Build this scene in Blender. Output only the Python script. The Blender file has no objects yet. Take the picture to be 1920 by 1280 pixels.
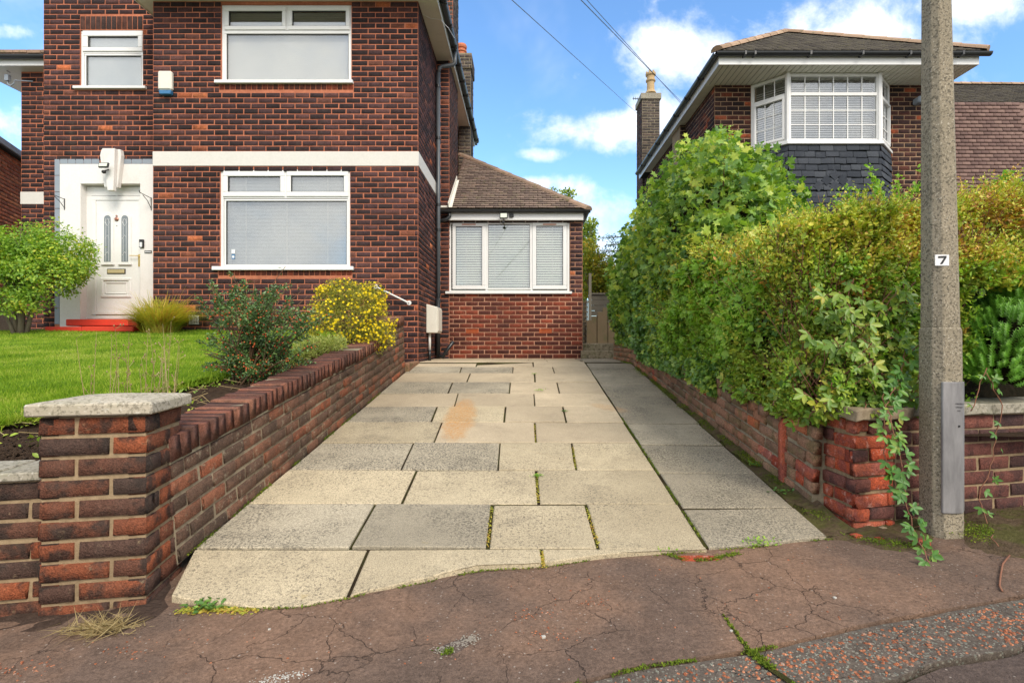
import bpy, math, random
import numpy as np
from mathutils import Vector, Matrix
random.seed(7); RNG = np.random.default_rng(11)
SC = bpy.context.scene
COL = SC.collection
R = math.radians

# ------------------------------------------------------------------ camera
FPX, VX, HY, ZC = 980.0, 985.0, 642.0, 1.15
cam_d = bpy.data.cameras.new('camera'); cam = bpy.data.objects.new('camera', cam_d); COL.objects.link(cam)
cam.location = (0, 0, ZC); cam.rotation_euler = (R(90), 0, 0)
cam_d.sensor_width = 36; cam_d.lens = 36 * FPX / 1920
cam_d.shift_x = -25 / 1920; cam_d.shift_y = 2 / 1920
cam_d.clip_end = 2000; cam_d.clip_start = .05
SC.camera = cam
SC.view_settings.view_transform = 'Standard'; SC.view_settings.look = 'None'
SC.view_settings.gamma = 1; SC.view_settings.use_curve_mapping = False
SC.view_settings.exposure = 1.10
SC.cycles.max_bounces = 6; SC.cycles.transparent_max_bounces = 8
SC.cycles.use_denoising = True

# ------------------------------------------------------------------ node helper
class NT:
    def __init__(s, tree): s.t = tree; tree.nodes.clear()
    def n(s, typ, ins=None, **kw):
        nd = s.t.nodes.new(typ)
        for k, v in kw.items(): setattr(nd, k, v)
        for k, v in (ins or {}).items():
            if hasattr(v, 'is_output'): s.t.links.new(v, nd.inputs[k])
            elif hasattr(v, 'outputs'): s.t.links.new(v.outputs[0], nd.inputs[k])
            else: nd.inputs[k].default_value = v
        return nd
    def math(s, op, a, b=0.0, c=None, clamp=False):
        i = {0: a, 1: b}
        if c is not None: i[2] = c
        return s.n('ShaderNodeMath', i, operation=op, use_clamp=clamp).outputs[0]
    def noise(s, vec, scale, detail=3, rough=.55, dist=0):
        return s.n('ShaderNodeTexNoise', {'Vector': vec, 'Scale': scale, 'Detail': detail, 'Roughness': rough, 'Distortion': dist}).outputs[0]
    def ramp(s, fac, stops, interp='LINEAR'):
        nd = s.n('ShaderNodeValToRGB', {0: fac}); cr = nd.color_ramp; cr.interpolation = interp
        while len(cr.elements) < len(stops): cr.elements.new(.5)
        for e, (p, c) in zip(cr.elements, stops):
            e.position = p
            e.color = (*c, 1) if hasattr(c, '__len__') else (c, c, c, 1)
        return nd.outputs[0]
    def mix(s, fac, a, b, mode='MIX'):
        def c(v): return (*v, 1) if isinstance(v, tuple) and len(v) == 3 else v
        return s.n('ShaderNodeMix', {0: fac, 6: c(a), 7: c(b)}, data_type='RGBA', blend_type=mode, clamp_factor=True).outputs[2]
    def smooth(s, v, a, b):
        return s.n('ShaderNodeMapRange', {0: v, 1: a, 2: b, 3: 0.0, 4: 1.0}, interpolation_type='SMOOTHSTEP').outputs[0]

# ------------------------------------------------------------------ world
SUN_EL, SUN_AZ = 42, 150        # azimuth clockwise from +Y (camera looks +Y): behind and to the right
w = bpy.data.worlds.new('World'); SC.world = w; w.use_nodes = True
N = NT(w.node_tree)
sky = N.n('ShaderNodeTexSky', sky_type='NISHITA', sun_disc=False, sun_elevation=R(SUN_EL), sun_rotation=R(SUN_AZ),
          altitude=50, air_density=1.1, dust_density=.15, ozone_density=3.0)
tc = N.n('ShaderNodeTexCoord').outputs['Generated']
sp = N.n('ShaderNodeSeparateXYZ', {0: tc})
dx, dy, dz = sp.outputs
ay = N.math('MAXIMUM', N.math('ABSOLUTE', dy), .18)
U = N.math('DIVIDE', dx, ay); V = N.math('DIVIDE', dz, ay)
P2 = N.n('ShaderNodeCombineXYZ', {0: U, 1: V, 2: 0.0}).outputs[0]
blobs = [(1560, 60, 250, 70), (1330, 105, 180, 60), (1130, 245, 150, 40), (1235, 215, 60, 45), (1840, 5, 260, 45), (1130, 400, 110, 50),
         (1070, 355, 60, 28), (1140, 450, 90, 70), (1030, 290, 50, 14), (10, 235, 90, 40), (20, 60, 60, 16), (1000, 345, 70, 14), (1600, -90, 420, 90), (600, -220, 500, 90)]
dens = None
wob = N.noise(P2, 5.5, 6, .62, .2)
wob2 = N.math('SUBTRACT', wob, .5)
for bx_, by_, rx_, ry_ in blobs:
    cu, cv = (bx_ - VX) / FPX, (HY - by_) / FPX
    a = N.math('DIVIDE', N.math('SUBTRACT', U, cu), rx_ / FPX)
    b = N.math('DIVIDE', N.math('SUBTRACT', V, cv), ry_ / FPX)
    d = N.math('ADD', N.math('MULTIPLY', a, a), N.math('MULTIPLY', b, b))
    g = N.math('SUBTRACT', 1.0, d)
    g = N.math('MAXIMUM', g, -1.2)
    dens = g if dens is None else N.math('SMOOTH_MAX', dens, g, .25)
wob3 = N.math('SUBTRACT', N.noise(P2, 17, 5, .65, .3), .5)
dens = N.math('ADD', dens, N.math('ADD', N.math('MULTIPLY', wob2, 6.5), N.math('MULTIPLY', wob3, 1.8)))
veil = N.math('MULTIPLY', N.smooth(N.noise(P2, 2.3, 5, .6, .4), .5, .85), .30)
mask = N.math('MAXIMUM', N.math('MULTIPLY', N.smooth(dens, -.6, 1.9), .93), veil)
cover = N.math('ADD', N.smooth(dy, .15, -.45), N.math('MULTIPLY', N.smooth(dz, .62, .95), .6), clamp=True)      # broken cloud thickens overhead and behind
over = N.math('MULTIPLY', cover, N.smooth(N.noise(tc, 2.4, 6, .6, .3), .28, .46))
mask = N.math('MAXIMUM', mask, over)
shade = N.ramp(N.noise(P2, 7, 5, .6), [(.3, (.66, .72, .82)), (.60, (.97, .985, 1.0))])
skyc = N.mix(1.0, sky.outputs[0], (.86, 1.08, 1.22), 'MULTIPLY')
cl = N.mix(1.0, shade, (7.2, 7.05, 6.85), 'MULTIPLY')
hz = N.smooth(dz, .35, -.02)
skyh = N.mix(N.math('MULTIPLY', hz, .35), skyc, (5.2, 6.2, 7.6))
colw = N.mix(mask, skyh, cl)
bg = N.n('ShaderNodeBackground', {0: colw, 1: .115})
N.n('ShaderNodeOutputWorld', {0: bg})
sd = bpy.data.lights.new('sun', 'SUN'); sd.energy = 1.5; sd.angle = R(24); sd.color = (1, .91, .78)
so = bpy.data.objects.new('sun', sd); COL.objects.link(so)
az, el = R(SUN_AZ), R(SUN_EL)
sdir = Vector((math.sin(az) * math.cos(el), math.cos(az) * math.cos(el), math.sin(el)))
so.rotation_euler = sdir.to_track_quat('Z', 'Y').to_euler(); so.location = (6, -8, 12)

# ------------------------------------------------------------------ geometry helpers
def X(px, Y): return (px - VX) / FPX * Y
def Z(py, Y): return ZC + (HY - py) / FPX * Y
def P(px, py, Y): return Vector((X(px, Y), Y, Z(py, Y)))
def drive_z(y): return ZC - 1.398 + .1367 * min(y, 8.05)
TH = R(11.7); SU = Vector((math.cos(TH), math.sin(TH), 0)); SN = Vector((math.sin(TH), -math.cos(TH), 0))   # along street, towards camera
def pave_z(x, y):
    return ZC - 1.114 + .0279 * ((x + 1.117) * SU.x + (y - 2.168) * SU.y)
def GP(px, py):      # point of the pavement plane seen at a place of the photograph
    a, b = (px - VX) / FPX, (HY - py) / FPX
    # ZC + b*Y = ZC-1.114+.0279*((aY+1.117)c+(Y-2.168)s)
    c, s = SU.x, SU.y
    Y = (-1.114 + .0279 * (1.117 * c - 2.168 * s)) / (b - .0279 * (a * c + s))
    return Vector((a * Y, Y, pave_z(a * Y, Y)))
def DP(px, py):      # point of the sloping drive
    Y = 1370.0 / (py - 508)
    if Y > 8.05: Y = 8.05 + (676.5 - py) * .35
    return Vector((X(px, Y), Y, drive_z(Y)))

def vnoise(p, scale=1.0, seed=0):
    p = np.asarray(p, float) * scale + seed * 17.13
    i = np.floor(p).astype(np.int64); f = p - i; f = f * f * (3 - 2 * f)
    def h(a, b, c):
        n = (a * 73856093) ^ (b * 19349663) ^ (c * 83492791)
        n = (n ^ (n >> 13)) * 1274126177 & 0x7fffffff
        return ((n ^ (n >> 16)) & 0xffff) / 65535.0
    r = 0
    for dx_ in (0, 1):
        for dy_ in (0, 1):
            for dz_ in (0, 1):
                wt = (f[..., 0] if dx_ else 1 - f[..., 0]) * (f[..., 1] if dy_ else 1 - f[..., 1]) * (f[..., 2] if dz_ else 1 - f[..., 2])
                r = r + wt * h(i[..., 0] + dx_, i[..., 1] + dy_, i[..., 2] + dz_)
    return r * 2 - 1

def np_mesh(name, verts, faces_list, mats, mat_idx=None):
    """faces_list: list of arrays (n,k)"""
    me = bpy.data.meshes.new(name)
    verts = np.asarray(verts, np.float32)
    me.vertices.add(len(verts)); me.vertices.foreach_set('co', verts.ravel())
    tot = sum(a.size for a in faces_list); nf = sum(len(a) for a in faces_list)
    me.loops.add(tot); me.polygons.add(nf)
    me.loops.foreach_set('vertex_index', np.concatenate([a.ravel() for a in faces_list]).astype(np.int32))
    st, c = [], 0
    for a in faces_list:
        st.append(c + np.arange(len(a)) * a.shape[1]); c += a.size
    me.polygons.foreach_set('loop_start', np.concatenate(st).astype(np.int32))
    for m in mats: me.materials.append(m)
    if mat_idx is not None: me.polygons.foreach_set('material_index', np.asarray(mat_idx, np.int32))
    me.update(calc_edges=True); me.validate()
    return me

def link(name, data, parent=None, kind=None):
    o = bpy.data.objects.new(name, data); COL.objects.link(o)
    if parent is not None:
        o.parent = parent; o.matrix_parent_inverse = WM[parent.name].inverted()
    WM[o.name] = Matrix.Identity(4)
    if kind: o['kind'] = kind
    return o
WM = {}
def thing(name, label, cat, loc=(0, 0, 0), group=None):
    o = bpy.data.objects.new(name, None); COL.objects.link(o); o.location = loc
    o.empty_display_size = .1
    WM[o.name] = Matrix.Translation(Vector(loc))
    o['label'] = label; o['category'] = cat
    if group: o['group'] = group
    return o
def tag(o, label, cat, group=None):
    o['label'] = label; o['category'] = cat
    if group: o['group'] = group
    return o

class MB:
    def __init__(s): s.v = []; s.f = []
    def add(s, vs, fs):
        b = len(s.v); s.v += [tuple(v) for v in vs]; s.f += [tuple(b + i for i in f) for f in fs]; return s
    def box(s, x0, x1, y0, y1, z0, z1):
        if x1 < x0: x0, x1 = x1, x0
        if y1 < y0: y0, y1 = y1, y0
        if z1 < z0: z0, z1 = z1, z0
        return s.add([(x0, y0, z0), (x1, y0, z0), (x1, y1, z0), (x0, y1, z0), (x0, y0, z1), (x1, y0, z1), (x1, y1, z1), (x0, y1, z1)],
                     [(0, 3, 2, 1), (4, 5, 6, 7), (0, 1, 5, 4), (1, 2, 6, 5), (2, 3, 7, 6), (3, 0, 4, 7)])
    def fbox(s, F, u0, u1, v0, v1, d0, d1):
        p = lambda u, v, d: F.p(u, v, d)
        return s.add([p(u0, v0, d1), p(u1, v0, d1), p(u1, v0, d0), p(u0, v0, d0), p(u0, v1, d1), p(u1, v1, d1), p(u1, v1, d0), p(u0, v1, d0)],
                     [(0, 3, 2, 1), (4, 5, 6, 7), (0, 1, 5, 4), (1, 2, 6, 5), (2, 3, 7, 6), (3, 0, 4, 7)])
    def prism(s, poly, d):
        """poly: list of 3-D points, d: extrusion vector"""
        n = len(poly); d = Vector(d)
        vs = [Vector(p) for p in poly] + [Vector(p) + d for p in poly]
        return s.add(vs, [tuple(range(n)), tuple(range(2 * n - 1, n - 1, -1))] + [(i, i + n, (i + 1) % n + n, (i + 1) % n) for i in range(n)])
    def tube(s, pts, r, seg=8, cap=True):
        pts = [Vector(p) for p in pts]
        rs = r if hasattr(r, '__len__') else [r] * len(pts)
        b0 = len(s.v); prev = None
        for i, p in enumerate(pts):
            t = (pts[min(i + 1, len(pts) - 1)] - pts[max(i - 1, 0)]).normalized()
            a = prev if prev is not None else (Vector((0, 0, 1)) if abs(t.z) < .9 else Vector((1, 0, 0)))
            n1 = (a - t * a.dot(t)).normalized(); n2 = t.cross(n1); prev = n1
            for k in range(seg):
                q = 2 * math.pi * k / seg
                s.v.append(tuple(p + (n1 * math.cos(q) + n2 * math.sin(q)) * rs[i]))
        for i in range(len(pts) - 1):
            for k in range(seg):
                a0, a1 = b0 + i * seg + k, b0 + i * seg + (k + 1) % seg
                s.f.append((a0, a1, a1 + seg, a0 + seg))
        if cap:
            s.f.append(tuple(b0 + k for k in range(seg))[::-1]); e = b0 + (len(pts) - 1) * seg
            s.f.append(tuple(e + k for k in range(seg)))
        return s
    def lathe(s, c, prof, seg=14, axis='z'):
        c = Vector(c); b0 = len(s.v)
        for (r, h) in prof:
            for k in range(seg):
                q = 2 * math.pi * k / seg
                o = Vector((r * math.cos(q), r * math.sin(q), h)) if axis == 'z' else Vector((r * math.cos(q), -h, r * math.sin(q)))
                s.v.append(tuple(c + o))
        for i in range(len(prof) - 1):
            for k in range(seg):
                a0, a1 = b0 + i * seg + k, b0 + i * seg + (k + 1) % seg
                s.f.append((a0, a1, a1 + seg, a0 + seg))
        s.f.append(tuple(b0 + k for k in range(seg))[::-1]); e = b0 + (len(prof) - 1) * seg
        s.f.append(tuple(e + k for k in range(seg)))
        return s
    def build(s, name, m, parent=None, kind=None, bevel=0, smooth=False):
        me = bpy.data.meshes.new(name); me.from_pydata(s.v, [], s.f); me.materials.append(m); me.update()
        import bmesh
        bm = bmesh.new(); bm.from_mesh(me); bmesh.ops.recalc_face_normals(bm, faces=bm.faces)
        if bevel:
            bmesh.ops.bevel(bm, geom=[e for e in bm.edges if e.is_manifold and e.calc_face_angle(0) > .6], offset=bevel, segments=1, affect='EDGES', clamp_overlap=True)
        bm.to_mesh(me); bm.free()
        if smooth:
            me.polygons.foreach_set('use_smooth', [True] * len(me.polygons)); me.update()
        return link(name, me, parent, kind)

class Frame:
    def __init__(s, O, U, V, N): s.O, s.U, s.V, s.N = Vector(O), Vector(U).normalized(), Vector(V).normalized(), Vector(N).normalized()
    def p(s, u, v, d=0): return s.O + s.U * u + s.V * v + s.N * d
def front(Y): return Frame((0, Y, 0), (1, 0, 0), (0, 0, 1), (0, -1, 0))     # u = world x, v = world z

# ------------------------------------------------------------------ materials
def new_mat(name):
    m = bpy.data.materials.new(name); m.use_nodes = True; return m, NT(m.node_tree)
def finish(N, col, rough=.8, bump=None, bstr=.3, bdist=.01, spec=.35, metal=0, extra=None):
    ins = {'Base Color': col if hasattr(col, 'is_output') else (*col, 1), 'Roughness': rough, 'Metallic': metal, 'Specular IOR Level': spec}
    ins.update(extra or {})
    b = N.n('ShaderNodeBsdfPrincipled', ins)
    if bump is not None:
        bn = N.n('ShaderNodeBump', {'Height': bump, 'Strength': bstr, 'Distance': bdist}); N.t.links.new(bn.outputs[0], b.inputs['Normal'])
    N.n('ShaderNodeOutputMaterial', {0: b}); return b
def rnd(N):
    a = N.n('ShaderNodeNewGeometry').outputs['Random Per Island']; b = N.n('ShaderNodeObjectInfo').outputs['Random']
    return N.math('FRACT', N.math('ADD', a, b))
def pos(N): return N.n('ShaderNodeNewGeometry').outputs['Position']

def m_brick(name, stops, patch=(.03, .018, .016), amt=.5, wear=(.35, .3, .25), wamt=.12, scale=9, wt=.62):
    m, N = new_mat(name); p = pos(N); r = rnd(N)
    base = N.ramp(r, stops, 'LINEAR')
    r3 = N.n('ShaderNodeCombineXYZ', {0: N.math('MULTIPLY', r, 37.0), 1: N.math('MULTIPLY', r, 91.0), 2: 0.0}).outputs[0]
    q = N.n('ShaderNodeVectorMath', {0: p, 1: r3}, operation='ADD').outputs[0]
    n1 = N.smooth(N.noise(q, scale, 4, .6), .46, .62)
    c = N.mix(N.math('MULTIPLY', n1, amt), base, patch)
    n2 = N.noise(p, 160, 2, .6)
    c = N.mix(.8, c, N.ramp(n2, [(.3, .5), (.7, 1.55)]), 'MULTIPLY')
    c = N.mix(.6, c, N.ramp(N.noise(p, 42, 5, .75), [(.3, .6), (.7, 1.4)]), 'MULTIPLY')
    n3 = N.smooth(N.noise(p, 23, 5, .7), wt, wt + .10)
    c = N.mix(N.math('MULTIPLY', n3, wamt), c, wear)
    c = N.mix(1.0, c, N.ramp(N.noise(p, .9, 4, .6), [(.3, .74), (.7, 1.3)]), 'MULTIPLY')
    c = N.mix(N.math('MULTIPLY', N.smooth(N.noise(N.n('ShaderNodeMapping', {0: p, 3: (3, 3, .5)}).outputs[0], 1.0, 4, .7), .52, .75), .35), c, (.10, .075, .06))
    finish(N, c, .92, N.math('ADD', n2, N.math('MULTIPLY', N.noise(p, 38, 5, .7), 2.0)), .9, .007, .2); return m
def m_mortar(name, a, b, sc=30, rough=.95):
    m, N = new_mat(name); p = pos(N)
    c = N.ramp(N.noise(p, sc, 5, .7), [(.3, a), (.7, b)])
    c = N.mix(.7, c, N.ramp(N.noise(p, 1.3, 4), [(.3, .6), (.7, 1.25)]), 'MULTIPLY')
    finish(N, c, rough, N.noise(p, 180, 2), .4, .005, .15); return m
def m_plain(name, col, rough=.5, spec=.4, dirt=.1, dcol=(.25, .22, .17), dscale=3, metal=0, bs=.05):
    m, N = new_mat(name); p = pos(N)
    n = N.smooth(N.noise(p, dscale, 6, .7), .45, .8)
    c = N.mix(N.math('MULTIPLY', n, dirt), col, dcol)
    c = N.mix(.25, c, N.ramp(N.noise(p, 40, 3), [(.3, .85), (.7, 1.12)]), 'MULTIPLY')
    finish(N, c, rough, N.noise(p, 90, 2), bs, .004, spec, metal); return m
def m_leaf(name, stops, rough=.45, trans=.35, spec=.35, vary=.3, nscale=2.5):
    m, N = new_mat(name); p = pos(N); r = rnd(N)
    big = N.noise(p, nscale, 3, .6)
    f = N.math('ADD', N.math('MULTIPLY', r, .62), N.math('MULTIPLY', N.smooth(big, .3, .7), .38))
    c = N.ramp(f, stops)
    c = N.mix(vary, c, N.ramp(N.noise(p, 60, 2), [(.3, .6), (.7, 1.35)]), 'MULTIPLY')
    b = N.n('ShaderNodeBsdfPrincipled', {'Base Color': c, 'Roughness': rough, 'Specular IOR Level': spec})
    tl = N.n('ShaderNodeBsdfTranslucent', {0: N.mix(1.0, c, (1.25, 1.35, .6), 'MULTIPLY')})
    mx = N.n('ShaderNodeMixShader', {0: trans, 1: b, 2: tl}); N.n('ShaderNodeOutputMaterial', {0: mx}); return m

DK = (.018, .013, .013)
M = {}
M['brick'] = m_brick('house brick', [(0, (.030, .021, .022)), (.3, (.042, .026, .027)), (.6, (.060, .033, .034)), (.85, (.085, .043, .042)), (.95, (.115, .052, .045)), (.978, (.15, .06, .04)), (.988, (.42, .12, .05)), (1, (.46, .15, .065))], DK, .35, (.26, .11, .07), .14)
M['brick_grey'] = m_brick('sooty brick', [(0, (.06, .052, .048)), (.6, (.10, .085, .075)), (1, (.15, .11, .09))], (.035, .032, .03), .5)
M['brick_side'] = m_brick('weathered side brick', [(0, (.05, .035, .033)), (.5, (.08, .045, .038)), (1, (.12, .05, .036))], DK, .4)
M['brick_red'] = m_brick('extension brick', [(0, (.07, .025, .020)), (.4, (.105, .033, .024)), (.75, (.16, .042, .026)), (1, (.24, .055, .03))], (.05, .022, .02), .4, (.34, .2, .15), .2)
M['brick_pier'] = m_brick('pier brick', [(0, (.060, .038, .030)), (.35, (.095, .048, .034)), (.6, (.16, .056, .030)), (.85, (.24, .068, .030)), (1, (.30, .088, .038))], (.032, .024, .020), .85, (.36, .27, .16), .35, 9, .60)
M['brick_wall'] = m_brick('garden wall brick', [(0, (.095, .060, .042)), (.5, (.145, .082, .055)), (.85, (.20, .088, .052)), (1, (.30, .092, .045))], (.06, .042, .030), .5, (.34, .29, .20), .5, 9, .56)
M['coping_brick'] = m_brick('coping brick', [(0, (.11, .055, .042)), (.4, (.17, .07, .048)), (.8, (.22, .085, .055)), (1, (.26, .12, .075))], (.07, .045, .036), .5, (.4, .33, .25), .2, 11)
M['brick_old'] = m_brick('old boundary brick', [(0, (.16, .10, .065)), (.4, (.25, .13, .08)), (.75, (.27, .155, .10)), (.95, (.32, .14, .08)), (1, (.42, .12, .05))], (.12, .105, .045), .6, (.42, .36, .27), .3, 7)
M['brick_raw'] = m_brick('bright spalled brick', [(0, (.26, .05, .026)), (.5, (.40, .075, .03)), (1, (.36, .12, .075))], (.17, .06, .055), .6, (.54, .34, .28), .55, 12, .56)
M['brick_front'] = m_brick('front wall brick', [(0, (.075, .040, .036)), (.5, (.14, .055, .045)), (1, (.2, .075, .055))], (.04, .028, .028), .6)
M['brick_right'] = m_brick('neighbour brick', [(0, (.026, .017, .017)), (.5, (.050, .023, .020)), (.9, (.10, .033, .022)), (1, (.35, .085, .035))], DK, .5)
M['brick_orange'] = m_brick('orange brick', [(0, (.30, .10, .055)), (.5, (.45, .15, .07)), (1, (.58, .24, .11))], (.10, .04, .03), .5)
M['mortar'] = m_mortar('terracotta mortar', (.38, .125, .07), (.53, .20, .115))
M['mortar_pale'] = m_mortar('pale orange mortar', (.36, .17, .10), (.52, .29, .20))
M['mortar_sand'] = m_mortar('sandy mortar', (.22, .17, .11), (.38, .31, .21))
M['mortar_grey'] = m_mortar('grey mortar', (.19, .16, .105), (.34, .29, .20))
M['mortar_tan'] = m_mortar('tan mortar', (.22, .155, .09), (.36, .265, .16))
M['upvc'] = m_plain('white plastic', (.75, .745, .73), .3, .5, .14, (.45, .43, .38), 4)
M['upvc_old'] = m_plain('cream board', (.72, .69, .60), .45, .4, .25, (.38, .33, .22), 3)
M['render'] = m_plain('white masonry paint', (.74, .725, .70), .7, .3, .3, (.5, .43, .36), 2.2, bs=.2)
M['render_cream'] = m_plain('cream masonry paint', (.64, .62, .575), .7, .3, .25, (.5, .45, .36), 2.2, bs=.2)
M['quoin'] = m_plain('grey painted stone', (.26, .30, .35), .6, .3, .2, (.4, .38, .36))
M['red_paint'] = m_plain('red step paint', (.62, .05, .025), .65, .3, .45, (.4, .06, .04))
M['black'] = m_plain('black plastic', (.018, .020, .022), .35, .5, .15, (.08, .08, .08))
M['iron'] = m_plain('black iron', (.012, .012, .012), .5, .5, 0)
M['grey_metal'] = m_plain('pipe grey', (.07, .08, .09), .4, .5, .3, (.15, .15, .14))
M['brass'] = m_plain('brass', (.75, .55, .22), .3, .5, .05, metal=.6)
M['gold_satin'] = m_plain('satin gold', (.62, .52, .30), .45, .5, .05, metal=.3)
M['blue'] = m_plain('blue plastic', (.03, .16, .34), .4, .5, .05)
M['cream_box'] = m_plain('cream box', (.72, .69, .60), .45, .4, .15)
M['led'] = m_plain('pale lens', (.62, .66, .55), .2, .5, 0)
M['terracotta'] = m_plain('terracotta', (.50, .16, .075), .7, .3, .2, (.3, .15, .1))
M['buff'] = m_plain('buff clay', (.48, .34, .18), .8, .2, .4, (.2, .15, .09), 12)
M['timber'] = m_plain('weathered timber', (.12, .09, .055), .85, .2, .7, (.055, .07, .025), 5, bs=.4)
M['timber_grey'] = m_plain('grey timber', (.17, .155, .125), .85, .2, .5, (.1, .1, .06), 5, bs=.4)
M['white_rod'] = m_plain('white rod', (.74, .73, .70), .35, .5, .1)
M['sandstone'] = m_mortar('weathered sandstone', (.16, .12, .075), (.36, .29, .20), 14)
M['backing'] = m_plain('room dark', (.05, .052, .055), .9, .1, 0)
M['room'] = m_plain('room pale', (.42, .44, .46), .9, .1, 0)
M['roller'] = m_plain('roller blind', (.66, .665, .66), .9, .1, 0)
M['obscure'] = m_plain('frosted film', (.55, .59, .62), .6, .3, 0)
M['olive'] = m_plain('olive blind', (.17, .17, .09), .8, .1, 0)
M['slat3'] = m_plain('grey blind slat', (.52, .55, .58), .5, .3, 0)
M['slat'] = m_plain('blind slat', (.70, .72, .735), .5, .3, 0)
M['slat2'] = m_plain('pale green blind slat', (.80, .87, .78), .5, .3, 0)

def m_glass(name, refl=.35, tint=(.93, .93, .91), rough=.0):
    m, N = new_mat(name)
    g = N.n('ShaderNodeBsdfGlossy', {0: (.95, .97, 1, 1), 'Roughness': rough})
    t = N.n('ShaderNodeBsdfTransparent', {0: (*tint, 1)})
    fr = N.n('ShaderNodeLayerWeight', {0: .25}).outputs[0]
    f = N.math('ADD', N.math('MULTIPLY', fr, .6), refl, clamp=True)
    N.n('ShaderNodeOutputMaterial', {0: N.n('ShaderNodeMixShader', {0: f, 1: t, 2: g})}); return m
M['glass'] = m_glass('window glass', .13)
M['glass_lead'] = m_plain('leaded glass', (.17, .20, .22), .25, .6, .3, (.3, .33, .35), 30, bs=.6)

def m_tile(name, stops, lichen=(.22, .21, .10), lam=.35):
    m, N = new_mat(name); p = pos(N); r = rnd(N)
    c = N.ramp(r, stops)
    n = N.smooth(N.noise(p, 9, 5, .7), .52, .66)
    c = N.mix(N.math('MULTIPLY', n, lam), c, lichen)
    c = N.mix(.5, c, N.ramp(N.noise(p, 70, 3), [(.3, .6), (.7, 1.3)]), 'MULTIPLY')
    finish(N, c, .9, N.noise(p, 120, 2), .4, .005, .2); return m
M['tile'] = m_tile('brown roof tile', [(0, (.14, .10, .085)), (.6, (.21, .155, .125)), (1, (.27, .19, .15))])
M['tile_dark'] = m_tile('dark roof tile', [(0, (.055, .048, .042)), (1, (.10, .088, .07))], (.13, .12, .05), .3)
M['tile_plum'] = m_tile('plum wall tile', [(0, (.13, .082, .072)), (.5, (.175, .110, .095)), (1, (.225, .146, .122))], (.2, .16, .12), .1)
M['tile_black'] = m_tile('black painted slate', [(0, (.032, .037, .047)), (.6, (.048, .054, .066)), (1, (.07, .077, .09))], (.08, .085, .095), .3)
M['ridge'] = m_tile('clay ridge', [(0, (.24, .17, .125)), (1, (.36, .24, .17))], (.13, .125, .06), .6)
M['ridge_pale'] = m_tile('pale clay ridge', [(0, (.30, .20, .13)), (1, (.45, .31, .21))], (.2, .18, .10), .6)
M['soffit'] = m_plain('soffit board', (.76, .76, .68), .5, .4, .25, (.38, .37, .25), 5)

def m_slab(name, a, b, spk, samt, thr=(.56, .60), sscale=75, big=.35):
    m, N = new_mat(name); p = pos(N); r = N.n('ShaderNodeObjectInfo').outputs['Random']
    c = N.ramp(N.noise(p, 2.0, 5, .65), [(.25, a), (.75, b)])
    c = N.mix(1.0, c, N.ramp(r, [(0, .84), (1, 1.10)]), 'MULTIPLY')
    reg = N.smooth(N.noise(p, 1.7, 4, .65), .30, .62)
    s1 = N.smooth(N.noise(p, sscale, 3, .75), *thr)
    s2 = N.smooth(N.noise(p, sscale * 2.7, 2, .6), .52, .62)
    c = N.mix(N.math('MULTIPLY', N.math('MULTIPLY', s1, reg), samt), c, spk)
    c = N.mix(N.math('MULTIPLY', s2, samt * .6), c, spk)
    c = N.mix(N.math('MULTIPLY', N.smooth(N.noise(p, 3.3, 5, .7), .5, .75), .4), c, spk)
    c = N.mix(.8, c, N.ramp(N.noise(p, 210, 3, .7), [(.3, .55), (.7, 1.4)]), 'MULTIPLY')
    c = N.mix(N.math('MULTIPLY', N.smooth(N.noise(p, 14, 4, .7), .66, .74), .35), c, (.40, .29, .10))
    c = N.mix(1.0, c, N.ramp(N.noise(p, .8, 5, .65), [(.3, .80), (.7, 1.14)]), 'MULTIPLY')
    c = N.mix(N.math('MULTIPLY', N.smooth(N.noise(p, 28, 5, .8), .60, .70), .5), c, spk)
    # rust stains left on the slabs
    sx = N.n('ShaderNodeSeparateXYZ', {0: p})
    wv = N.math('MULTIPLY', N.math('SUBTRACT', N.noise(p, 6, 6, .75), .5), 1.6)
    def blob(cx, cy, rx, ry, skew=0):
        yy = N.math('SUBTRACT', sx.outputs[1], cy)
        xx = N.math('SUBTRACT', N.math('SUBTRACT', sx.outputs[0], cx), N.math('MULTIPLY', yy, skew))
        a_ = N.math('DIVIDE', xx, rx); b_ = N.math('DIVIDE', yy, ry)
        return N.smooth(N.math('ADD', N.math('ADD', N.math('MULTIPLY', a_, a_), N.math('MULTIPLY', b_, b_)), wv), 1.25, .35)
    st = N.math('MAXIMUM', blob(-.625, 5.0, .16, .72, -.03), N.math('MULTIPLY', blob(.86, 5.35, .14, .2, -.6), .45))
    st = N.math('MULTIPLY', st, N.smooth(N.noise(p, 50, 4, .8), .25, .75))
    st = N.math('MULTIPLY', st, 1.0)
    c = N.mix(st, c, (.46, .215, .05))
    finish(N, c, .88, N.math('ADD', N.math('MULTIPLY', s1, -.6), N.noise(p, 150, 2)), .4, .004, .25); return m
M['slab_cream'] = m_slab('cream paving', (.44, .36, .235), (.57, .475, .315), (.13, .11, .08), .8, (.535, .60))
M['slab_mid'] = m_slab('speckled paving', (.39, .335, .24), (.485, .42, .305), (.09, .08, .064), .85, (.48, .57))
M['slab_grey'] = m_slab('grey paving', (.35, .30, .215), (.44, .38, .28), (.10, .09, .07), .85, (.47, .57), 85)
M['slab_far'] = m_slab('worn cream paving', (.46, .37, .25), (.56, .455, .31), (.26, .21, .15), .5, (.56, .63))

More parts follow.
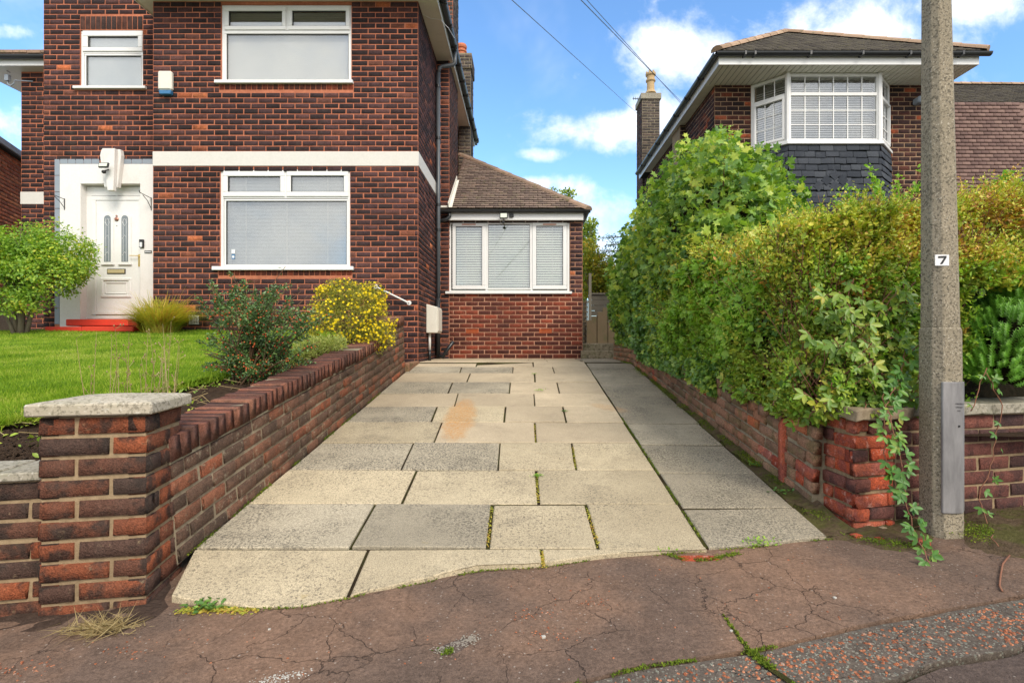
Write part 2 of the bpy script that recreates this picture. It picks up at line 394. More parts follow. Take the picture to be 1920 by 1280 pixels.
def m_concrete(name, a, b, spk=(.10, .09, .07), light=(.5, .47, .38), sc=70, green=0):
    m, N = new_mat(name); p = pos(N)
    c = N.ramp(N.noise(p, 3.0, 6, .7), [(.3, a), (.7, b)])
    c = N.mix(N.math('MULTIPLY', N.smooth(N.noise(p, sc, 3, .7), .5, .6), .7), c, spk)
    c = N.mix(N.math('MULTIPLY', N.smooth(N.noise(p, sc * 1.3, 2, .6), .60, .68), .55), c, light)
    if green: c = N.mix(N.math('MULTIPLY', N.smooth(N.noise(p, 6, 5, .7), .5, .65), green), c, (.10, .11, .03))
    finish(N, c, .9, N.noise(p, sc, 3, .7), .5, .006, .2); return m
M['pole'] = m_concrete('exposed aggregate', (.22, .19, .135), (.33, .28, .20), (.055, .048, .037), (.58, .53, .43), 85)
M['cap'] = m_concrete('cast stone cap', (.34, .30, .225), (.50, .44, .34), (.17, .15, .11), (.6, .57, .48), 50, .2)
M['coping_stone'] = m_concrete('stone coping', (.27, .24, .185), (.38, .35, .28), (.13, .12, .09), (.5, .47, .4), 45, .35)
M['step_stone'] = m_concrete('mossy concrete', (.22, .18, .12), (.33, .27, .18), (.10, .085, .05), (.42, .36, .26), 18, .5)

def m_steel(name):
    m, N = new_mat(name); p = pos(N)
    sx = N.n('ShaderNodeSeparateXYZ', {0: p}).outputs[2]
    g = N.noise(N.n('ShaderNodeMapping', {0: p, 3: (12, 12, 2.5)}).outputs[0], 1.0, 5, .7)
    c = N.ramp(g, [(.3, (.15, .145, .145)), (.7, (.30, .29, .285))])
    low = N.smooth(N.math('ADD', sx, N.math('MULTIPLY', g, .12)), .36, .24)
    c = N.mix(N.math('MULTIPLY', low, .8), c, (.045, .04, .035))
    finish(N, c, .55, N.noise(p, 60, 3), .15, .003, .4, .25); return m
M['steel'] = m_steel('weathered steel')

def m_tarmac(name, stops, cr=.8, chips=0.0, crs=3.6):
    m, N = new_mat(name); p = pos(N)
    wv = N.n('ShaderNodeTexNoise', {'Vector': p, 'Scale': 5.0, 'Detail': 4.0, 'Roughness': .65})
    wc = N.n('ShaderNodeVectorMath', {0: wv.outputs['Color'], 3: .16}, operation='SCALE').outputs[0]
    q = N.n('ShaderNodeVectorMath', {0: p, 1: wc}, operation='ADD').outputs[0]
    vo = N.n('ShaderNodeTexVoronoi', {'Vector': q, 'Scale': crs}, feature='DISTANCE_TO_EDGE').outputs['Distance']
    vo2 = N.n('ShaderNodeTexVoronoi', {'Vector': q, 'Scale': crs * 2.3}, feature='DISTANCE_TO_EDGE').outputs['Distance']
    reg = N.smooth(N.noise(p, 1.5, 3, .6), .44, .56)
    reg2 = N.smooth(N.noise(p, 2.6, 3, .6), .52, .66)
    k1 = N.math('MULTIPLY', N.smooth(vo, .009, .001), reg)
    k2 = N.math('MULTIPLY', N.smooth(vo2, .016, .002), reg2)
    ck = N.math('MULTIPLY', N.math('MAXIMUM', k1, N.math('MULTIPLY', k2, .6)), .62)
    c = N.ramp(N.noise(p, 1.3, 5, .6), stops)
    c = N.mix(.7, c, N.ramp(N.noise(p, 9, 6, .75), [(.3, .72), (.7, 1.25)]), 'MULTIPLY')
    c = N.mix(.8, c, N.ramp(N.noise(p, 70, 4, .75), [(.32, .6), (.68, 1.45)]), 'MULTIPLY')
    c = N.mix(.7, c, N.ramp(N.noise(p, 300, 2, .7), [(.3, .55), (.7, 1.5)]), 'MULTIPLY')
    vs = N.n('ShaderNodeTexVoronoi', {'Vector': p, 'Scale': 55.0}, feature='F1')
    sel = N.n('ShaderNodeSeparateXYZ', {0: vs.outputs['Color']})
    sp_ = N.math('MULTIPLY', N.smooth(vs.outputs['Distance'], .24, .16), N.math('GREATER_THAN', sel.outputs[0], .86))
    c = N.mix(N.math('MULTIPLY', sp_, .55), c, (.42, .36, .30))
    if chips:
        vs2 = N.n('ShaderNodeTexVoronoi', {'Vector': p, 'Scale': 75.0}, feature='F1')
        s2 = N.n('ShaderNodeSeparateXYZ', {0: vs2.outputs['Color']})
        k = N.math('MULTIPLY', N.smooth(vs2.outputs['Distance'], .42, .3), N.math('GREATER_THAN', s2.outputs[1], .48))
        c = N.mix(N.math('MULTIPLY', k, chips), c, N.ramp(s2.outputs[2], [(0, (.17, .18, .15)), (.6, (.22, .23, .18)), (1, (.3, .26, .2))]))
    c = N.mix(N.math('MULTIPLY', ck, cr), c, (.014, .012, .010))
    h = N.math('SUBTRACT', N.math('ADD', N.math('MULTIPLY', N.noise(p, 220, 2, .7), .35), N.math('MULTIPLY', N.math('ADD', N.noise(p, 12, 4), N.noise(p, 70, 3, .7)), .6)), N.math('MULTIPLY', ck, 1.5))
    finish(N, c, .93, h, .9, .007, .15); return m
M['tarmac'] = m_tarmac('red brown tarmac', [(.25, (.105, .074, .057)), (.45, (.135, .090, .066)), (.56, (.185, .115, .078)), (.8, (.23, .135, .086))])
M['tarmac_strip'] = m_tarmac('chipped kerb strip', [(.25, (.085, .068, .055)), (.75, (.125, .10, .078))], .4, .6)
M['road'] = m_tarmac('road tarmac', [(.25, (.07, .052, .045)), (.75, (.11, .078, .06))])

def m_soil(name, a, b, moss=.0, mc=(.10, .12, .02)):
    m, N = new_mat(name); p = pos(N)
    c = N.ramp(N.noise(p, 25, 6, .75), [(.3, a), (.7, b)])
    if moss: c = N.mix(N.math('MULTIPLY', N.smooth(N.noise(p, 4, 5, .7), .42, .58), moss), c, mc)
    finish(N, c, .98, N.noise(p, 40, 5, .75), 1, .03, .1); return m
M['soil'] = m_soil('garden soil', (.035, .022, .014), (.085, .055, .035))
M['joint'] = m_soil('joint dirt', (.022, .016, .010), (.06, .04, .02), .35)
M['dirt'] = m_soil('brown dirt', (.05, .032, .024), (.12, .08, .06))
M['greychip'] = m_mortar('grey chip', (.17, .18, .15), (.30, .30, .24))
M['earth'] = m_soil('mossy earth', (.075, .05, .03), (.17, .12, .075), .5)
M['turf'] = m_soil('lawn turf', (.05, .12, .010), (.10, .20, .018))

M['grass'] = m_leaf('grass blade', [(0, (.10, .18, .015)), (.35, (.18, .31, .02)), (.62, (.31, .43, .035)), (.85, (.46, .50, .09)), (1, (.56, .50, .20))], .6, .4, .2, .2, 2.6)
M['moss'] = m_leaf('moss', [(0, (.05, .08, .010)), (.6, (.13, .19, .02)), (1, (.26, .28, .03))], .9, .15, .1)
M['privet'] = m_leaf('privet leaf', [(0, (.11, .18, .025)), (.22, (.24, .36, .04)), (.45, (.40, .50, .05)), (.68, (.56, .56, .06)), (.86, (.66, .54, .07)), (.95, (.52, .28, .06)), (1, (.36, .13, .05))], .42, .22)
M['privet_green'] = m_leaf('green hedge leaf', [(0, (.08, .14, .022)), (.35, (.18, .28, .035)), (.65, (.33, .42, .05)), (.85, (.48, .50, .07)), (.94, (.52, .40, .07)), (1, (.40, .22, .06))], .42, .22)
M['ivy'] = m_leaf('ivy leaf', [(0, (.05, .12, .03)), (.4, (.10, .21, .045)), (.75, (.19, .33, .06)), (1, (.32, .44, .08))], .35, .25, .45)
M['vine'] = m_leaf('broad lobed leaf', [(0, (.07, .15, .035)), (.35, (.14, .26, .05)), (.6, (.28, .42, .06)), (.85, (.50, .56, .08)), (.97, (.50, .42, .07)), (1, (.46, .28, .08))], .38, .35, .4)
M['fresh'] = m_leaf('fresh green leaf', [(0, (.14, .30, .03)), (.5, (.26, .46, .05)), (1, (.42, .56, .08))], .4, .4)
M['bramble'] = m_leaf('bramble leaf', [(0, (.05, .14, .025)), (.5, (.10, .24, .04)), (.85, (.20, .33, .05)), (.95, (.35, .30, .05)), (1, (.5, .14, .03))], .4, .3, .4)
M['hebe'] = m_leaf('hebe leaf', [(0, (.06, .17, .02)), (.5, (.13, .33, .03)), (1, (.26, .50, .06))], .4, .25, .4)
M['acer'] = m_leaf('small tree leaf', [(0, (.11, .22, .04)), (.4, (.22, .38, .05)), (.72, (.36, .50, .06)), (.9, (.58, .56, .06)), (1, (.68, .52, .05))], .45, .4)
M['coton'] = m_leaf('cotoneaster leaf', [(0, (.035, .08, .028)), (.5, (.08, .16, .045)), (.85, (.18, .28, .08)), (1, (.30, .34, .14))], .35, .2, .5)
M['potent'] = m_leaf('potentilla leaf', [(0, (.10, .13, .022)), (.45, (.26, .28, .04)), (.8, (.46, .40, .05)), (1, (.42, .22, .06))], .5, .3)
M['petal'] = m_leaf('yellow petal', [(0, (.72, .50, .01)), (1, (.85, .68, .02))], .5, .25, .2, .05)
M['berry'] = m_leaf('orange berry', [(0, (.45, .06, .02)), (1, (.62, .14, .03))], .35, .05, .5, .05)
M['hebe_pale'] = m_leaf('variegated leaf', [(0, (.16, .22, .05)), (.5, (.32, .38, .09)), (1, (.52, .52, .18))], .5, .3)
M['straw'] = m_leaf('dry stem', [(0, (.24, .17, .08)), (.6, (.36, .27, .13)), (1, (.46, .38, .2))], .8, .2, .1)
M['tawny'] = m_leaf('tawny grass', [(0, (.20, .30, .04)), (.35, (.46, .46, .07)), (.7, (.62, .46, .09)), (1, (.45, .20, .06))], .6, .35, .2)
M['twig'] = m_plain('twig bark', (.13, .075, .045), .9, .1, .4, (.22, .16, .10), 9)
M['bark'] = m_plain('grey bark', (.20, .16, .12), .9, .1, .5, (.09, .07, .05), 14, bs=.8)
M['core'] = m_soil('dark foliage core', (.012, .012, .006), (.035, .026, .014))  # dark colour of the solid light-blocking cores inside the foliage
M['yellowtree'] = m_leaf('autumn leaf', [(0, (.12, .19, .03)), (.4, (.27, .30, .04)), (.75, (.50, .40, .04)), (1, (.50, .22, .03))], .6, .35, .2)
M['conifer'] = m_leaf('cedar needles', [(0, (.03, .07, .03)), (1, (.07, .13, .06))], .7, .1, .2)
M['chip'] = m_brick('terracotta chip', [(0, (.30, .095, .045)), (.5, (.42, .15, .07)), (.9, (.5, .22, .12)), (1, (.35, .3, .25))], (.2, .08, .05), .4)
M['pebble'] = m_plain('white pebble', (.45, .43, .38), .7, .3, .2)

# ------------------------------------------------------------------ brick and tile pieces
def unit_piece(seed, jit=.012, cx=.025, cz=.07):
    """unit block, x length, y depth (front at y=-.5), z height; chamfered front"""
    r = random.Random(seed); j = lambda a: a + r.uniform(-jit, jit)
    v = []
    for x_, z_ in ((-.5, -.5), (.5, -.5), (.5, .5), (-.5, .5)): v.append((x_, .5, z_))
    for x_, z_ in ((-.5, -.5), (.5, -.5), (.5, .5), (-.5, .5)): v.append((j(x_), -.30, j(z_) if jit else z_))
    for x_, z_ in ((-.5, -.5), (.5, -.5), (.5, .5), (-.5, .5)):
        v.append((j(x_) - math.copysign(cx, x_), -.5 + r.uniform(-.04, .05), j(z_) - math.copysign(cz, z_)))
    f = [(0, 3, 7, 4), (3, 2, 6, 7), (2, 1, 5, 6), (1, 0, 4, 5), (4, 7, 11, 8), (7, 6, 10, 11), (6, 5, 9, 10), (5, 4, 8, 9), (8, 11, 10, 9), (0, 1, 2, 3)]
    f = [tuple(reversed(q)) for q in f]
    return np.array(v), np.array(f)
TEMPL = [unit_piece(s) for s in range(5)]
TEMPL_ROUGH = [unit_piece(s + 50, .022, .03, .085) for s in range(5)]
def unit_box(seed):
    r = random.Random(seed); v = np.array([(x_ + r.uniform(-.008, .008), y_ + r.uniform(-.03, .03), z_ + r.uniform(-.02, .02)) for z_ in (-.5, .5) for x_, y_ in ((-.5, -.5), (.5, -.5), (.5, .5), (-.5, .5))])
    return v, np.array([(0, 3, 2, 1), (4, 5, 6, 7), (0, 1, 5, 4), (1, 2, 6, 5), (2, 3, 7, 6), (3, 0, 4, 7)])
TEMPL_BOX = [unit_box(s + 90) for s in range(5)]
def templ(key): return {'r': TEMPL_ROUGH, 'n': TEMPL, 'b': TEMPL_BOX}[key[0]][key[1]]
_mc = {}
def piece_mesh(name, key, mat):
    k = (name, key, mat.name)
    if k not in _mc:
        v, f = templ(key)
        _mc[k] = np_mesh(name, v, [f], [mat])
    return _mc[k]
def mat4(F, u, v, d0, d1, l, h, rot=0, jd=0.0):
    U, V_ = F.U, F.V
    if rot:
        c, s = math.cos(rot), math.sin(rot); U, V_ = F.U * c + F.V * s, F.V * c - F.U * s
    c0 = F.p(u, v, (d0 + d1) / 2 + jd); B = -F.N
    m = Matrix.Identity(4)
    for i in range(3):
        m[i][0] = U[i] * l; m[i][1] = B[i] * abs(d1 - d0); m[i][2] = V_[i] * h; m[i][3] = c0[i]
    return m
def tiltm(m4, deg):
    t_ = m4.translation.copy(); m4.translation = (0, 0, 0); m4 = Matrix.Rotation(R(deg), 4, 'X') @ m4; m4.translation = t_; return m4
def place(recs, name, root, limit=300, stuff='brickwork'):
    """recs: (matrix, key, material, parent). The pieces showing largest become objects, the rest one stuff part."""
    cpos = Vector((0, 0, ZC))
    def score(r):
        m = r[0]; c = m.translation; dv = cpos - c; n = -Vector((m[0][1], m[1][1], m[2][1])).normalized()
        ln = Vector((m[0][0], m[1][0], m[2][0])).length; hh = Vector((m[0][2], m[1][2], m[2][2])).length
        inv = 1.0 if abs(c.x * FPX / c.y + VX - 960) < 985 and abs((c.z - ZC) / c.y * FPX) < 650 else .05
        return -inv * max(.02, n.dot(dv.normalized())) * ln * hh / dv.length_squared
    recs = sorted(recs, key=score)
    for m, key, mt, par in recs[:limit]:
        o = bpy.data.objects.new(name, piece_mesh(name, key, mt)); COL.objects.link(o)
        o.parent = par; o.matrix_parent_inverse = WM[par.name].inverted(); o.matrix_basis = m
    rest = recs[limit:]
    if rest:
        vs, fs, mi, mats, n = [], [], [], [], 0
        for m, key, mt, par in rest:
            v, f = templ(key)
            A = np.array(m); vs.append(v @ A[:3, :3].T + A[:3, 3]); fs.append(f + n); n += len(v)
            if mt not in mats: mats.append(mt)
            mi += [mats.index(mt)] * len(f)
        link(stuff, np_mesh(stuff, np.concatenate(vs), [np.concatenate(fs)], mats, mi), root, 'stuff')

def wall_back(mb, F, u0, u1, v0, v1, holes=(), th=.2, front_d=0):
    us = sorted({u0, u1, *[min(max(h[0], u0), u1) for h in holes], *[min(max(h[1], u0), u1) for h in holes]})
    vs = sorted({v0, v1, *[min(max(h[2], v0), v1) for h in holes], *[min(max(h[3], v0), v1) for h in holes]})
    for a, b in zip(us, us[1:]):
        for c, d in zip(vs, vs[1:]):
            if b - a < 1e-5 or d - c < 1e-5: continue
            cu, cv = (a + b) / 2, (c + d) / 2
            if any(h[0] < cu < h[1] and h[2] < cv < h[3] for h in holes): continue
            mb.fbox(F, a, b, c, d, front_d, front_d - th)
def bricks(recs, F, u0, u1, v0, v1, mat, parent, holes=(), L=.2255, H=.0822, J=.0105, off=0, anchor='bottom', proud=.007, rough='n', alt=None, jit=1.0, skip=None, headers=False):
    n = int(round((v1 - v0) / H + .3))
    for k in range(n):
        vb = v0 + k * H if anchor == 'bottom' else v1 - (k + 1) * H
        vt = vb + H
        a, b = max(vb, v0), min(vt, v1)
        if b - a < H * .35: continue
        spans = [(u0, u1)]
        for h in holes:
            ov = min(b, h[3]) - max(a, h[2])
            if ov <= 0: continue
            if ov < (b - a) * .45:
                continue
            ns = []
            for s in spans:
                if h[1] <= s[0] or h[0] >= s[1]: ns.append(s); continue
                if h[0] > s[0]: ns.append((s[0], h[0]))
                if h[1] < s[1]: ns.append((h[1], s[1]))
            spans = ns
        sh = off + (L / 2 if (k % 2) else 0)
        for s0, s1 in spans:
            i0 = math.floor((s0 - sh) / L); cuts = [s0]
            x = (i0 + 1) * L + sh
            while x < s1 - 1e-6:
                cuts.append(x); x += L
            cuts.append(s1)
            if len(cuts) > 2 and cuts[1] - cuts[0] < L * .22: cuts.pop(1)
            if len(cuts) > 2 and cuts[-1] - cuts[-2] < L * .22: cuts.pop(-2)
            if headers: cuts = sorted(set(cuts + [(p_ + q_) / 2 for p_, q_ in zip(cuts, cuts[1:]) if q_ - p_ > L * .9 and random.random() < headers]))
            for p_, q_ in zip(cuts, cuts[1:]):
                l, h = q_ - p_ - J, b - a - J
                if l < .02 or h < .015: continue
                if skip and skip((p_ + q_) / 2, (a + b) / 2): continue
                mt = mat
                if alt and random.random() < alt[1]: mt = alt[0]
                g = jit
                recs.append((mat4(F, (p_ + q_) / 2 + random.uniform(-.002, .002) * g, (a + b) / 2 + random.uniform(-.0018, .0018) * g, -.035, proud, l * random.uniform(.975, 1.01), h * random.uniform(.95, 1.03),
                             random.gauss(0, .006) * g, random.uniform(-.002, .002) * g), (rough, random.randrange(5)), mt, parent))

# ================================================================== GROUND
def sheet(name, mat, pts, th=.03, kind='structure', parent=None):
    mb = MB(); mb.prism([p - Vector((0, 0, th)) for p in pts], (0, 0, th)); o = mb.build(name, mat, parent, kind); return o
gb = MB(); gb.add([(-300, -150, -.35), (300, -150, -.35), (300, 400, -.35), (-300, 400, -.35)], [(0, 1, 2, 3)])
gb.build('ground', m_mortar('mixed ground', (.16, .17, .11), (.26, .25, .19), .3), None, 'structure')
# boundary of slabs and pavement
EDGE = [(318, 1128), (372, 1137), (480, 1141), (560, 1139), (645, 1123), (720, 1106), (800, 1090), (900, 1070), (1018, 1063), (1100, 1051), (1215, 1041), (1330, 1032), (1440, 1023), (1555, 1010)]
edge_w = [GP(*e) for e in EDGE]
def street(u, v, z=0):      # u along the street from the left slab corner, v towards the camera
    q = Vector((-1.117, 2.168, 0)) + SU * u + SN * v
    return Vector((q.x, q.y, pave_z(q.x, q.y) + z))
def to_uv(p):
    d = Vector((p[0] + 1.117, p[1] - 2.168, 0)); return d.dot(SU), d.dot(SN)
J1 = [to_uv(GP(*q)) for q in ((1080, 1280), (1200, 1250), (1406, 1220), (1526, 1194), (1657, 1164), (1920, 1117))]
J2 = [to_uv(GP(*q)) for q in ((1669, 1280), (1762, 1243), (1920, 1216))]
def line_of(J):
    a = np.array(J); k, c = np.polyfit(a[:, 0], a[:, 1], 1); k = max(-.12, min(.12, k)); c = (a[:, 1] - k * a[:, 0]).mean()
    def f(u, s=0):
        base = k * u + c
        if a[0, 0] <= u <= a[-1, 0]: base = np.interp(u, a[:, 0], a[:, 1])
        return base
    return f
j1, j2 = line_of(J1), line_of(J2)
def band(name, mat, lo, hi, z, u0=-9, u1=11, n=400, m=2, th=.04, kind='structure', wob=.004):
    us = np.linspace(u0, u1, n); vs, fs = [], []
    for i, u in enumerate(us):
        a, b = lo(u), hi(u)
        a += float(vnoise(np.array([u, 0, 1.]), 9)) * wob; b += float(vnoise(np.array([u, 5, 2.]), 9)) * wob
        for t in range(m + 1):
            p = street(u, a + (b - a) * t / m, z); vs.append(p)
        vs.append(street(u, b, z - th)); vs.append(street(u, a, z - th))
    r = m + 3
    for i in range(n - 1):
        for t in range(m): fs.append((i * r + t, (i + 1) * r + t, (i + 1) * r + t + 1, i * r + t + 1))
        fs.append((i * r + m, (i + 1) * r + m, (i + 1) * r + m + 1, i * r + m + 1))
        fs.append((i * r + m + 2, (i + 1) * r + m + 2, (i + 1) * r, i * r))
    return MB().add(vs, fs).build(name, mat, None, kind)
pavement = band('pavement', M['tarmac'], lambda u: -1.6, lambda u: j1(u) - .008, 0)
strip = band('kerb_strip', M['tarmac_strip'], lambda u: j1(u) + .010, lambda u: j2(u) - .012, -.004)
road = band('road', M['road'], lambda u: j2(u) + .012, lambda u: j2(u) + 9, -.008)
band('joint_bed', M['joint'], lambda u: 0, lambda u: 3, -.030, th=.01)

# drive bed and slabs
db = MB()
Y0, YS = 2.1, [2.1, 3, 4, 5, 6, 7, 8.05, 8.4, 12.5]
def bedpoly(x0, x1, dz):
    vs = []; fs = []
    for i, y in enumerate(YS):
        vs += [(x0, y, drive_z(y) + dz), (x1, y, drive_z(y) + dz)]
        if i: fs.append((2 * i - 2, 2 * i - 1, 2 * i + 1, 2 * i))
    return vs, fs
drive = None
# bed is cut along the pavement edge
e0 = [Vector((p.x, p.y + .012, drive_z(p.y) - .011)) for p in edge_w]
v = [(p.x, p.y, p.z) for p in e0]
top = [(-1.8, 4, drive_z(4) - .011), (1.9, 4, drive_z(4) - .011)]
vs = v + [(x_, 4.0, drive_z(4) - .011) for x_ in np.linspace(-1.8, 2.0, len(v))]
n = len(v); fs = [(i, i + 1, n + i + 1, n + i) for i in range(n - 1)]
for y0_, y1_ in ((4, 8.05), (8.05, 12.6)):
    b = len(vs); vs += [(-1.8, y0_, drive_z(y0_) - .011), (2.0, y0_, drive_z(y0_) - .011), (2.0, y1_, drive_z(y1_) - .011), (-1.8, y1_, drive_z(y1_) - .011)]
    fs.append((b, b + 1, b + 2, b + 3))
drive = MB().add(vs, fs).build('driveway', M['joint'], None, 'structure')

rows = [1141, 1027, 943.5, 880, 829, 791, 761, 737, 716, 699, 687, 677]
ry = [1370.0 / (r_ - 508) for r_ in rows[:-1]] + [8.15, 8.75, 9.35, 9.9]
# joints: (px at row far edge, px at row near edge)
joints = [[(691, 648), (1015, 1020)], [(704, 656), (923, 914), (1099, 1123)], [(781, 752), (1005, 1010)], [(776, 752), (938, 934), (1071, 1080)],
          [(829, 814), (1002, 1004)], [(820, 808), (948, 945), (1055, 1062)], [(859, 852), (1001, 1003)], [(849, 840), (957, 955), (1044, 1049)],
          [(882, 875), (1002, 1003)], [(866, 862), (962, 961), (1036, 1040)], [(897, 892), (999, 1000)]]
tones = {(0, 0): 'c', (0, 1): 'c', (0, 2): 'c', (1, 0): 'm', (1, 1): 'm', (1, 2): 'c', (1, 3): 'c', (2, 0): 'c', (2, 1): 'c', (2, 2): 'c', (3, 0): 'm', (3, 1): 'm', (3, 2): 'c', (3, 3): 'c',
         (4, 0): 'c', (5, 0): 'm', (5, 1): 'c', (7, 0): 'm', (7, 1): 'm', (9, 0): 'm', (9, 1): 'm'}
tm = {'c': M['slab_cream'], 'm': M['slab_mid'], 'f': M['slab_far'], 'g': M['slab_grey']}
XL, XB = -1.672, .919
def edge_y(x):
    return float(np.interp(x, [p.x for p in edge_w], [p.y for p in edge_w]))
def slab(x0a, x1a, ya, x0b, x1b, yb, mat, lab=None, front_cut=False, crack=None):
    """a = near edge (y=ya), b = far edge"""
    g = .008 + random.uniform(-.003, .004)
    near = [(x0a + g, ya + g), (x1a - g, ya + g)]
    if front_cut:
        xs = np.linspace(x0a + g, x1a - g, 12)
        near = [(x_, max(ya, edge_y(x_) + .003 + .006 * float(vnoise(np.array([x_ * 20, 0, 0.]))))) for x_ in xs]
    poly = near + [(x1b - g, yb - g), (x0b + g, yb - g)]
    dz_, tx, ty = random.uniform(-.005, .004), random.gauss(0, .005), random.gauss(0, .005)
    cx_, cy_ = sum(p[0] for p in poly) / len(poly), sum(p[1] for p in poly) / len(poly)
    def zz(x_, y_): return drive_z(y_) + dz_ + (x_ - cx_) * tx + (y_ - cy_) * ty
    ch = .006; n_ = len(poly); vs_ = []
    for x_, y_ in poly: vs_.append((x_, y_, zz(x_, y_) - .045))
    for x_, y_ in poly: vs_.append((x_, y_, zz(x_, y_) - ch * .8))
    for x_, y_ in poly:
        vx_, vy_ = cx_ - x_, cy_ - y_; q = math.hypot(vx_, vy_)
        vs_.append((x_ + (ch if vx_ > 0 else -ch), y_ + (ch if vy_ > 0 else -ch), zz(x_, y_)))
    fs_ = [tuple(range(2 * n_, 3 * n_))] + [(i, (i + 1) % n_, (i + 1) % n_ + n_, i + n_) for i in range(n_)] + [(i + n_, (i + 1) % n_ + n_, (i + 1) % n_ + 2 * n_, i + 2 * n_) for i in range(n_)]
    o = MB().add(vs_, fs_).build('paving_slab', mat, drive)
    if lab: o['label'] = lab
    return o
for k in range(len(ry) - 1):
    ya, yb = ry[k], ry[k + 1]
    J = joints[k] if k < len(joints) else [(870 + 30 * (k % 2), 870 + 30 * (k % 2)), (985, 985)]
    if k < len(joints):
        xs = [(XL, XL)] + [(X(a[1], ya), X(a[0], yb)) for a in J] + [(XB, XB)]
    else:
        xs = [(XL + .0, XL + .0)] + [(-.9 + .3 * (k % 2),) * 2, (.05 + .3 * (k % 2),) * 2] + [(XB, XB)]
    if k == 0:   # near ends were measured on the pavement edge
        xs = [(-1.54, XL)] + [(X(648, 1370 / 614.), X(691, yb)), (X(1019, 1370 / 554.), X(1015, yb))] + [(XB, XB)]
    for i in range(len(xs) - 1):
        t = tones.get((k, i), 'f' if k >= 4 else 'c')
        if k == 0 and i == 2: xs[i + 1] = (XB, XB)
        if (k, i) == (3, 2):  # cracked slab: two pieces
            x0a, x0b, x1a, x1b = xs[2][0], xs[2][1], xs[3][0], xs[3][1]
            yc0, yc1 = yb - (yb - ya) * .08, ya + (yb - ya) * .28
            g = .0045
            for poly in ([(x0a + g, ya + g), (x1a - g, ya + g), (x1a - g, yc1 - .003), (x0b + g, yc0 - .003)], [(x0b + g, yc0 + .003), (x1a - g, yc1 + .003), (x1b - g, yb - g), (x0b + g, yb - g)]):
                o = MB().prism([(a, b, drive_z(b) - .045) for a, b in poly], (0, 0, .045)).build('paving_slab', tm['c'], drive, bevel=.003)
                o['label'] = 'half of a slab cracked across'
            continue
        slab(xs[i][0], xs[i + 1][0], ya, xs[i][1], xs[i + 1][1], yb, tm[t], front_cut=(k == 0))
brow = [1046, 951, 886, 833.5, 794, 765, 742, 720, 705, 692, 682]
by = [1370.0 / (r_ - 508) for r_ in brow] + [8.5, 9.2, 9.6]
XR = [1.60] * len(by)
for k in range(len(by) - 1):
    slab(XB + .004, 1.60, by[k], XB + .004, 1.60, by[k + 1], tm['g'], None, front_cut=(k == 0))
# small broken bit by the brick in the pavement edge
# ================================================================== LEFT BRICK HOUSE
D1, D0, DS, D2 = 8.05, 8.52, 9.4, 9.75
house = thing('brick_house', 'dark brick house with orange mortar, white windows and a white front door beside the drive', 'house', (-4, 8.6, ZC - .3))
GZ = ZC - .35
XL1, XR1 = X(287, D1), X(784, D1)
recs = []
zt = Z(3, D1)
def winrect(x0, x1, y0, y1, Y): return (X(x0, Y), X(x1, Y), Z(y1, Y), Z(y0, Y))
Wu = winrect(415, 659, 9, 157, D1); Wl = winrect(413, 656.5, 318, 505, D1)
bandz = (Z(312, D1), Z(284, D1))
# walls
F1 = front(D1)
wl = MB()
sold_u = (Wu[0] - .03, Wu[1] + .03, Wu[2] - .10, Wu[2]); sold_l = (Wl[0] - .03, Wl[1] + .03, Wl[2] - .10, Wl[2])
wall_back(wl, F1, XL1, XR1, GZ, zt, [Wu, Wl])
FS = Frame((XR1, D1, 0), (0, 1, 0), (0, 0, 1), (1, 0, 0))
wl.box(XR1 - .25, XR1, D1 + .201, 14, GZ, zt)
wl.box(XL1, XL1 + .2, D1 + .201, D0 + .2, GZ, zt)
bay_wall = wl.build('front_wall', M['mortar'], house)
bricks(recs, F1, XL1, XR1, bandz[1], zt, M['brick'], bay_wall, [Wu, sold_u], off=.06)
bricks(recs, F1, XL1, XR1, GZ, bandz[0], M['brick'], bay_wall, [Wl, sold_l], anchor='top', off=.1)
def soldiers(F, u0, u1, v0, v1, mat, par, wdt=.0822, proud=.007, rough='n', ret=None):
    n_ = max(1, int(round((u1 - u0) / wdt))); w_ = (u1 - u0) / n_
    for i in range(n_):
        (recs if ret is None else ret).append((mat4(F, u0 + (i + .5) * w_, (v0 + v1) / 2, -.035, proud, w_ - .011, v1 - v0 - .012, random.gauss(0, .008)), (rough, random.randrange(5)), mat, par))
soldiers(F1, sold_u[0], sold_u[1], sold_u[2], sold_u[3], M['brick_red'], bay_wall)
soldiers(F1, sold_l[0], sold_l[1], sold_l[2], sold_l[3], M['brick_red'], bay_wall)
# side wall of the bay (faces the drive)
bricks(recs, FS, 0, 1.7, bandz[1], zt, M['brick'], bay_wall, off=.06 + .0)
bricks(recs, FS, 0, 1.7, GZ, bandz[0], M['brick'], bay_wall, anchor='top', off=.1)
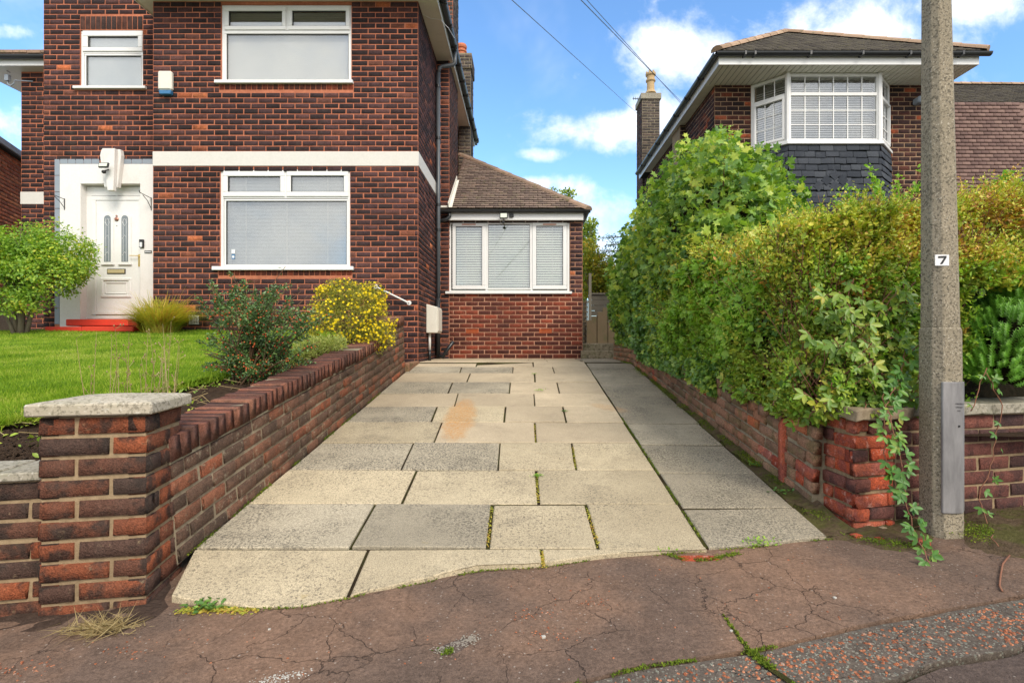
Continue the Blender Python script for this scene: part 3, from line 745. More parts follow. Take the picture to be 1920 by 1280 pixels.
# chimney breasts with stacks
cb = MB(); cb.box(XR1 + .0, -1.42, D2, 10.95, GZ, zt + .25); cb.box(-1.72, -1.40, 10.1, 10.9, zt + .1, zt + 3.0)
breast = cb.build('chimney_breast', M['mortar'], house)
Fb = front(D2); bricks(recs, Fb, XR1, -1.42, ZC - .33, zt + .25, M['brick'], breast, L=.2255)
Fbs = Frame((-1.42, D2, 0), (0, 1, 0), (0, 0, 1), (1, 0, 0)); bricks(recs, Fbs, 0, 1.2, 2.9, zt + .25, M['brick_side'], breast)
FA = front(10.1); bricks(recs, FA, -1.72, -1.40, zt + .1, zt + 3.0, M['brick_grey'], breast)
FA2 = Frame((-1.40, 10.1, 0), (0, 1, 0), (0, 0, 1), (1, 0, 0)); bricks(recs, FA2, 0, .8, zt + .1, zt + 3.0, M['brick_grey'], breast)
cb2 = MB(); cb2.box(-1.62, -1.33, 12.7, 13.3, ZC + 3, Z(102, 12.7)); cb2.box(-1.66, -1.30, 12.66, 13.34, Z(102, 12.7) - .35, Z(102, 12.7) + .01)
stack = cb2.build('chimney_stack', M['mortar_grey'], house)
bricks(recs, front(12.7), -1.62, -1.33, ZC + 3.2, Z(102, 12.7) - .36, M['brick_grey'], stack)
bricks(recs, front(12.66), -1.66, -1.30, Z(102, 12.7) - .35, Z(102, 12.7), M['brick_grey'], stack)
bricks(recs, Frame((-1.33, 12.7, 0), (0, 1, 0), (0, 0, 1), (1, 0, 0)), 0, .6, ZC + 3.2, Z(102, 12.7) - .36, M['brick_grey'], stack)
bricks(recs, Frame((-1.30, 12.66, 0), (0, 1, 0), (0, 0, 1), (1, 0, 0)), 0, .68, Z(102, 12.7) - .35, Z(102, 12.7), M['brick_grey'], stack)
pz = Z(102, 12.7)
MB().lathe((X(865, 12.9), 12.95, pz), [(.12, 0), (.11, .04), (.105, .16), (.13, .18), (.13, .21), (.10, .22), (.10, .25), (.125, .27), (.135, .31), (.12, .36), (.08, .37)], 16).build('chimney_pot', M['terracotta'], stack, smooth=False)
# white band
bm_ = MB(); bm_.box(XL1, XR1 + .012, D1 - .012, D1 + .1, bandz[0] + .004, bandz[1] - .004); bm_.box(XR1 - .1, XR1 + .012, D1 + .1002, 9.748, bandz[0] + .004, bandz[1] - .004)
bm_.build('painted_band', M['render_cream'], house, bevel=.003)
# recessed wall with the door
F0 = front(D0); X0L = X(82, D0)
Wd = winrect(150.5, 268, 57, 168, D0); Dr = winrect(152, 263.5, 345, 612, D0)
Sur = (X(113, D0), XL1 + .33, Z(612, D0), Z(308, D0)); Q = (X(103, D0), XL1 + .33, Z(612, D0), Z(298.5, D0))
mb = MB(); wall_back(mb, F0, X0L, XL1 + .4, GZ, 7.6, [Wd, (Sur[0] + .1, Sur[1] + .05, GZ, Sur[3] - .05)]); mb.box(X0L, X0L + .2, D0 + .201, DS + .3, GZ, 7.6)
rec_wall = mb.build('porch_wall', M['mortar'], house)
sold_d = (Wd[0] + .0, Wd[1] - .0, Wd[3], Wd[3] + .235)
bricks(recs, F0, X0L, XL1 + .3, GZ + .35, 7.59, M['brick'], rec_wall, [Wd, sold_d, Q], L=.2255, off=.03)
soldiers(F0, sold_d[0], sold_d[1], sold_d[2] + .005, sold_d[3], M['brick_side'], rec_wall)
# surround
mb = MB(); cz_ = Z(345, D0)
mb.fbox(F0, Sur[0], Dr[0], GZ + .2, Sur[3], .012, -.3); mb.fbox(F0, Dr[1], Sur[1], GZ + .2, Sur[3], .012, -.3); mb.fbox(F0, Dr[0], Dr[1], cz_, Sur[3], .012, -.3)
surround = mb.build('door_surround', M['render'], house, bevel=.004)
mb = MB()
for y_ in (340, 440, 540):
    pass
k2 = lambda pts, d0, d1: MB().prism([F0.p(X(a, D0 - d0), Z(b, D0 - d0), d1) for a, b in pts], F0.N * (d0 - d1))
mbk = k2([(187, 291), (190, 280), (225, 280), (227, 291), (220, 351), (195, 351)], .09, .012)
b = k2([(191, 278), (215, 278), (212, 357), (201, 357)], .16, .092); mbk.add(b.v, b.f)
mbk.build('keystone', M['render'], surround, bevel=.006)
# quoin border
zq = Q[3]; x = X(103, D0); q1 = X(113, D0)
nq = 10; yv = np.linspace(Z(608, D0), zq, nq + 1)
for i in range(nq): MB().fbox(F0, x, q1 - .004, yv[i] + .003, yv[i + 1] - .003, .010, -.03).build('border_stone', M['quoin'], surround, bevel=.004)
xv = np.linspace(q1, X(187, D0), 6)
for i in range(5): MB().fbox(F0, xv[i] + .003, xv[i + 1] - .003, Z(308, D0) + .002, zq, .010, -.03).build('border_stone', M['quoin'], surround, bevel=.004)
xv = np.linspace(X(227, D0), X(287, D0), 4)
for i in range(3): MB().fbox(F0, xv[i] + .003, xv[i + 1] - .003, Z(308, D0) + .002, zq, .010, -.03).build('border_stone', M['quoin'], surround, bevel=.004)
# left side block
X9 = X(40, DS)
mb = MB(); wall_back(mb, front(DS), X9, X0L + .1, GZ, Z(135, DS)); mb.box(X9, X9 + .2, DS + .201, 14, GZ, Z(135, DS))
sw = mb.build('side_block_wall', M['mortar'], house)
bricks(recs, front(DS), X9, X0L + .1, Z(360, DS), Z(135, DS), M['brick'], sw, anchor='bottom')
bricks(recs, front(DS), X9, X0L + .1, ZC - .2, Z(383, DS), M['brick'], sw, anchor='top')
MB().box(X9 - .01, X0L - .001, DS - .012, DS + .05, Z(383, DS), Z(360, DS)).build('painted_band', M['render_cream'], house, bevel=.003)
zs = Z(135, DS)
MB().box(X9 - .75, X0L - .002, DS - .22, DS - .19, zs - .004, Z(111, DS - .2)).build('fascia', M['upvc'], house, bevel=.003)
MB().box(X9 - .75, X0L - .002, DS - .189, DS + 3, zs, zs + .012).build('soffit', M['upvc_old'], house)
def half_gutter(a, b, r=.055, n=7, th=.004):
    a, b = Vector(a), Vector(b); t = (b - a).normalized(); s = t.cross(Vector((0, 0, 1))).normalized(); mb = MB(); vs = []
    for p in (a, b):
        for k in range(n + 1):
            q = math.pi * k / n; vs.append(p + s * math.cos(q) * r - Vector((0, 0, 1)) * math.sin(q) * r)
        for k in range(n, -1, -1):
            q = math.pi * k / n; vs.append(p + s * math.cos(q) * (r - th) - Vector((0, 0, 1)) * math.sin(q) * (r - th))
    m_ = 2 * (n + 1); fs_ = [(i, (i + 1) % m_, (i + 1) % m_ + m_, i + m_) for i in range(m_)]
    for o_ in (0, m_): fs_ += [(o_ + i, o_ + i + 1, o_ + m_ - 2 - i, o_ + m_ - 1 - i) for i in range(n)]
    mb.add(vs, fs_); return mb
g = half_gutter((X9 - .8, DS - .275, Z(105, DS - .27)), (X0L - .003, DS - .275, Z(105, DS - .27))); g.build('gutter', M['black'], house)
mb = MB(); zr = Z(105, DS - .27)
mb.prism([(X9 - .8, DS - .3, zr + .01), (X0L - .002, DS - .3, zr + .01), (X0L - .002, DS + 2.5, zr + 1.6), (X9 + 1.0, DS + 2.5, zr + 1.6)], (0, 0, .03)); mb.build('side_roof', M['tile'], house)
for i in range(9):
    MB().box(X9 - .8 + i * .24, X9 - .8 + i * .24 + .232, DS - .32, DS - .1, zr + .02 + random.uniform(0, .012), zr + .085).build('verge_tile', M['ridge'], house, bevel=.006)
# main eaves along the front and side of the bay
OX, OY = -1.37, D1 - .42
sf = MB()
sf.box(-5.97, OX, OY, D1 - .001, zt, zt + .012); sf.box(XR1 + .001, OX, D1, D2 - .001, zt, zt + .012); sf.box(-5.97, XL1 - .001, D1, D0 - .01, zt, zt + .012)
sf.box(-1.419, OX, D2, 10.95, zt, zt + .012); sf.box(XR1 + .001, OX, 10.951, 14, zt, zt + .012)
sf.build('soffit', M['upvc_old'], house)
fa = MB(); fa.box(OX, OX + .02, OY - .02, 14, zt - .012, zt + .16); fa.box(-5.99, OX - .0005, OY - .02, OY - .0005, zt - .012, zt + .16); fa.box(-5.99, -5.9705, OY, D0 - .01, zt - .012, zt + .16)
fa.build('fascia', M['upvc_old'], house, bevel=.002)
half_gutter((OX + .078, OY - .05, zt + .13), (OX + .078, 14, zt + .13), .056).build('gutter', M['black'], house)
for y_ in np.arange(8.2, 14, .62): MB().box(OX + .018, OX + .142, y_, y_ + .03, zt + .065, zt + .135).build('gutter_bracket', M['black'], house, bevel=.004)
mb = MB()   # roof slopes (hipped), mostly above the picture
e = zt + .19
xa, xb, ya, yb = -6.0, OX + .06, OY - .06, 14.3
mb.add([(xa, ya, e), (xb, ya, e), (xb - 2.2, ya + 2.2, e + 1.75), (xa + 2.2, ya + 2.2, e + 1.75), (xb, yb, e), (xb - 2.2, yb, e + 1.75), (xa, D0 - .02, e), (xa + 2.2, D0 + .3, e + 1.75)],
       [(0, 1, 2, 3), (1, 4, 5, 2), (0, 3, 7, 6)]); mb.build('roof', M['tile_dark'], house)
MB().box(xa, xb, ya + .0, yb, e - .05, e - .03).build('roof_edge', M['black'], house)

# cable on the soffit
MB().tube([(XR1 + .01, 8.35, zt - .01), (XR1 + .12, 8.45, zt - .015), (OX - .01, 8.48, zt - .015), (OX + .09, 8.7, zt - .02), (OX + .13, 9.1, zt + .05)], .006, 5).build('cable', M['white_rod'], house)

# windows -------------------------------------------------------
def ring(mb, F, r, w_, d0, d1):
    x0, x1, z0, z1 = r; wx = w_ if hasattr(w_, '__len__') else (w_,) * 4      # left,right,bottom,top
    mb.fbox(F, x0, x1, z1 - wx[3], z1, d0, d1); mb.fbox(F, x0, x1, z0, z0 + wx[2], d0, d1)
    mb.fbox(F, x0, x0 + wx[0], z0 + wx[2], z1 - wx[3], d0, d1); mb.fbox(F, x1 - wx[1], x1, z0 + wx[2], z1 - wx[3], d0, d1)
def pane(F, r, par, back='slats', slat='slat', pitch=.025, depth=.09, drop=0):
    x0, x1, z0, z1 = r
    MB().fbox(F, x0 - .004, x1 + .004, z0 - .004, z1 + .004, -.030, -.036).build('pane', M['glass'], par)
def blind(F, r, par, slat='slat', pitch=.024, d=-.085, tilt=.55, cords=3):
    x0, x1, z0, z1 = r; mb = MB(); z = z0 + .01; hw = pitch * .50
    while z < z1 - .01:
        c, s = math.cos(tilt) * hw, math.sin(tilt) * hw
        mb.add([F.p(x0, z - s, d + c * .7), F.p(x1, z - s, d + c * .7), F.p(x1, z + s, d - c * .7), F.p(x0, z + s, d - c * .7), F.p((x0), z + .002, d + .002), F.p(x1, z + .002, d + .002)], [(0, 1, 5, 4), (4, 5, 2, 3)])
        z += pitch * .92
    o = mb.build('blind', M[slat], par, 'stuff')
    m2 = MB()
    for k in range(cords):
        xx = x0 + (x1 - x0) * (k + .5) / cords; m2.fbox(F, xx - .003, xx + .003, z0, z1, d + .017, d + .019)
    if cords: m2.build('blind_cord', M['white_rod'], par)
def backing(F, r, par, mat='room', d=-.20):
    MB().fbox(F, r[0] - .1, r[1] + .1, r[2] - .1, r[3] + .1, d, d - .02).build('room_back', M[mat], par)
def Rp(Y, x0, x1, y0, y1): return (X(x0, Y), X(x1, Y), Z(y1, Y), Z(y0, Y))
def window(Y, outer, sashes, fixed, mullions, sill, blinds, par, mat='upvc', fw=.045):
    F = front(Y); o_ = Rp(Y, *outer)
    mb = MB(); ring(mb, F, o_, fw, -.015, -.07)
    for m_ in mullions: mb.fbox(F, *Rp(Y, *m_), -.0155, -.069)
    fr = mb.build('window_frame', M[mat], par, bevel=.005)
    for so_, gl in sashes:
        s = Rp(Y, *so_); g_ = Rp(Y, *gl); mb = MB()
        ring(mb, F, s, (g_[0] - s[0], s[1] - g_[1], g_[2] - s[2], s[3] - g_[3]), .002, -.05)
        sh_ = mb.build('sash', M[mat], fr, bevel=.007); pane(F, g_, sh_) if False else MB().fbox(F, g_[0] - .003, g_[1] + .003, g_[2] - .003, g_[3] + .003, -.030, -.036).build('pane', M['glass'], fr)
        mg = MB(); ring(mg, F, (g_[0], g_[1], g_[2], g_[3]), .006, -.012, -.0295); mg.build('gasket', M['iron'], fr)
    for gl in fixed:
        g_ = Rp(Y, *gl); mb = MB(); q_ = (g_[0] - .028, g_[1] + .028, g_[2] - .028, g_[3] + .028); ring(mb, F, q_, .028, -.008, -.05); mb.build('bead', M[mat], fr, bevel=.005)
        MB().fbox(F, g_[0] - .003, g_[1] + .003, g_[2] - .003, g_[3] + .003, -.030, -.036).build('pane', M['glass'], fr)
        mg = MB(); ring(mg, F, (g_[0], g_[1], g_[2], g_[3]), .005, -.014, -.0295); mg.build('gasket', M['iron'], fr)
    for b_ in blinds:
        b_(F, fr, o_)
    if sill:
        s = Rp(Y, *sill); mb = MB(); mb.fbox(F, s[0], s[1], s[2], s[3], .055, -.06); mb.build('sill', M[mat], fr, bevel=.004)
    return fr
def inner(o_, m_=.05): return (o_[0] + m_, o_[1] - m_, o_[2] + m_, o_[3] - m_)
window(D1, (415, 658.5, 9, 157), [((421, 536, 13, 56), (428.5, 528.5, 20.7, 48.5)), ((540, 656, 13, 56), (547.5, 648, 20, 48.2))], [(424, 653, 63, 151.5)], [(535, 541, 12, 58), (419, 656, 56, 60)], (405, 663, 152.5, 158.5),
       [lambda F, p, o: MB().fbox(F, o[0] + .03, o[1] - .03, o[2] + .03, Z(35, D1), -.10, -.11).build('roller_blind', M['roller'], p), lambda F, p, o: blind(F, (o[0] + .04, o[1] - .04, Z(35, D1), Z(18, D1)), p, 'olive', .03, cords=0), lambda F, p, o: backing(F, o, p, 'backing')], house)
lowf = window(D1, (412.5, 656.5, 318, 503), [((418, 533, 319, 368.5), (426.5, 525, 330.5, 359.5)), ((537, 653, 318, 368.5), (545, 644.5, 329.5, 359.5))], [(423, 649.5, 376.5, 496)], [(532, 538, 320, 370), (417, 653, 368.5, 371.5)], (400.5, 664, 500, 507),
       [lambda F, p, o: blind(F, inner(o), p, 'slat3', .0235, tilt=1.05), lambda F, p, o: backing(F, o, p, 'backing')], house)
# stickers on the lower window
for (a, b, c, d, m_) in ((432, 439, 467, 474.5, 'slat'), (432.5, 438.5, 476, 485, 'blue')):
    MB().fbox(front(D1), X(a, D1), X(b, D1), Z(d, D1), Z(c, D1), -.027, -.0295).build('sticker', M[m_], lowf)
MB().fbox(front(D1), X(433.5, D1), X(437.5, D1), Z(483, D1), Z(478.5, D1), -.0255, -.0268).build('sticker', M['slat'], lowf)
window(D0, (150.5, 268, 57, 166), [((154.5, 267, 57.5, 96.5), (164, 258, 68, 88.5))], [(160.5, 264.5, 104, 161.5)], [(153, 266, 96.5, 100)], (141, 276, 163.5, 168.5),
       [lambda F, p, o: MB().fbox(F, o[0] + .03, o[1] - .03, o[2] + .03, o[3] - .03, -.06, -.065).build('frosting', M['obscure'], p)], house)

# door ----------------------------------------------------------
DD = 8.63; Fd = front(DD)
dr = MB(); o_ = (X(162, DD), X(272, DD), Z(598, DD), Z(350, DD))
ring(dr, Fd, o_, (X(172, DD) - o_[0], .09, .06, Z(350, DD) - Z(367, DD)), 0, -.07)
dframe = dr.build('door_frame', M['upvc'], house, bevel=.005)
l_ = (X(172.5, DD), X(266, DD), Z(589.5, DD), Z(368, DD))
mb = MB(); ring(mb, Fd, l_, (X(180.5, DD) - l_[0], .05, .05, .07), .012, -.05)
gl_l, gl_r = (191.5, 215, 399, 497), (224, 247.5, 399, 497)
mb.fbox(Fd, X(180.5, DD), X(263, DD), Z(584, DD), Z(376, DD), .002, -.04)
leaf = mb.build('door', M['upvc'], dframe, bevel=.004)
def arch(x0, x1, y0, y1, Y, d, n_=8):
    a, b = X(x0, Y), X(x1, Y); r_ = (b - a) / 2; zt_ = Z(y0, Y); zb = Z(y1, Y); F = front(Y)
    pts = [F.p(a, zb, d), F.p(b, zb, d)] + [F.p((a + b) / 2 + r_ * math.cos(math.pi * k / n_), zt_ - r_ + r_ * math.sin(math.pi * k / n_), d) for k in range(n_ + 1)]
    return pts
for s, (a, b) in enumerate(((192.5, 214), (225, 246.5))):
    MB().prism(arch(a, b, 399, 494, DD, .0022), Fd.N * .012).build('panel_moulding', M['upvc'], leaf, bevel=.005)
    MB().prism(arch(a + 4, b - 5, 404, 491, DD, .0145), Fd.N * .002).build('glass_panel', M['glass_lead'], leaf)
    cx_ = X((a + b - 1) / 2, DD); lm = MB()
    for yy in (417, 448, 479):
        zc_ = Z(yy, DD); w_, h_ = .04, .06
        lm.tube([Fd.p(cx_ - w_, zc_, .018), Fd.p(cx_, zc_ + h_, .018), Fd.p(cx_ + w_, zc_, .018), Fd.p(cx_, zc_ - h_, .018), Fd.p(cx_ - w_, zc_, .018)], .0035, 4)
    for xx in (-.025, .025): lm.tube([Fd.p(cx_ + xx, Z(490, DD), .0175), Fd.p(cx_ + xx, Z(410, DD), .0175)], .003, 4)
    lm.build('lead_came', M['slat'], leaf)
    MB().fbox(Fd, X(a - 1.5, DD), X(b + 1.5, DD), Z(497, DD), Z(494.3, DD), .03, .003).build('panel_sill', M['upvc'], leaf, bevel=.004)
mb = MB(); ring(mb, Fd, (X(190, DD), X(247, DD), Z(557.5, DD), Z(521, DD)), .045, .022, .0025); ring(mb, Fd, (X(198, DD), X(239, DD), Z(551, DD), Z(529, DD)), .018, .016, .0025)
mb.build('lower_panel', M['upvc'], leaf, bevel=.007)
MB().fbox(Fd, X(201.5, DD), X(236, DD), Z(513.5, DD), Z(504, DD), .012, .0025).build('letterbox_surround', M['iron'], leaf, bevel=.002)
MB().fbox(Fd, X(203, DD), X(234.5, DD), Z(512.2, DD), Z(505.5, DD), .02, .0125).build('letterbox', M['gold_satin'], leaf, bevel=.003)
mb = MB(); mb.tube([Fd.p(X(262, DD), Z(480.5, DD), .06), Fd.p(X(248, DD), Z(480, DD), .06)], .007); mb.tube([Fd.p(X(262, DD), Z(480.5, DD), .0), Fd.p(X(262, DD), Z(480.5, DD), .065)], .008); mb.fbox(Fd, X(260.5, DD), X(263.6, DD), Z(500, DD), Z(477, DD), .018, .0125)
mb.build('handle', M['brass'], leaf)
mb = MB(); mb.lathe(Fd.p(X(219.5, DD), Z(411, DD), .003), [(.001, .0), (.03, .002), (.034, .012), (.02, .022), (.001, .026)], 12, 'y'); mb.lathe(Fd.p(X(219.5, DD), Z(405, DD), .003), [(.001, .0), (.014, .002), (.014, .012), (.001, .018)], 8, 'y'); MB().lathe(Fd.p(X(219.5, DD), Z(423.5, DD), .003), [(.001, 0), (.008, .004), (.001, .008)], 8, 'y').build('spy_hole', M['iron'], leaf)
mb.build('door_knocker', m_plain('copper knocker', (.35, .16, .11), .3, .5, 0, metal=.6), leaf)
# doorbell, name plate
mb = MB(); mb.fbox(F0, X(263.5, D0), X(272, D0), Z(465, D0), Z(449.5, D0), .04, .0125); bell = mb.build('wall_light', M['iron'], None, bevel=.006); tag(bell, 'small black doorbell lantern on the white jamb beside the door', 'doorbell')
o = MB().fbox(F0, X(265, D0), X(270, D0), Z(464, D0), Z(455, D0), .046, .0402).build('lens', M['slat'], bell, bevel=.003)
np_ = MB().fbox(F0, X(272.5, D0), X(285.5, D0), Z(475, D0), Z(470, D0), .02, .0125).build('name_plate', M['iron'], None); tag(np_, 'tiny dark plate with pale lettering on the white door jamb', 'sign')
mb = MB()
for k in range(6): mb.fbox(F0, X(273.5 + k * 1.9, D0), X(274.7 + k * 1.9, D0), Z(473.7, D0), Z(471.3, D0), .0215, .0205)
mb.build('lettering', M['slat'], np_)
# steps
s1 = MB().box(X(149, 8.42), X(262, 8.42), 8.16, 8.60, Z(611, 8.2), Z(598.5, 8.2)).build('door_step', M['red_paint'], None, bevel=.012); tag(s1, 'upper bright red painted step right under the white door', 'step')
s2 = MB(); s2.box(X(98, 7.95), X(165, 7.95), 7.82, 8.155, Z(622, 7.9), Z(612.5, 7.9)); s2.box(X(165.5, 7.95), X(262, 7.95), 7.82, 8.155, Z(622, 7.9), Z(612, 7.9))
tag(s2.build('door_step', M['red_paint'], None, bevel=.012), 'lower wider red painted step at the edge of the lawn', 'step')

# extension -----------------------------------------------------
XE0, XE1 = -1.418, X(1092, D2)
Fe = front(D2); We = winrect(841, 1068.5, 415, 549, D2)
ze = Z(412, D2); gz2 = ZC - .34
mb = MB(); wall_back(mb, Fe, XE0, XE1, gz2, ze + .05, [We]); mb.box(XE1 - .2, XE1, D2 + .201, 13.0, gz2, ze + .05)
ew = mb.build('extension_wall', M['mortar_pale'], house)
zb = Z(549, D2)
bricks(recs, Fe, XE0, XE1, gz2, zb, M['brick_red'], ew, anchor='top', L=.232, H=.0815, off=.05, proud=.006)
bricks(recs, Fe, XE0, XE1, zb, ze + .05, M['brick'], ew, [We], L=.232, H=.0815, proud=.006)
bricks(recs, Frame((XE1, D2, 0), (0, 1, 0), (0, 0, 1), (1, 0, 0)), 0, 3.2, gz2, ze + .05, M['brick_red'], ew, L=.232, H=.0815)
window(D2, (841, 1068, 415, 549), [((848, 911, 418, 542), (854.5, 903.5, 424.5, 535)), ((998, 1063, 417, 542), (1005.5, 1055.5, 423.5, 535))], [(915.5, 993.5, 420.5, 540)], [(910, 914.5, 418, 545), (994.5, 999, 418, 545)], (835.5, 1072, 546.5, 551),
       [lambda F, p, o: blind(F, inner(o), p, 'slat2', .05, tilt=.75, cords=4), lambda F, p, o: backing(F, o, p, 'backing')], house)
mb = MB()
for a, b in ((866, 892), (1018, 1043)): mb.fbox(Fe, X(a, D2), X(b, D2), Z(421.8, D2), Z(419.8, D2), .006, -.014)
mb.build('trickle_vent', M['terracotta'], house)
for a, b in ((874, 897), (1011, 1034)):
    mb = MB(); z0_, z1_ = Z(624, D2), Z(617, D2); x0_, x1_ = X(a, D2), X(b, D2); ring(mb, Fe, (x0_, x1_, z0_, z1_), .008, .012, -.01)
    for k in range(1, 10): xx = x0_ + (x1_ - x0_) * k / 10; mb.fbox(Fe, xx - .004, xx + .004, z0_ + .008, z1_ - .008, .011, -.01)
    mb.fbox(Fe, x0_ + .008, x1_ - .008, (z0_ + z1_) / 2 - .003, (z0_ + z1_) / 2 + .003, .0105, -.01)
    mb.build('air_brick', m_plain('air brick %d' % a, (.55, .12, .035), .7, .2, .1), house)
# eave
YF = D2 - .12
MB().box(XE0 + .0, X(1094, YF), YF, YF + .02, Z(412.5, YF), Z(398, YF)).build('extension_fascia', M['upvc'], house, bevel=.003)
MB().box(XE0, X(1094, YF), YF + .0205, D2 + .0, Z(412.5, YF) + .01, Z(412.5, YF) + .02).build('extension_soffit', M['upvc'], house)
MB().box(X(1094, YF) , X(1094, YF) + .02, YF, 13, Z(412.5, YF), Z(398, YF)).build('side_fascia', M['black'], house)
YG = YF - .055
half_gutter((X(827, YG), YG, Z(394, YG)), (X(1107, YG), YG, Z(394, YG)), .05).build('extension_gutter', M['black'], house)
half_gutter((X(1102, YG), YG - .03, Z(394, YG)), (X(1102, YG), 13, Z(394, YG)), .05).build('side_gutter', M['black'], house)
# sloping roof of tiles
ezr = Z(392, YG) + .01; XC = X(1101, YG); run, rise = 2.65, 1.93
sl = math.hypot(run, rise); sv = Vector((0, run / sl, rise / sl)); sn = Vector((0, -rise / sl, run / sl))
FR = Frame((0, YG, ezr), (1, 0, 0), sv, sn)
MB().add([FR.p(-1.42, 0, -.02), FR.p(XC, 0, -.02), FR.p(-1.42, sl, -.02)], [(0, 1, 2)]).build('roof_deck', M['tile_dark'], house)
MB().add([(XC, YG, ezr - .02), (XC, 13.2, ezr - .02), (XC - 2.6, 13.2, ezr + rise), FR.p(-1.42, sl, -.02)], [(0, 1, 2, 3)]).build('extension_roof_side', M['tile_dark'], house)
trec = []; gauge = .098; nrow = int(sl / gauge)
for k in range(nrow):
    v_ = k * gauge; xr = XC - (v_ / sl) * (XC + 1.45); x_ = -1.415 - (.083 if k % 2 else 0)
    while x_ < xr - .02:
        a, b = max(x_, -1.415), min(x_ + .165, xr + .02)
        if b - a > .03:
            m4 = mat4(FR, (a + b) / 2, v_ + gauge * .5, -.012, .018, b - a - .005, gauge - .014, random.gauss(0, .01), random.uniform(.0, .004))  # tiles cut short: slots over dark deck imitate shadow and dirt under each course
            tl_ = Matrix.Rotation(R(-12), 4, 'X'); t_ = m4.translation.copy(); m4.translation = (0, 0, 0); m4 = tl_ @ m4; m4.translation = t_
            trec.append((m4, ('n', random.randrange(5)), M['tile'], None))
        x_ += .165
roofp = MB().add([FR.p(-1.42, 0, -.015), FR.p(XC, 0, -.015), FR.p(-1.42, sl, -.015)], [(0, 1, 2)]).build('extension_roof', M['tile_dark'], house)
trec = [(a, b, c, roofp) for a, b, c, d in trec]
place(trec, 'tile', house, 300, 'tiling')
hip0, hip1 = FR.p(XC + .03, -.02, .0), FR.p(-1.5, sl, .0)
nh = 9
for i in range(nh):
    a = hip0.lerp(hip1, i / nh); b = hip0.lerp(hip1, (i + 1.06) / nh); d = (b - a).normalized(); s = d.cross(Vector((0, 0, 1))).normalized(); u_ = s.cross(d)
    vs_ = []
    for p_, rr in ((a, .105), (b, .09)):
        for k in range(7):
            q = math.pi * k / 6; vs_.append(p_ + s * math.cos(q) * rr + u_ * (math.sin(q) * rr * .75 - .02))
    MB().add(vs_, [(k, k + 1, k + 8, k + 7) for k in range(6)] + [tuple(range(7)), tuple(range(13, 6, -1))]).build('hip_tile', M['ridge'], house, bevel=.004)
# flashing
fl = MB(); Fl_ = Frame((-1.418, YG, ezr), (0, 1, 0), (0, 0, 1), (1, 0, 0))
pts = [FR.p(-1.413, .0, .03), FR.p(-1.413, 1.5, .03), FR.p(-1.413, 1.5, .10), FR.p(-1.413, .0, .10)]
fl.prism(pts, (.012, 0, 0)); fl.prism([FR.p(-1.40, 0, .022), FR.p(-1.34, 0, .022), FR.p(-1.36, 1.45, .022), FR.p(-1.40, 1.45, .022)], (0, 0, .008))
fl.box(-1.60, -1.405, YG - .0, D2 - .005, Z(393, D2) - .005, Z(393, D2) + .03)
fl.build('flashing', M['upvc_old'], house)
place(recs, 'brick', house, 300, 'brickwork')

# drain pipes
dp = thing('drainpipe', 'dark downpipe running down the corner between the house side and the extension', 'pipe', (X(822, 9.6), 9.6, ZC - .3))
xp = X(822, 9.55)
MB().tube([(xp, 9.55, ZC - .29), (xp, 9.55, Z(136, 9.55))], .038, 12).build('pipe', M['grey_metal'], dp, smooth=True)
mb = MB(); mb.tube([(xp, 9.55, Z(138, 9.55)), (xp + .02, 9.55, Z(128, 9.55)), (xp + .06, 9.57, Z(124, 9.55)), (OX + .04, 9.6, Z(122, 9.6)), (OX + .078, 9.6, Z(118, 9.6)), (OX + .078, 9.6, zt + .1)], .036, 12); mb.build('offset_bend', M['grey_metal'], dp, smooth=True)
for y_ in (165, 262, 387, 434, 556):
    mb = MB(); mb.lathe((xp, 9.55, Z(y_, 9.55)), [(.044, 0), (.044, .05)], 12); mb.box(xp - .075, xp + .02, 9.56, 9.585, Z(y_, 9.55) + .005, Z(y_, 9.55) + .045); mb.build('clip', M['black'], dp)
mb = MB(); mb.tube([(xp, 9.5, Z(560, 9.5)), (xp, 9.5, ZC - .24)], .045, 10); mb.tube([(xp + .02, 9.48, ZC - .24), (xp + .10, 9.46, ZC - .26), (X(836, 9.5), 9.45, Z(660, 9.5)), (X(851, 9.5), 9.45, Z(640, 9.5))], .034, 8)
mb.build('soil_pipe', M['black'], dp, smooth=True)
mb = MB(); mb.tube([(X(843, 9.6), 9.6, Z(396, 9.6)), (X(843, 9.6), 9.6, Z(406, 9.6)), (X(838, 9.6), 9.6, Z(411, 9.6)), (xp, 9.57, Z(416, 9.6))], .033, 10); mb.build('branch', M['black'], dp, smooth=True)
# meter box
mbx = thing('meter_box', 'cream utility meter box fixed on the house side above a white pipe', 'meter box', (-1.56, 8.9, Z(600, 8.9)))
Fm = FS; y0m, y1m = X(0, 1) * 0 + 8.66, 9.10
ym0 = XR1 * FPX / (798 - VX); ym1 = ym0 + .45; dpt = X(820, ym0) - XR1
z0m, z1m = Z(624, ym0), Z(572, ym0)
mb = MB(); mb.prism([(XR1 + .008, ym0, z0m), (XR1 + dpt, ym0, z0m), (XR1 + dpt, ym0, z1m - .03), (XR1 + .008, ym0, z1m + .02)], (0, .45, 0)); mb.build('case', M['cream_box'], mbx, bevel=.01)
mb = MB(); mb.box(XR1 + dpt + .0005, XR1 + dpt + .012, ym0 + .03, ym0 + .42, z0m + .03, z1m - .06); mb.build('door', M['cream_box'], mbx, bevel=.004)
MB().tube([(XR1 + .05, ym0 + .1, z0m), (XR1 + .05, ym0 + .1, Z(656, ym0))], .022, 10).build('pipe', M['white_rod'], mbx, smooth=True)
MB().tube([(XR1 + .05, ym0 + .1, Z(656, ym0)), (XR1 + .05, ym0 + .1, ZC - .31)], .024, 10).build('pipe_foot', M['black'], mbx, smooth=True)
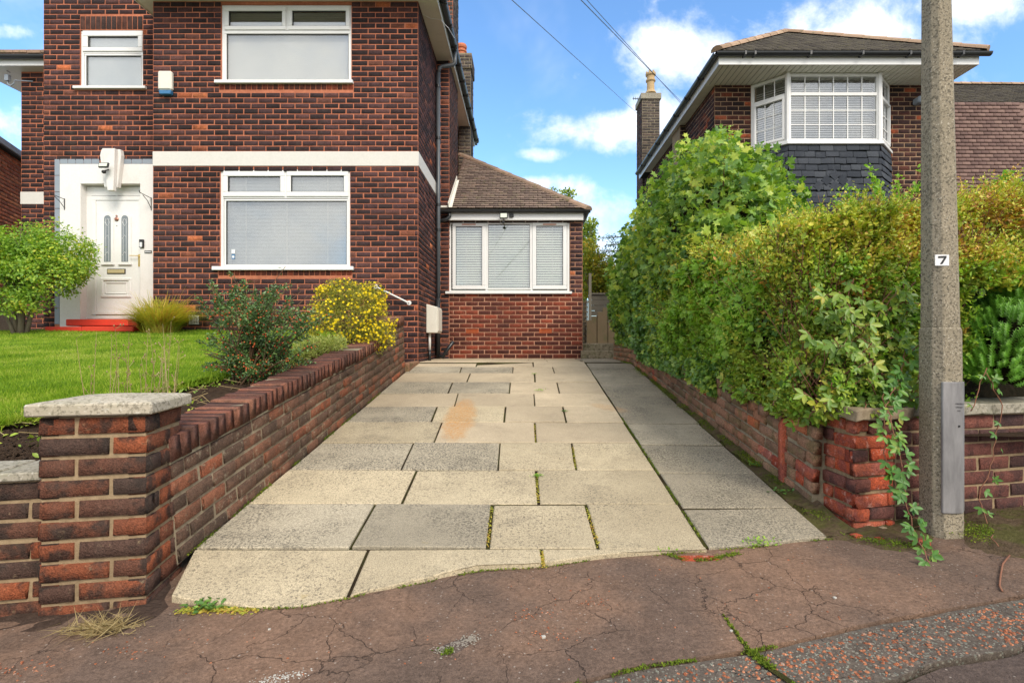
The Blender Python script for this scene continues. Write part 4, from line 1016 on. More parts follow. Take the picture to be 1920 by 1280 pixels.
# alarm box
al = thing('alarm_box', 'white burglar alarm box with a blue base on the dark brick wall', 'alarm', (X(315, D1), D1, Z(160, D1)))
MB().fbox(F1, X(302, D1), X(327.5, D1), Z(173, D1), Z(137.5, D1), .085, .008).build('case', M['cream_box'], al, bevel=.02)
MB().prism([F1.p(X(303, D1), Z(173.3, D1), .008), F1.p(X(327, D1), Z(173.3, D1), .008), F1.p(X(325, D1), Z(181, D1), .008), F1.p(X(305, D1), Z(181, D1), .008)], F1.N * .07).build('base', M['blue'], al, bevel=.01)
# hanging brackets
for (xw, y0_, y1_, lab) in ((122.5, 373, 394, 'black iron hanging basket bracket on the left of the white door surround'), (292, 371, 395, 'black iron hanging basket bracket at the brick corner right of the door')):
    YY = D0 if xw < 200 else D0
    xx = X(xw, YY) if xw < 200 else X(287, D0) - .02
    mb = MB(); mb.tube([(xx, YY - .015, Z(y0_, YY)), (xx, YY - .015, Z(y1_, YY))], .007, 6)
    mb.tube([(xx, YY - .015, Z(y0_, YY) - .01), (xx, YY - .26, Z(y0_, YY) + .01), (xx, YY - .28, Z(y0_, YY) + .04)], .006, 6)
    mb.tube([(xx, YY - .015, Z(y1_, YY) + .03), (xx, YY - .1, Z(y0_, YY) - .07), (xx, YY - .2, Z(y0_, YY) - .01)], .005, 6)
    tag(mb.build('hanging_bracket', M['iron'], None), lab, 'bracket', 'brackets beside the front door')
# floodlights
def flood(name, c, w_, h_, lab):
    t = thing(name, lab, 'light', c); F = Frame(c, (1, 0, 0), (0, .25, 1), (0, -1, .25))
    MB().fbox(F, -w_ / 2, w_ / 2, -h_ / 2, h_ / 2, .03, 0).build('housing', M['iron'], t, bevel=.006)
    MB().fbox(F, -w_ / 2 + .015, w_ / 2 - .015, -h_ / 2 + .015, h_ / 2 - .015, .034, .0305).build('lens', M['led'], t)
    mb = MB(); mb.lathe(Vector(c) + Vector((-.01, 0, -h_ / 2 - .05)), [(.001, -.035), (.028, -.02), (.032, 0), (.022, .02), (.001, .025)], 10); mb.tube([Vector(c) + Vector((0, .0, -h_ / 2 - .04)), Vector(c) + Vector((0, .1, -h_ / 2 + .02))], .01, 6)
    mb.build('sensor', M['iron'], t)
flood('flood_light', P(196, 311, D0 - .24), .155, .085, 'black security floodlight on the white keystone above the door')
flood('flood_light', P(944.5, 405.5, YF - .09), .145, .11, 'black security floodlight on the extension fascia above the window')
tag(MB().box(X(955, YF), X(963, YF), YF - .03, YF - .001, Z(408, YF), Z(401.5, YF)).build('junction_box', M['iron'], None, bevel=.005), 'small black junction box on the fascia right of the floodlight', 'box')
# grab rail
gr = MB(); Yr = D1 - .09; a, b = P(702, 536, Yr), P(765, 567, Yr)
gr.tube([a + Vector((0, .09, 0)), a, b, b + Vector((0, .09, 0))], .012, 8); gr.lathe(a + Vector((0, .085, 0)), [(.035, 0), (.035, .012)], 12, 'y'); gr.lathe(b + Vector((0, .085, 0)), [(.035, 0), (.035, .012)], 12, 'y')
tag(gr.build('grab_rail', M['white_rod'], None, smooth=False), 'slanting white grab rail on the house wall above the garden wall end', 'handrail')
# wall vent
v = MB(); Fv = front(D1); r_ = (X(355, D1), X(373, D1), Z(608, D1), Z(591, D1)); ring(v, Fv, r_, .01, .012, -.005)
for k in range(1, 6): v.fbox(Fv, r_[0] + (r_[1] - r_[0]) * k / 6 - .003, r_[0] + (r_[1] - r_[0]) * k / 6 + .003, r_[2] + .01, r_[3] - .01, .011, -.005)
for k in range(1, 6): v.fbox(Fv, r_[0] + .01, r_[1] - .01, r_[2] + (r_[3] - r_[2]) * k / 6 - .003, r_[2] + (r_[3] - r_[2]) * k / 6 + .003, .0105, -.005)
tag(v.build('wall_vent', M['slat'], None), 'square grey grille low on the brick wall behind the grass clump', 'vent')
# arm with sensor at the far left eave
mb = MB(); ya_ = DS - .08; mb.tube([P(62, 153, DS), P(28, 151, ya_), P(26, 157, ya_), P(20, 161, ya_), P(15, 158, ya_), P(14, 152, ya_)], .012, 6); mb.box(X(11, ya_), X(18, ya_), ya_ - .03, ya_ + .03, Z(152, ya_), Z(141, ya_))
tag(mb.build('wall_bracket', M['quoin'], None), 'small grey fitting on a thin arm under the far left eave', 'bracket')
# stone block beside the wall end
tag(MB().box(X(759, 7.4), X(784, 7.9), 7.29, 8.04, drive_z(7.4) - .05, Z(678.5, 7.5)).build('stone_block', M['brick_old'], None, bevel=.02), 'pinkish stone block between the garden wall end and the house corner', 'block')

# ================================================================== LEFT GARDEN WALL + PIER
PC = Vector((-1.63, 2.25, 0)); BK = -SN
gw = thing('garden_wall', 'sloping brick garden wall with brick on edge coping along the left of the drive', 'wall', (-1.8, 4.8, ZC - .8))
ang = math.atan(.1367); WU = Vector((0, math.cos(ang), math.sin(ang))); WV = Vector((0, -math.sin(ang), math.cos(ang)))
ys, ye = 2.52, 7.28
FW = Frame((-1.679, ys, drive_z(ys) - .02), WU, WV, (1, 0, 0)); Lw = (ye - ys) / math.cos(ang)
Hc = .084; nc = 6; HW = nc * Hc
def hump(u): return 0
mb = MB(); mb.fbox(FW, 0, Lw, 0, HW, 0, -.20)
u_r = (6.42 - ys) / math.cos(ang); mb.fbox(FW, u_r, Lw, HW, HW + 3 * Hc - .04, 0, -.20)
gwall = mb.build('wall_core', M['mortar_sand'], gw)
gre = []
bricks(gre, FW, 0, Lw, 0, HW, M['brick_wall'], gwall, L=.215, H=Hc, J=.013, proud=.010, rough='r', jit=2)
bricks(gre, FW, u_r, Lw, HW, HW + 2 * Hc, M['brick_wall'], gwall, L=.215, H=Hc, J=.013, proud=.010, rough='r', jit=2)
FWe = Frame((-1.679 - .20, ye, drive_z(ye) - .02), (1, 0, 0), (0, 0, 1), (0, 1, 0))
# top coping bricks on edge
def copings(u0, u1, v0, h, wdt=.078):
    u = u0
    while u < u1 - .03:
        w_ = min(wdt * random.uniform(.92, 1.06), u1 - u)
        F = Frame(FW.p(u + w_ / 2, v0 + h / 2 + random.uniform(-.004, .005), -.095), (1, 0, 0), WV, -WU)
        gre.append((mat4(F, random.uniform(-.006, .006), 0, -w_ / 2 + .0035, w_ / 2 - .0035, .232, h * random.uniform(.96, 1.03), random.gauss(0, .012)), ('b', random.randrange(5)), M['coping_brick'], gwall))
        u += w_
copings(.0, u_r, HW + .012, .112); copings(u_r, Lw, HW + 2 * Hc + .012, .11)
mb = MB(); mb.fbox(FW, .0, u_r, HW, HW + .119, .012, -.202); mb.fbox(FW, u_r, Lw, HW + 2 * Hc, HW + 2 * Hc + .117, .011, -.201); mb.build('coping_mortar', M['mortar_grey'], gw)
place(gre, 'brick', gw, 300)

pier = thing('gate_pier', 'square brick gate pier with pale stone cap in the left foreground', 'pier', (PC.x - .2, PC.y + .15, ZC - 1.12))
pw, pd, ph0 = .398, .335, pave_z(PC.x, PC.y) - .05
ztop = Z(776, 2.25); nP = 10; HP = (ztop - (ph0 + .05) + .02) / 9.6
def pierbody(mb, C, w_, d_, z0, z1): # box: right-front corner C, extends left along -SU, back along BK
    a = Vector((C.x, C.y, z0)); mb.prism([a, a - SU * w_, a - SU * w_ + BK * d_, a + BK * d_], (0, 0, z1 - z0))
mb = MB(); pierbody(mb, PC - SU * .006 + BK * .006, pw - .012, pd - .012, ph0, ztop - .005); pcore = mb.build('pier_core', M['mortar_tan'], pier)
FPf = Frame((PC - SU * pw).to_tuple()[:2] + (0,), SU, (0, 0, 1), SN); FPr = Frame((PC.x, PC.y, 0), BK, (0, 0, 1), SU); FPl = Frame((PC - SU * pw + BK * pd).to_tuple()[:2] + (0,), SN, (0, 0, 1), -SU)
prec = []
for k in range(nP):
    z1 = ztop - k * HP; z0 = max(z1 - HP, ph0 + .01); st_ = k % 2
    # whole bricks of the pier: stretcher 2/3, header 1/3 on each face
    lf = pw * (.335 if st_ == 0 else .66)
    for F, W_ in ((FPf, pw), (FPr, pd), (FPl, pd)):
        cut = lf if F is FPf else (W_ * (.36 if st_ == 0 else .66))
        for a, b in ((0, cut), (cut, W_)):
            ol, orr = (0 if a == 0 else .006), (0 if b == W_ else .006)
            prec.append((mat4(F, (a + b) / 2 + (ol - orr) / 2, (z0 + z1) / 2, -.07, .003 + random.uniform(-.002, .003), b - a - ol - orr, z1 - z0 - .0135, random.gauss(0, .006)), ('n', random.randrange(5)), M['brick_pier'], pcore))
place(prec, 'brick', pier, 300)
# cap: shallow pyramid
cz0 = ztop + .002; C0 = PC + SU * .035 - BK * .035
base = [C0, C0 - SU * (pw + .07), C0 - SU * (pw + .07) + BK * (pd + .07), C0 + BK * (pd + .07)]
base = [Vector((p.x, p.y, cz0)) for p in base]; cen = sum(base, Vector()) / 4
t1 = [p + Vector((0, 0, .050)) for p in base]; 
apex = cen + Vector((0, 0, .078)); mid = [p.lerp(apex, .15) + Vector((0, 0, .003)) for p in t1]; mid2 = [p.lerp(apex, .86) for p in t1]
MB().add(base + t1 + mid + mid2, [(3, 2, 1, 0)] + [(i, (i + 1) % 4, (i + 1) % 4 + 4, i + 4) for i in range(4)] + [(i + 4, (i + 1) % 4 + 4, (i + 1) % 4 + 8, i + 8) for i in range(4)] + [(i + 8, (i + 1) % 4 + 8, (i + 1) % 4 + 12, i + 12) for i in range(4)] + [(12, 13, 14, 15)]).build('cap', M['cap'], pier, bevel=.006)

# left low wall along the street
lw = thing('low_front_wall', 'low brick wall with flat stone coping running left from the pier', 'wall', (-2.6, 2.1, ZC - 1.12))
LC = PC - SU * (pw + .002) + BK * .055; LL = 1.6
FL = Frame((LC.x - SU.x * LL, LC.y - SU.y * LL, 0), SU, (0, 0, 1), SN)
zl = Z(902, 2.2); zlb = pave_z(LC.x, LC.y) - .08
mb = MB(); mb.fbox(FL, 0, LL, zlb, zl, 0, -.2); lc_ = mb.build('wall_core', M['mortar_tan'], lw)
lr = []; bricks(lr, FL, 0, LL, zlb, zl - .003, M['brick_pier'], lc_, L=.262, H=.083, J=.014, anchor='top', proud=.012, rough='r', jit=2, off=.1)
place(lr, 'brick', lw, 300)
for i in range(4):
    a, b = LL - .30 * (i + 1) + (.12), LL - .30 * i + (.12)
    if i == 0: b = LL - .004
    MB().fbox(FL, a + .005, b - .004 if i else b, zl + .004, zl + .042 + random.uniform(-.003, .003), .03, -.24).build('coping_stone', M['coping_stone'], lw, bevel=.006)

# ================================================================== LAWN AND BEDS
def lawn_z(y): return ZC - .41 + .118 * (y - 3.0)
def lawn_edge_x(y): return np.interp(y, [2.7, 3.0, 3.35, 3.7, 4.1, 4.7, 8.2], [-3.05, -2.95, -2.72, -2.62, -2.50, -2.42, -2.38])
def lumpy(name, mat, x0, x1, y0, y1, zf, nx, ny, amp=.03, sc=5, xe=None, kind='structure'):
    xs = np.linspace(x0, x1, nx); ys_ = np.linspace(y0, y1, ny); GX, GY = np.meshgrid(xs, ys_)
    if xe is not None: GX = x0 + (GX - x0) / (x1 - x0) * (xe(GY) - x0)
    P3 = np.stack([GX, GY, 0 * GX], -1); GZ_ = np.vectorize(zf)(GX, GY) + vnoise(P3, sc) * amp + vnoise(P3, sc * 3.1, 2) * amp * .5
    vs_ = np.stack([GX, GY, GZ_], -1).reshape(-1, 3)
    i = np.arange(nx - 1)[None, :] + np.arange(ny - 1)[:, None] * nx; i = i.ravel()
    fs_ = np.stack([i, i + 1, i + nx + 1, i + nx], 1)
    me = np_mesh(name, vs_, [fs_], [mat]); me.polygons.foreach_set('use_smooth', [True] * len(me.polygons)); return link(name, me, None, kind)
lumpy('lawn', M['turf'], -9.3, -2.4, 2.75, 8.05, lambda a, b: lawn_z(b), 90, 90, .012, 3, xe=lawn_edge_x)
def bed_z(a, b):
    t = min(1, max(0, (b - 2.35) / .8)); zf_ = ZC - .615 + .18 * t
    zs_ = lawn_z(b) - .055
    return max(zf_ * (1 - t) + zs_ * t, -9)
lumpy('flower_bed_soil', M['soil'], -9.3, -1.88, 2.28, 8.05, lambda a, b: bed_z(a, b), 200, 200, .028, 7)
lumpy('bed_front_soil', M['soil'], -1.95, -1.9, 2.5, 2.6, lambda a, b: ZC - .6, 3, 3)

# leaf scatterer -------------------------------------------------
T_DIAMOND = (np.array([(0, 0, 0), (.45, .27, .07), (1, 0, -.08), (.45, -.27, .07)]), np.array([(0, 1, 2), (0, 2, 3)]))
T_NARROW = (np.array([(0, 0, 0), (.4, .13, .04), (1, 0, -.06), (.4, -.13, .04)]), np.array([(0, 1, 2), (0, 2, 3)]))
T_OVAL = (np.array([(0, 0, 0), (.25, .24, .05), (.65, .26, .04), (1, 0, -.10), (.65, -.26, .04), (.25, -.24, .05)]), np.array([(0, 1, 2), (0, 2, 3), (0, 3, 4), (0, 4, 5)]))
def polar(pts, cx=.42):
    v_ = [(cx, 0, -.02)] + [(cx + r_ * math.cos(R(a)), r_ * math.sin(R(a)), .05 * math.sin(R(a * 3)) - .04 * r_) for a, r_ in pts]
    n_ = len(pts); return np.array(v_), np.array([(0, i + 1, (i + 1) % n_ + 1) for i in range(n_)])
T_MAPLE = polar([(0, .62), (22, .33), (48, .58), (75, .30), (112, .52), (150, .30), (180, .42), (-150, .30), (-112, .52), (-75, .30), (-48, .58), (-22, .33)])
T_IVY = polar([(0, .60), (35, .30), (65, .48), (110, .38), (160, .40), (-160, .40), (-110, .38), (-65, .48), (-35, .30)])
T_DROP = polar([(0, .62), (40, .42), (90, .42), (140, .44), (180, .34), (-140, .44), (-90, .42), (-40, .42)])
T_BLADE = (np.array([(0, -.05, 0), (0, .05, 0), (1, 0, .12)]), np.array([(0, 1, 2)]))
T_CHIP = (np.array([(-.5, -.2, 0), (.1, -.35, 0), (.5, .05, 0), (.1, .32, 0), (-.4, .25, 0), (-.3, -.1, .2), (.1, -.2, .22), (.3, .05, .2), (.0, .18, .21), (-.25, .12, .2)]),
          np.array([(0, 1, 6, 5), (1, 2, 7, 6), (2, 3, 8, 7), (3, 4, 9, 8), (4, 0, 5, 9)]), np.array([(5, 6, 7, 8, 9)]))
def orient(dirs, nrm):
    d = dirs / (np.linalg.norm(dirs, axis=1, keepdims=True) + 1e-9)
    s = np.cross(nrm, d); s /= (np.linalg.norm(s, axis=1, keepdims=True) + 1e-9); n_ = np.cross(d, s); return d, s, n_
def leafmesh(name, T, pos_, dirs, nrm, size, mat, parent=None, kind='stuff', wid=None):
    d, s, n_ = orient(dirs, nrm); v0 = T[0]; size = np.broadcast_to(size, (len(pos_),))
    wd = 1.0 if wid is None else wid
    V_ = pos_[:, None, :] + size[:, None, None] * (v0[None, :, 0:1] * d[:, None, :] + v0[None, :, 1:2] * wd * s[:, None, :] + v0[None, :, 2:3] * n_[:, None, :])
    k = len(v0); N_ = len(pos_); fl_ = [(T[j][None] + (np.arange(N_) * k)[:, None, None]).reshape(-1, T[j].shape[1]) for j in range(1, len(T))]
    return link(name, np_mesh(name, V_.reshape(-1, 3), fl_, [mat]), parent, kind)
def rdir(n_): 
    a = RNG.normal(size=(n_, 3)); return a / np.linalg.norm(a, axis=1, keepdims=True)

# grass
nb = 390000
yy = 2.8 + (8.0 - 2.8) * RNG.random(nb) ** 1.25; xx = RNG.uniform(-1.30, 0, nb) * yy - .0
xx = np.where(RNG.random(nb) < .08, RNG.uniform(-9, -2.4, nb), xx)
ex = lawn_edge_x(yy) + .04 * vnoise(np.stack([yy * 0, yy, 0 * yy], -1), 6) + RNG.normal(0, .02, nb)
yf = 2.82 + .10 * vnoise(np.stack([xx, 0 * xx, 0 * xx], -1), 4)
k = (xx < ex) & (yy > yf) & (xx > -9); xx, yy = xx[k], yy[k]
g3 = np.stack([xx, yy, 0 * xx], -1); zz = ZC - .41 + .118 * (yy - 3) + vnoise(g3, 3) * .012 + vnoise(g3, 9.3, 2) * .006 - .004
hh = (.020 + .014 * (vnoise(g3, 2.2, 5) * .5 + .5)) * RNG.uniform(.6, 1.5, len(xx))
wind = np.stack([vnoise(g3, 2, 7), vnoise(g3, 2, 8), 0 * xx], -1) * .5
dd = rdir(len(xx)) * .55 + np.array([0, 0, 1.]) + wind
leafmesh('grass', T_BLADE, np.stack([xx, yy, zz], -1), dd, rdir(len(xx)), hh, M['grass'], wid=1.6)
# turf edge: longer shaggy grass
n_ = 9000; yy = RNG.uniform(2.8, 7.5, n_); xx = lawn_edge_x(yy) + RNG.normal(0, .03, n_)
k2_ = RNG.random(n_) < .45; xx = np.where(k2_, RNG.uniform(-3.3, -2.7, n_), xx); yy = np.where(k2_, 2.83 + RNG.normal(0, .035, n_) + np.clip((xx + 2.95) * 1.3, 0, 1), yy)
zz = lawn_z(0) + .118 * yy - .03
leafmesh('edge_grass', T_BLADE, np.stack([xx, yy, zz], -1), rdir(n_) * .8 + np.array([.15, -.3, .7]), rdir(n_), RNG.uniform(.04, .09, n_), M['grass'], wid=.9)

# ------------------------------------------------------------------ plants
def ell_points(n_, c, r, shell=.35, up=-1.0):
    d = rdir(int(n_ * 2)); d = d[d[:, 2] > up][:n_]
    rad = 1 - shell * RNG.random(len(d)) ** 1.6
    nz = vnoise(d * 2.2 + np.array(c), 1.0, 3) * .16 + vnoise(d * 5 + np.array(c), 1.0, 4) * .09
    p = np.array(c) + d * np.array(r) * (rad + nz)[:, None]
    return p, d
def twigs(name, base, tips, mat, parent, r0=.012, r1=.003, bend=.12, seg=4, kind=None):
    mb = MB()
    for t in tips:
        b_, t_ = Vector(base) + Vector((random.gauss(0, .02), random.gauss(0, .02), 0)), Vector(t); m_ = b_.lerp(t_, .5) + Vector((random.gauss(0, bend), random.gauss(0, bend), random.gauss(0, bend * .5)))
        pts_ = [b_.lerp(m_, q).lerp(m_.lerp(t_, q), q) for q in (0, .25, .5, .75, 1)]
        mb.tube(pts_, [r0 + (r1 - r0) * q for q in (0, .25, .5, .75, 1)], seg)
    return mb.build(name, mat, parent, kind)

# little tree at the left
bx, byy = X(45, 7.6), 7.6
tr = thing('small_tree', 'small bushy green tree with yellowing leaves and a forked trunk left of the door', 'tree', (bx, byy, lawn_z(7.6)))
zb_ = lawn_z(7.6) - .03
mb = MB(); 
for dx_, dy_, tx, tz, r_ in ((-.06, 0, -.35, 1.0, .034), (-.02, .03, -.12, 1.2, .030), (.03, -.02, .12, 1.25, .034), (.06, .02, .38, 1.05, .028), (.02, .06, .2, 1.0, .026), (-.05, -.04, -.5, .8, .024)):
    a = Vector((bx + dx_ - .05, byy + dy_, zb_)); c = Vector((bx + tx, byy + dy_ * 3, zb_ + tz)); m_ = a.lerp(c, .45) + Vector((-.07 * math.copysign(1, tx), 0, .06))
    pts_ = [a.lerp(m_, q).lerp(m_.lerp(c, q), q) for q in np.linspace(0, 1, 7)]; mb.tube(pts_, [r_ * 1.25, r_, r_ * .85, r_ * .7, r_ * .55, r_ * .4, r_ * .25], 8)
mb.build('trunk', M['bark'], tr, smooth=True)
ps, ns = [], []
for c, r_, q in (((bx - .05, byy, Z(478, byy)), (.70, .6, .42), 3600), ((bx + .38, byy - .1, Z(505, byy)), (.42, .45, .30), 1500), ((bx - .3, byy - .1, Z(545, byy)), (.55, .45, .25), 1300), ((bx + .15, byy - .1, Z(545, byy)), (.35, .4, .2), 800), ((bx - .5, byy, Z(470, byy)), (.5, .5, .38), 1200)):
    p, d = ell_points(q, c, r_, .55); ps.append(p); ns.append(d)
ps, ns = np.concatenate(ps), np.concatenate(ns); n_ = len(ps)
ps = ps + (vnoise(ps, 2.8, 2) * .30 + .02)[:, None] * ns
kp = vnoise(ps, 4.0, 9) > -.10; ps, ns = ps[kp], ns[kp]; n_ = len(ps)
sel = np.repeat(np.arange(n_), 5); off_ = RNG.normal(0, .028, (len(sel), 3)); pp_ = ps[sel] + off_
leafmesh('crown', T_OVAL, pp_, off_ * 20 + rdir(len(sel)) * .5 + np.array([0, 0, -.2]), rdir(len(sel)) * .6 + ns[sel] * .3 + np.array([0, -.1, .8]), RNG.uniform(.03, .055, len(sel)), M['acer'], tr)
twigs('branches', (bx, byy, zb_ + .5), [ps[i] for i in RNG.integers(0, n_, 60)], M['bark'], tr, .012, .003)

# cotoneaster with berries
cx_, cy_ = X(470, 4.15), 4.15; cz_ = lawn_z(4.15) - .06
ct = thing('berry_shrub', 'dark green cotoneaster shrub with orange berries beside the garden wall', 'shrub', (cx_, cy_, cz_))
def arch_shrub(root, cx, cy, cz, tips, leafmat, tmat, lsize, per, T=T_DIAMOND, spread=.045, r0=.009, start=.15, droop=.1, gap=-.12):
    mb = MB(); P_, D_ = [], []
    for t in tips:
        a = Vector((cx + random.gauss(0, .05), cy + random.gauss(0, .05), cz)); t_ = Vector(t); m_ = a.lerp(t_, .5) + Vector((random.gauss(0, .07), random.gauss(0, .07), droop))
        qs = np.linspace(0, 1, 9); pts_ = [a.lerp(m_, q).lerp(m_.lerp(t_, q), q) for q in qs]
        mb.tube(pts_, [r0 * (1 - .8 * q) for q in qs], 5)
        L_ = (t_ - a).length; n1 = int(per * L_)
        q = start + (1 - start) * RNG.random(n1); idx = np.clip(q * 8, 0, 7.999); i0 = idx.astype(int); f = (idx - i0)[:, None]
        A = np.array([tuple(p) for p in pts_]); P_.append(A[i0] * (1 - f) + A[i0 + 1] * f + RNG.normal(0, spread, (n1, 3)) * (1.15 - q[:, None] * .8)); D_.append(A[i0 + 1] - A[i0])
    mb.build('stems', tmat, root, smooth=True)
    P_, D_ = np.concatenate(P_), np.concatenate(D_); kq = vnoise(P_, 7.5, 6) > gap; P_, D_ = P_[kq], D_[kq]; n1 = len(P_); D_ /= np.linalg.norm(D_, axis=1, keepdims=True)
    leafmesh('foliage', T, P_, D_ * .6 + rdir(n1), rdir(n1) + np.array([0, -.2, .8]), RNG.uniform(lsize[0], lsize[1], n1), leafmat, root)
    return P_
tips = []
for i in range(95):
    px_ = random.uniform(372, 585); t_ = random.random()
    top = 520 + abs(px_ - 450) * .12 + random.uniform(0, 170)
    tips.append(P(px_, top, 4.15 + random.uniform(-.35, .3)))
for px_, py_ in ((480, 560), (535, 500), (520, 540), (600, 600), (590, 580), (375, 560), (565, 545), (600, 640), (438, 535), (395, 530), (430, 512), (370, 640), (380, 690), (620, 590)): tips.append(P(px_, py_, 4.1 + random.uniform(-.2, .2)))
pts_c = arch_shrub(ct, cx_, cy_, cz_, tips, M['coton'], M['twig'], (.014, .030), 560, spread=.032)
bi = RNG.integers(0, len(pts_c), 900); 
leafmesh('berries', (np.array([(0, 0, 1), (.9, 0, 0), (0, .9, 0), (-.9, 0, 0), (0, -.9, 0), (0, 0, -1)]) * .5, np.array([(0, 1, 2), (0, 2, 3), (0, 3, 4), (0, 4, 1), (5, 2, 1), (5, 3, 2), (5, 4, 3), (5, 1, 4)])), pts_c[bi] + np.array([0, -.015, 0]), rdir(900), rdir(900), .017, M['berry'], ct)

# potentilla
cx_, cy_ = X(652, 5.95), 5.95; cz_ = lawn_z(5.95) - .05
pt = thing('flowering_shrub', 'rounded shrub covered in yellow flowers overhanging the garden wall', 'shrub', (cx_, cy_, cz_))
ps, ns = [], []
for px_, py_, rx_, rz_, q in ((655, 602, .46, .42, 13000), (640, 550, .22, .18, 2200), (690, 560, .22, .20, 2500), (615, 545, .14, .06, 500), (700, 620, .28, .26, 3000), (610, 610, .2, .25, 1800)):
    p, d = ell_points(q, tuple(P(px_, py_, 5.95)), (rx_, rx_ * .95, rz_), .6); ps.append(p); ns.append(d)
ps, ns = np.concatenate(ps), np.concatenate(ns); n_ = len(ps)
kp = vnoise(ps, 6, 4) > -.5; ps, ns = ps[kp], ns[kp]; n_ = len(ps)
leafmesh('foliage', T_NARROW, ps, rdir(n_) + ns * .5, rdir(n_) + np.array([0, 0, .5]), RNG.uniform(.018, .036, n_), M['potent'], pt)
ii = RNG.permutation(n_); out = np.linalg.norm((ps - np.array(tuple(P(655, 590, 5.95)))) / np.array([.46, .44, .46]), axis=1); ii = ii[(out[ii] > .72) & (ps[ii, 1] < 6.15)][:1100]
T_FLOWER = polar([(0, .5), (36, .3), (72, .5), (108, .3), (144, .5), (180, .3), (-144, .5), (-108, .3), (-72, .5), (-36, .3)], 0)
leafmesh('flowers', T_FLOWER, ps[ii] + ns[ii] * .02, rdir(len(ii)), ns[ii] + np.array([0, -.7, .4]) + rdir(len(ii)) * .4, RNG.uniform(.024, .040, len(ii)), M['petal'], pt)
twigs('stems', (cx_, cy_, cz_), [ps[i] for i in RNG.integers(0, n_, 50)], M['twig'], pt, .007, .002)

# pale small shrub
cx_, cy_ = X(600, 5.15), 5.15; cz_ = lawn_z(5.15) - .05
pv = thing('pale_shrub', 'low pale green variegated shrub between the berry shrub and the yellow flowers', 'shrub', (cx_, cy_, cz_))
ps, ns = [], []
for px_, py_, rx_, rz_, q in ((590, 655, .22, .12, 1500), (560, 670, .16, .12, 800), (625, 645, .12, .07, 500)):
    p, d = ell_points(q, tuple(P(px_, py_, 5.15)), (rx_, .22, rz_), .7); ps.append(p); ns.append(d)
ps, ns = np.concatenate(ps), np.concatenate(ns); n_ = len(ps)
leafmesh('foliage', T_NARROW, ps, rdir(n_) * .7 + ns + np.array([0, 0, .8]), rdir(n_), RNG.uniform(.03, .05, n_), M['hebe_pale'], pv)
twigs('stems', (cx_, cy_, cz_), [ps[i] for i in RNG.integers(0, n_, 40)], M['twig'], pv, .006, .002)

# ornamental grass clump
cx_, cy_ = X(300, 7.65), 7.65; cz_ = lawn_z(7.65) - .02
og = thing('grass_clump', 'tawny ornamental grass clump in front of the brick corner by the door', 'plant', (cx_, cy_, cz_))
n_ = 2800; vs_, fs_ = [], []
for i in range(n_):
    a = random.uniform(0, 2 * math.pi); rr = random.uniform(0, .14); b0 = Vector((cx_ + math.cos(a) * rr * 1.7, cy_ + math.sin(a) * rr, cz_)); ln = random.uniform(.30, .66) * (1 if random.random() < .93 else 1.25)
    o_ = Vector((math.cos(a + random.gauss(0, .5)), math.sin(a + random.gauss(0, .5)) * .7, 0)); lean = random.uniform(.25, 1.35); wv_ = Vector((-o_.y, o_.x, 0)).normalized() * .008; k0 = len(vs_)
    for q in (0, .35, .7, 1):
        c = b0 + o_ * (lean * ln * q ** 1.6) + Vector((0, 0, ln * (q - .42 * lean * q ** 2.2))); wq = wv_ * (1 - q * .85); vs_ += [c - wq, c + wq]
    fs_ += [(k0 + 2 * j, k0 + 2 * j + 1, k0 + 2 * j + 3, k0 + 2 * j + 2) for j in range(3)]
me = bpy.data.meshes.new('blades'); me.from_pydata([tuple(v_) for v_ in vs_], [], fs_); me.materials.append(M['tawny']); link('blades', me, og, 'stuff')

# dry stems: each a plant of its own in the bed
sg = []
for i in range(26):
    px_ = random.choice([random.uniform(125, 330), random.uniform(150, 230), random.uniform(270, 330)]); Y_ = random.uniform(2.75, 3.3); zb_ = bed_z(0, Y_) - .02
    topy = random.uniform(600, 700); a = Vector((X(px_, Y_), Y_, zb_)); t_ = P(px_ + random.gauss(0, 14), topy, Y_ + random.gauss(0, .05)); m_ = a.lerp(t_, .5) + Vector((random.gauss(0, .02), 0, 0))
    pts_ = [a.lerp(m_, q).lerp(m_.lerp(t_, q), q) for q in np.linspace(0, 1, 7)]; mb = MB(); mb.tube(pts_, [.0028, .0026, .0024, .002, .0018, .0015, .001], 4)
    for k in range(random.randint(2, 7)):
        q = pts_[random.randint(2, 6)]; e_ = q + Vector((random.gauss(0, .018), random.gauss(0, .012), random.uniform(.01, .03))); mb.tube([q, e_], .001, 3); mb.lathe(e_, [(.0005, -.004), (.004, 0), (.0035, .005), (.0005, .008)], 5)
    o = mb.build('dry_stem', M['straw'], None)
    lf_ = px_ < 235
    tag(o, 'thin dry seeding stem in the %s cluster behind the stone capped pier' % ('left' if lf_ else 'right'), 'dry plant', 'dry stems of the %s cluster behind the pier' % ('left' if lf_ else 'right'))
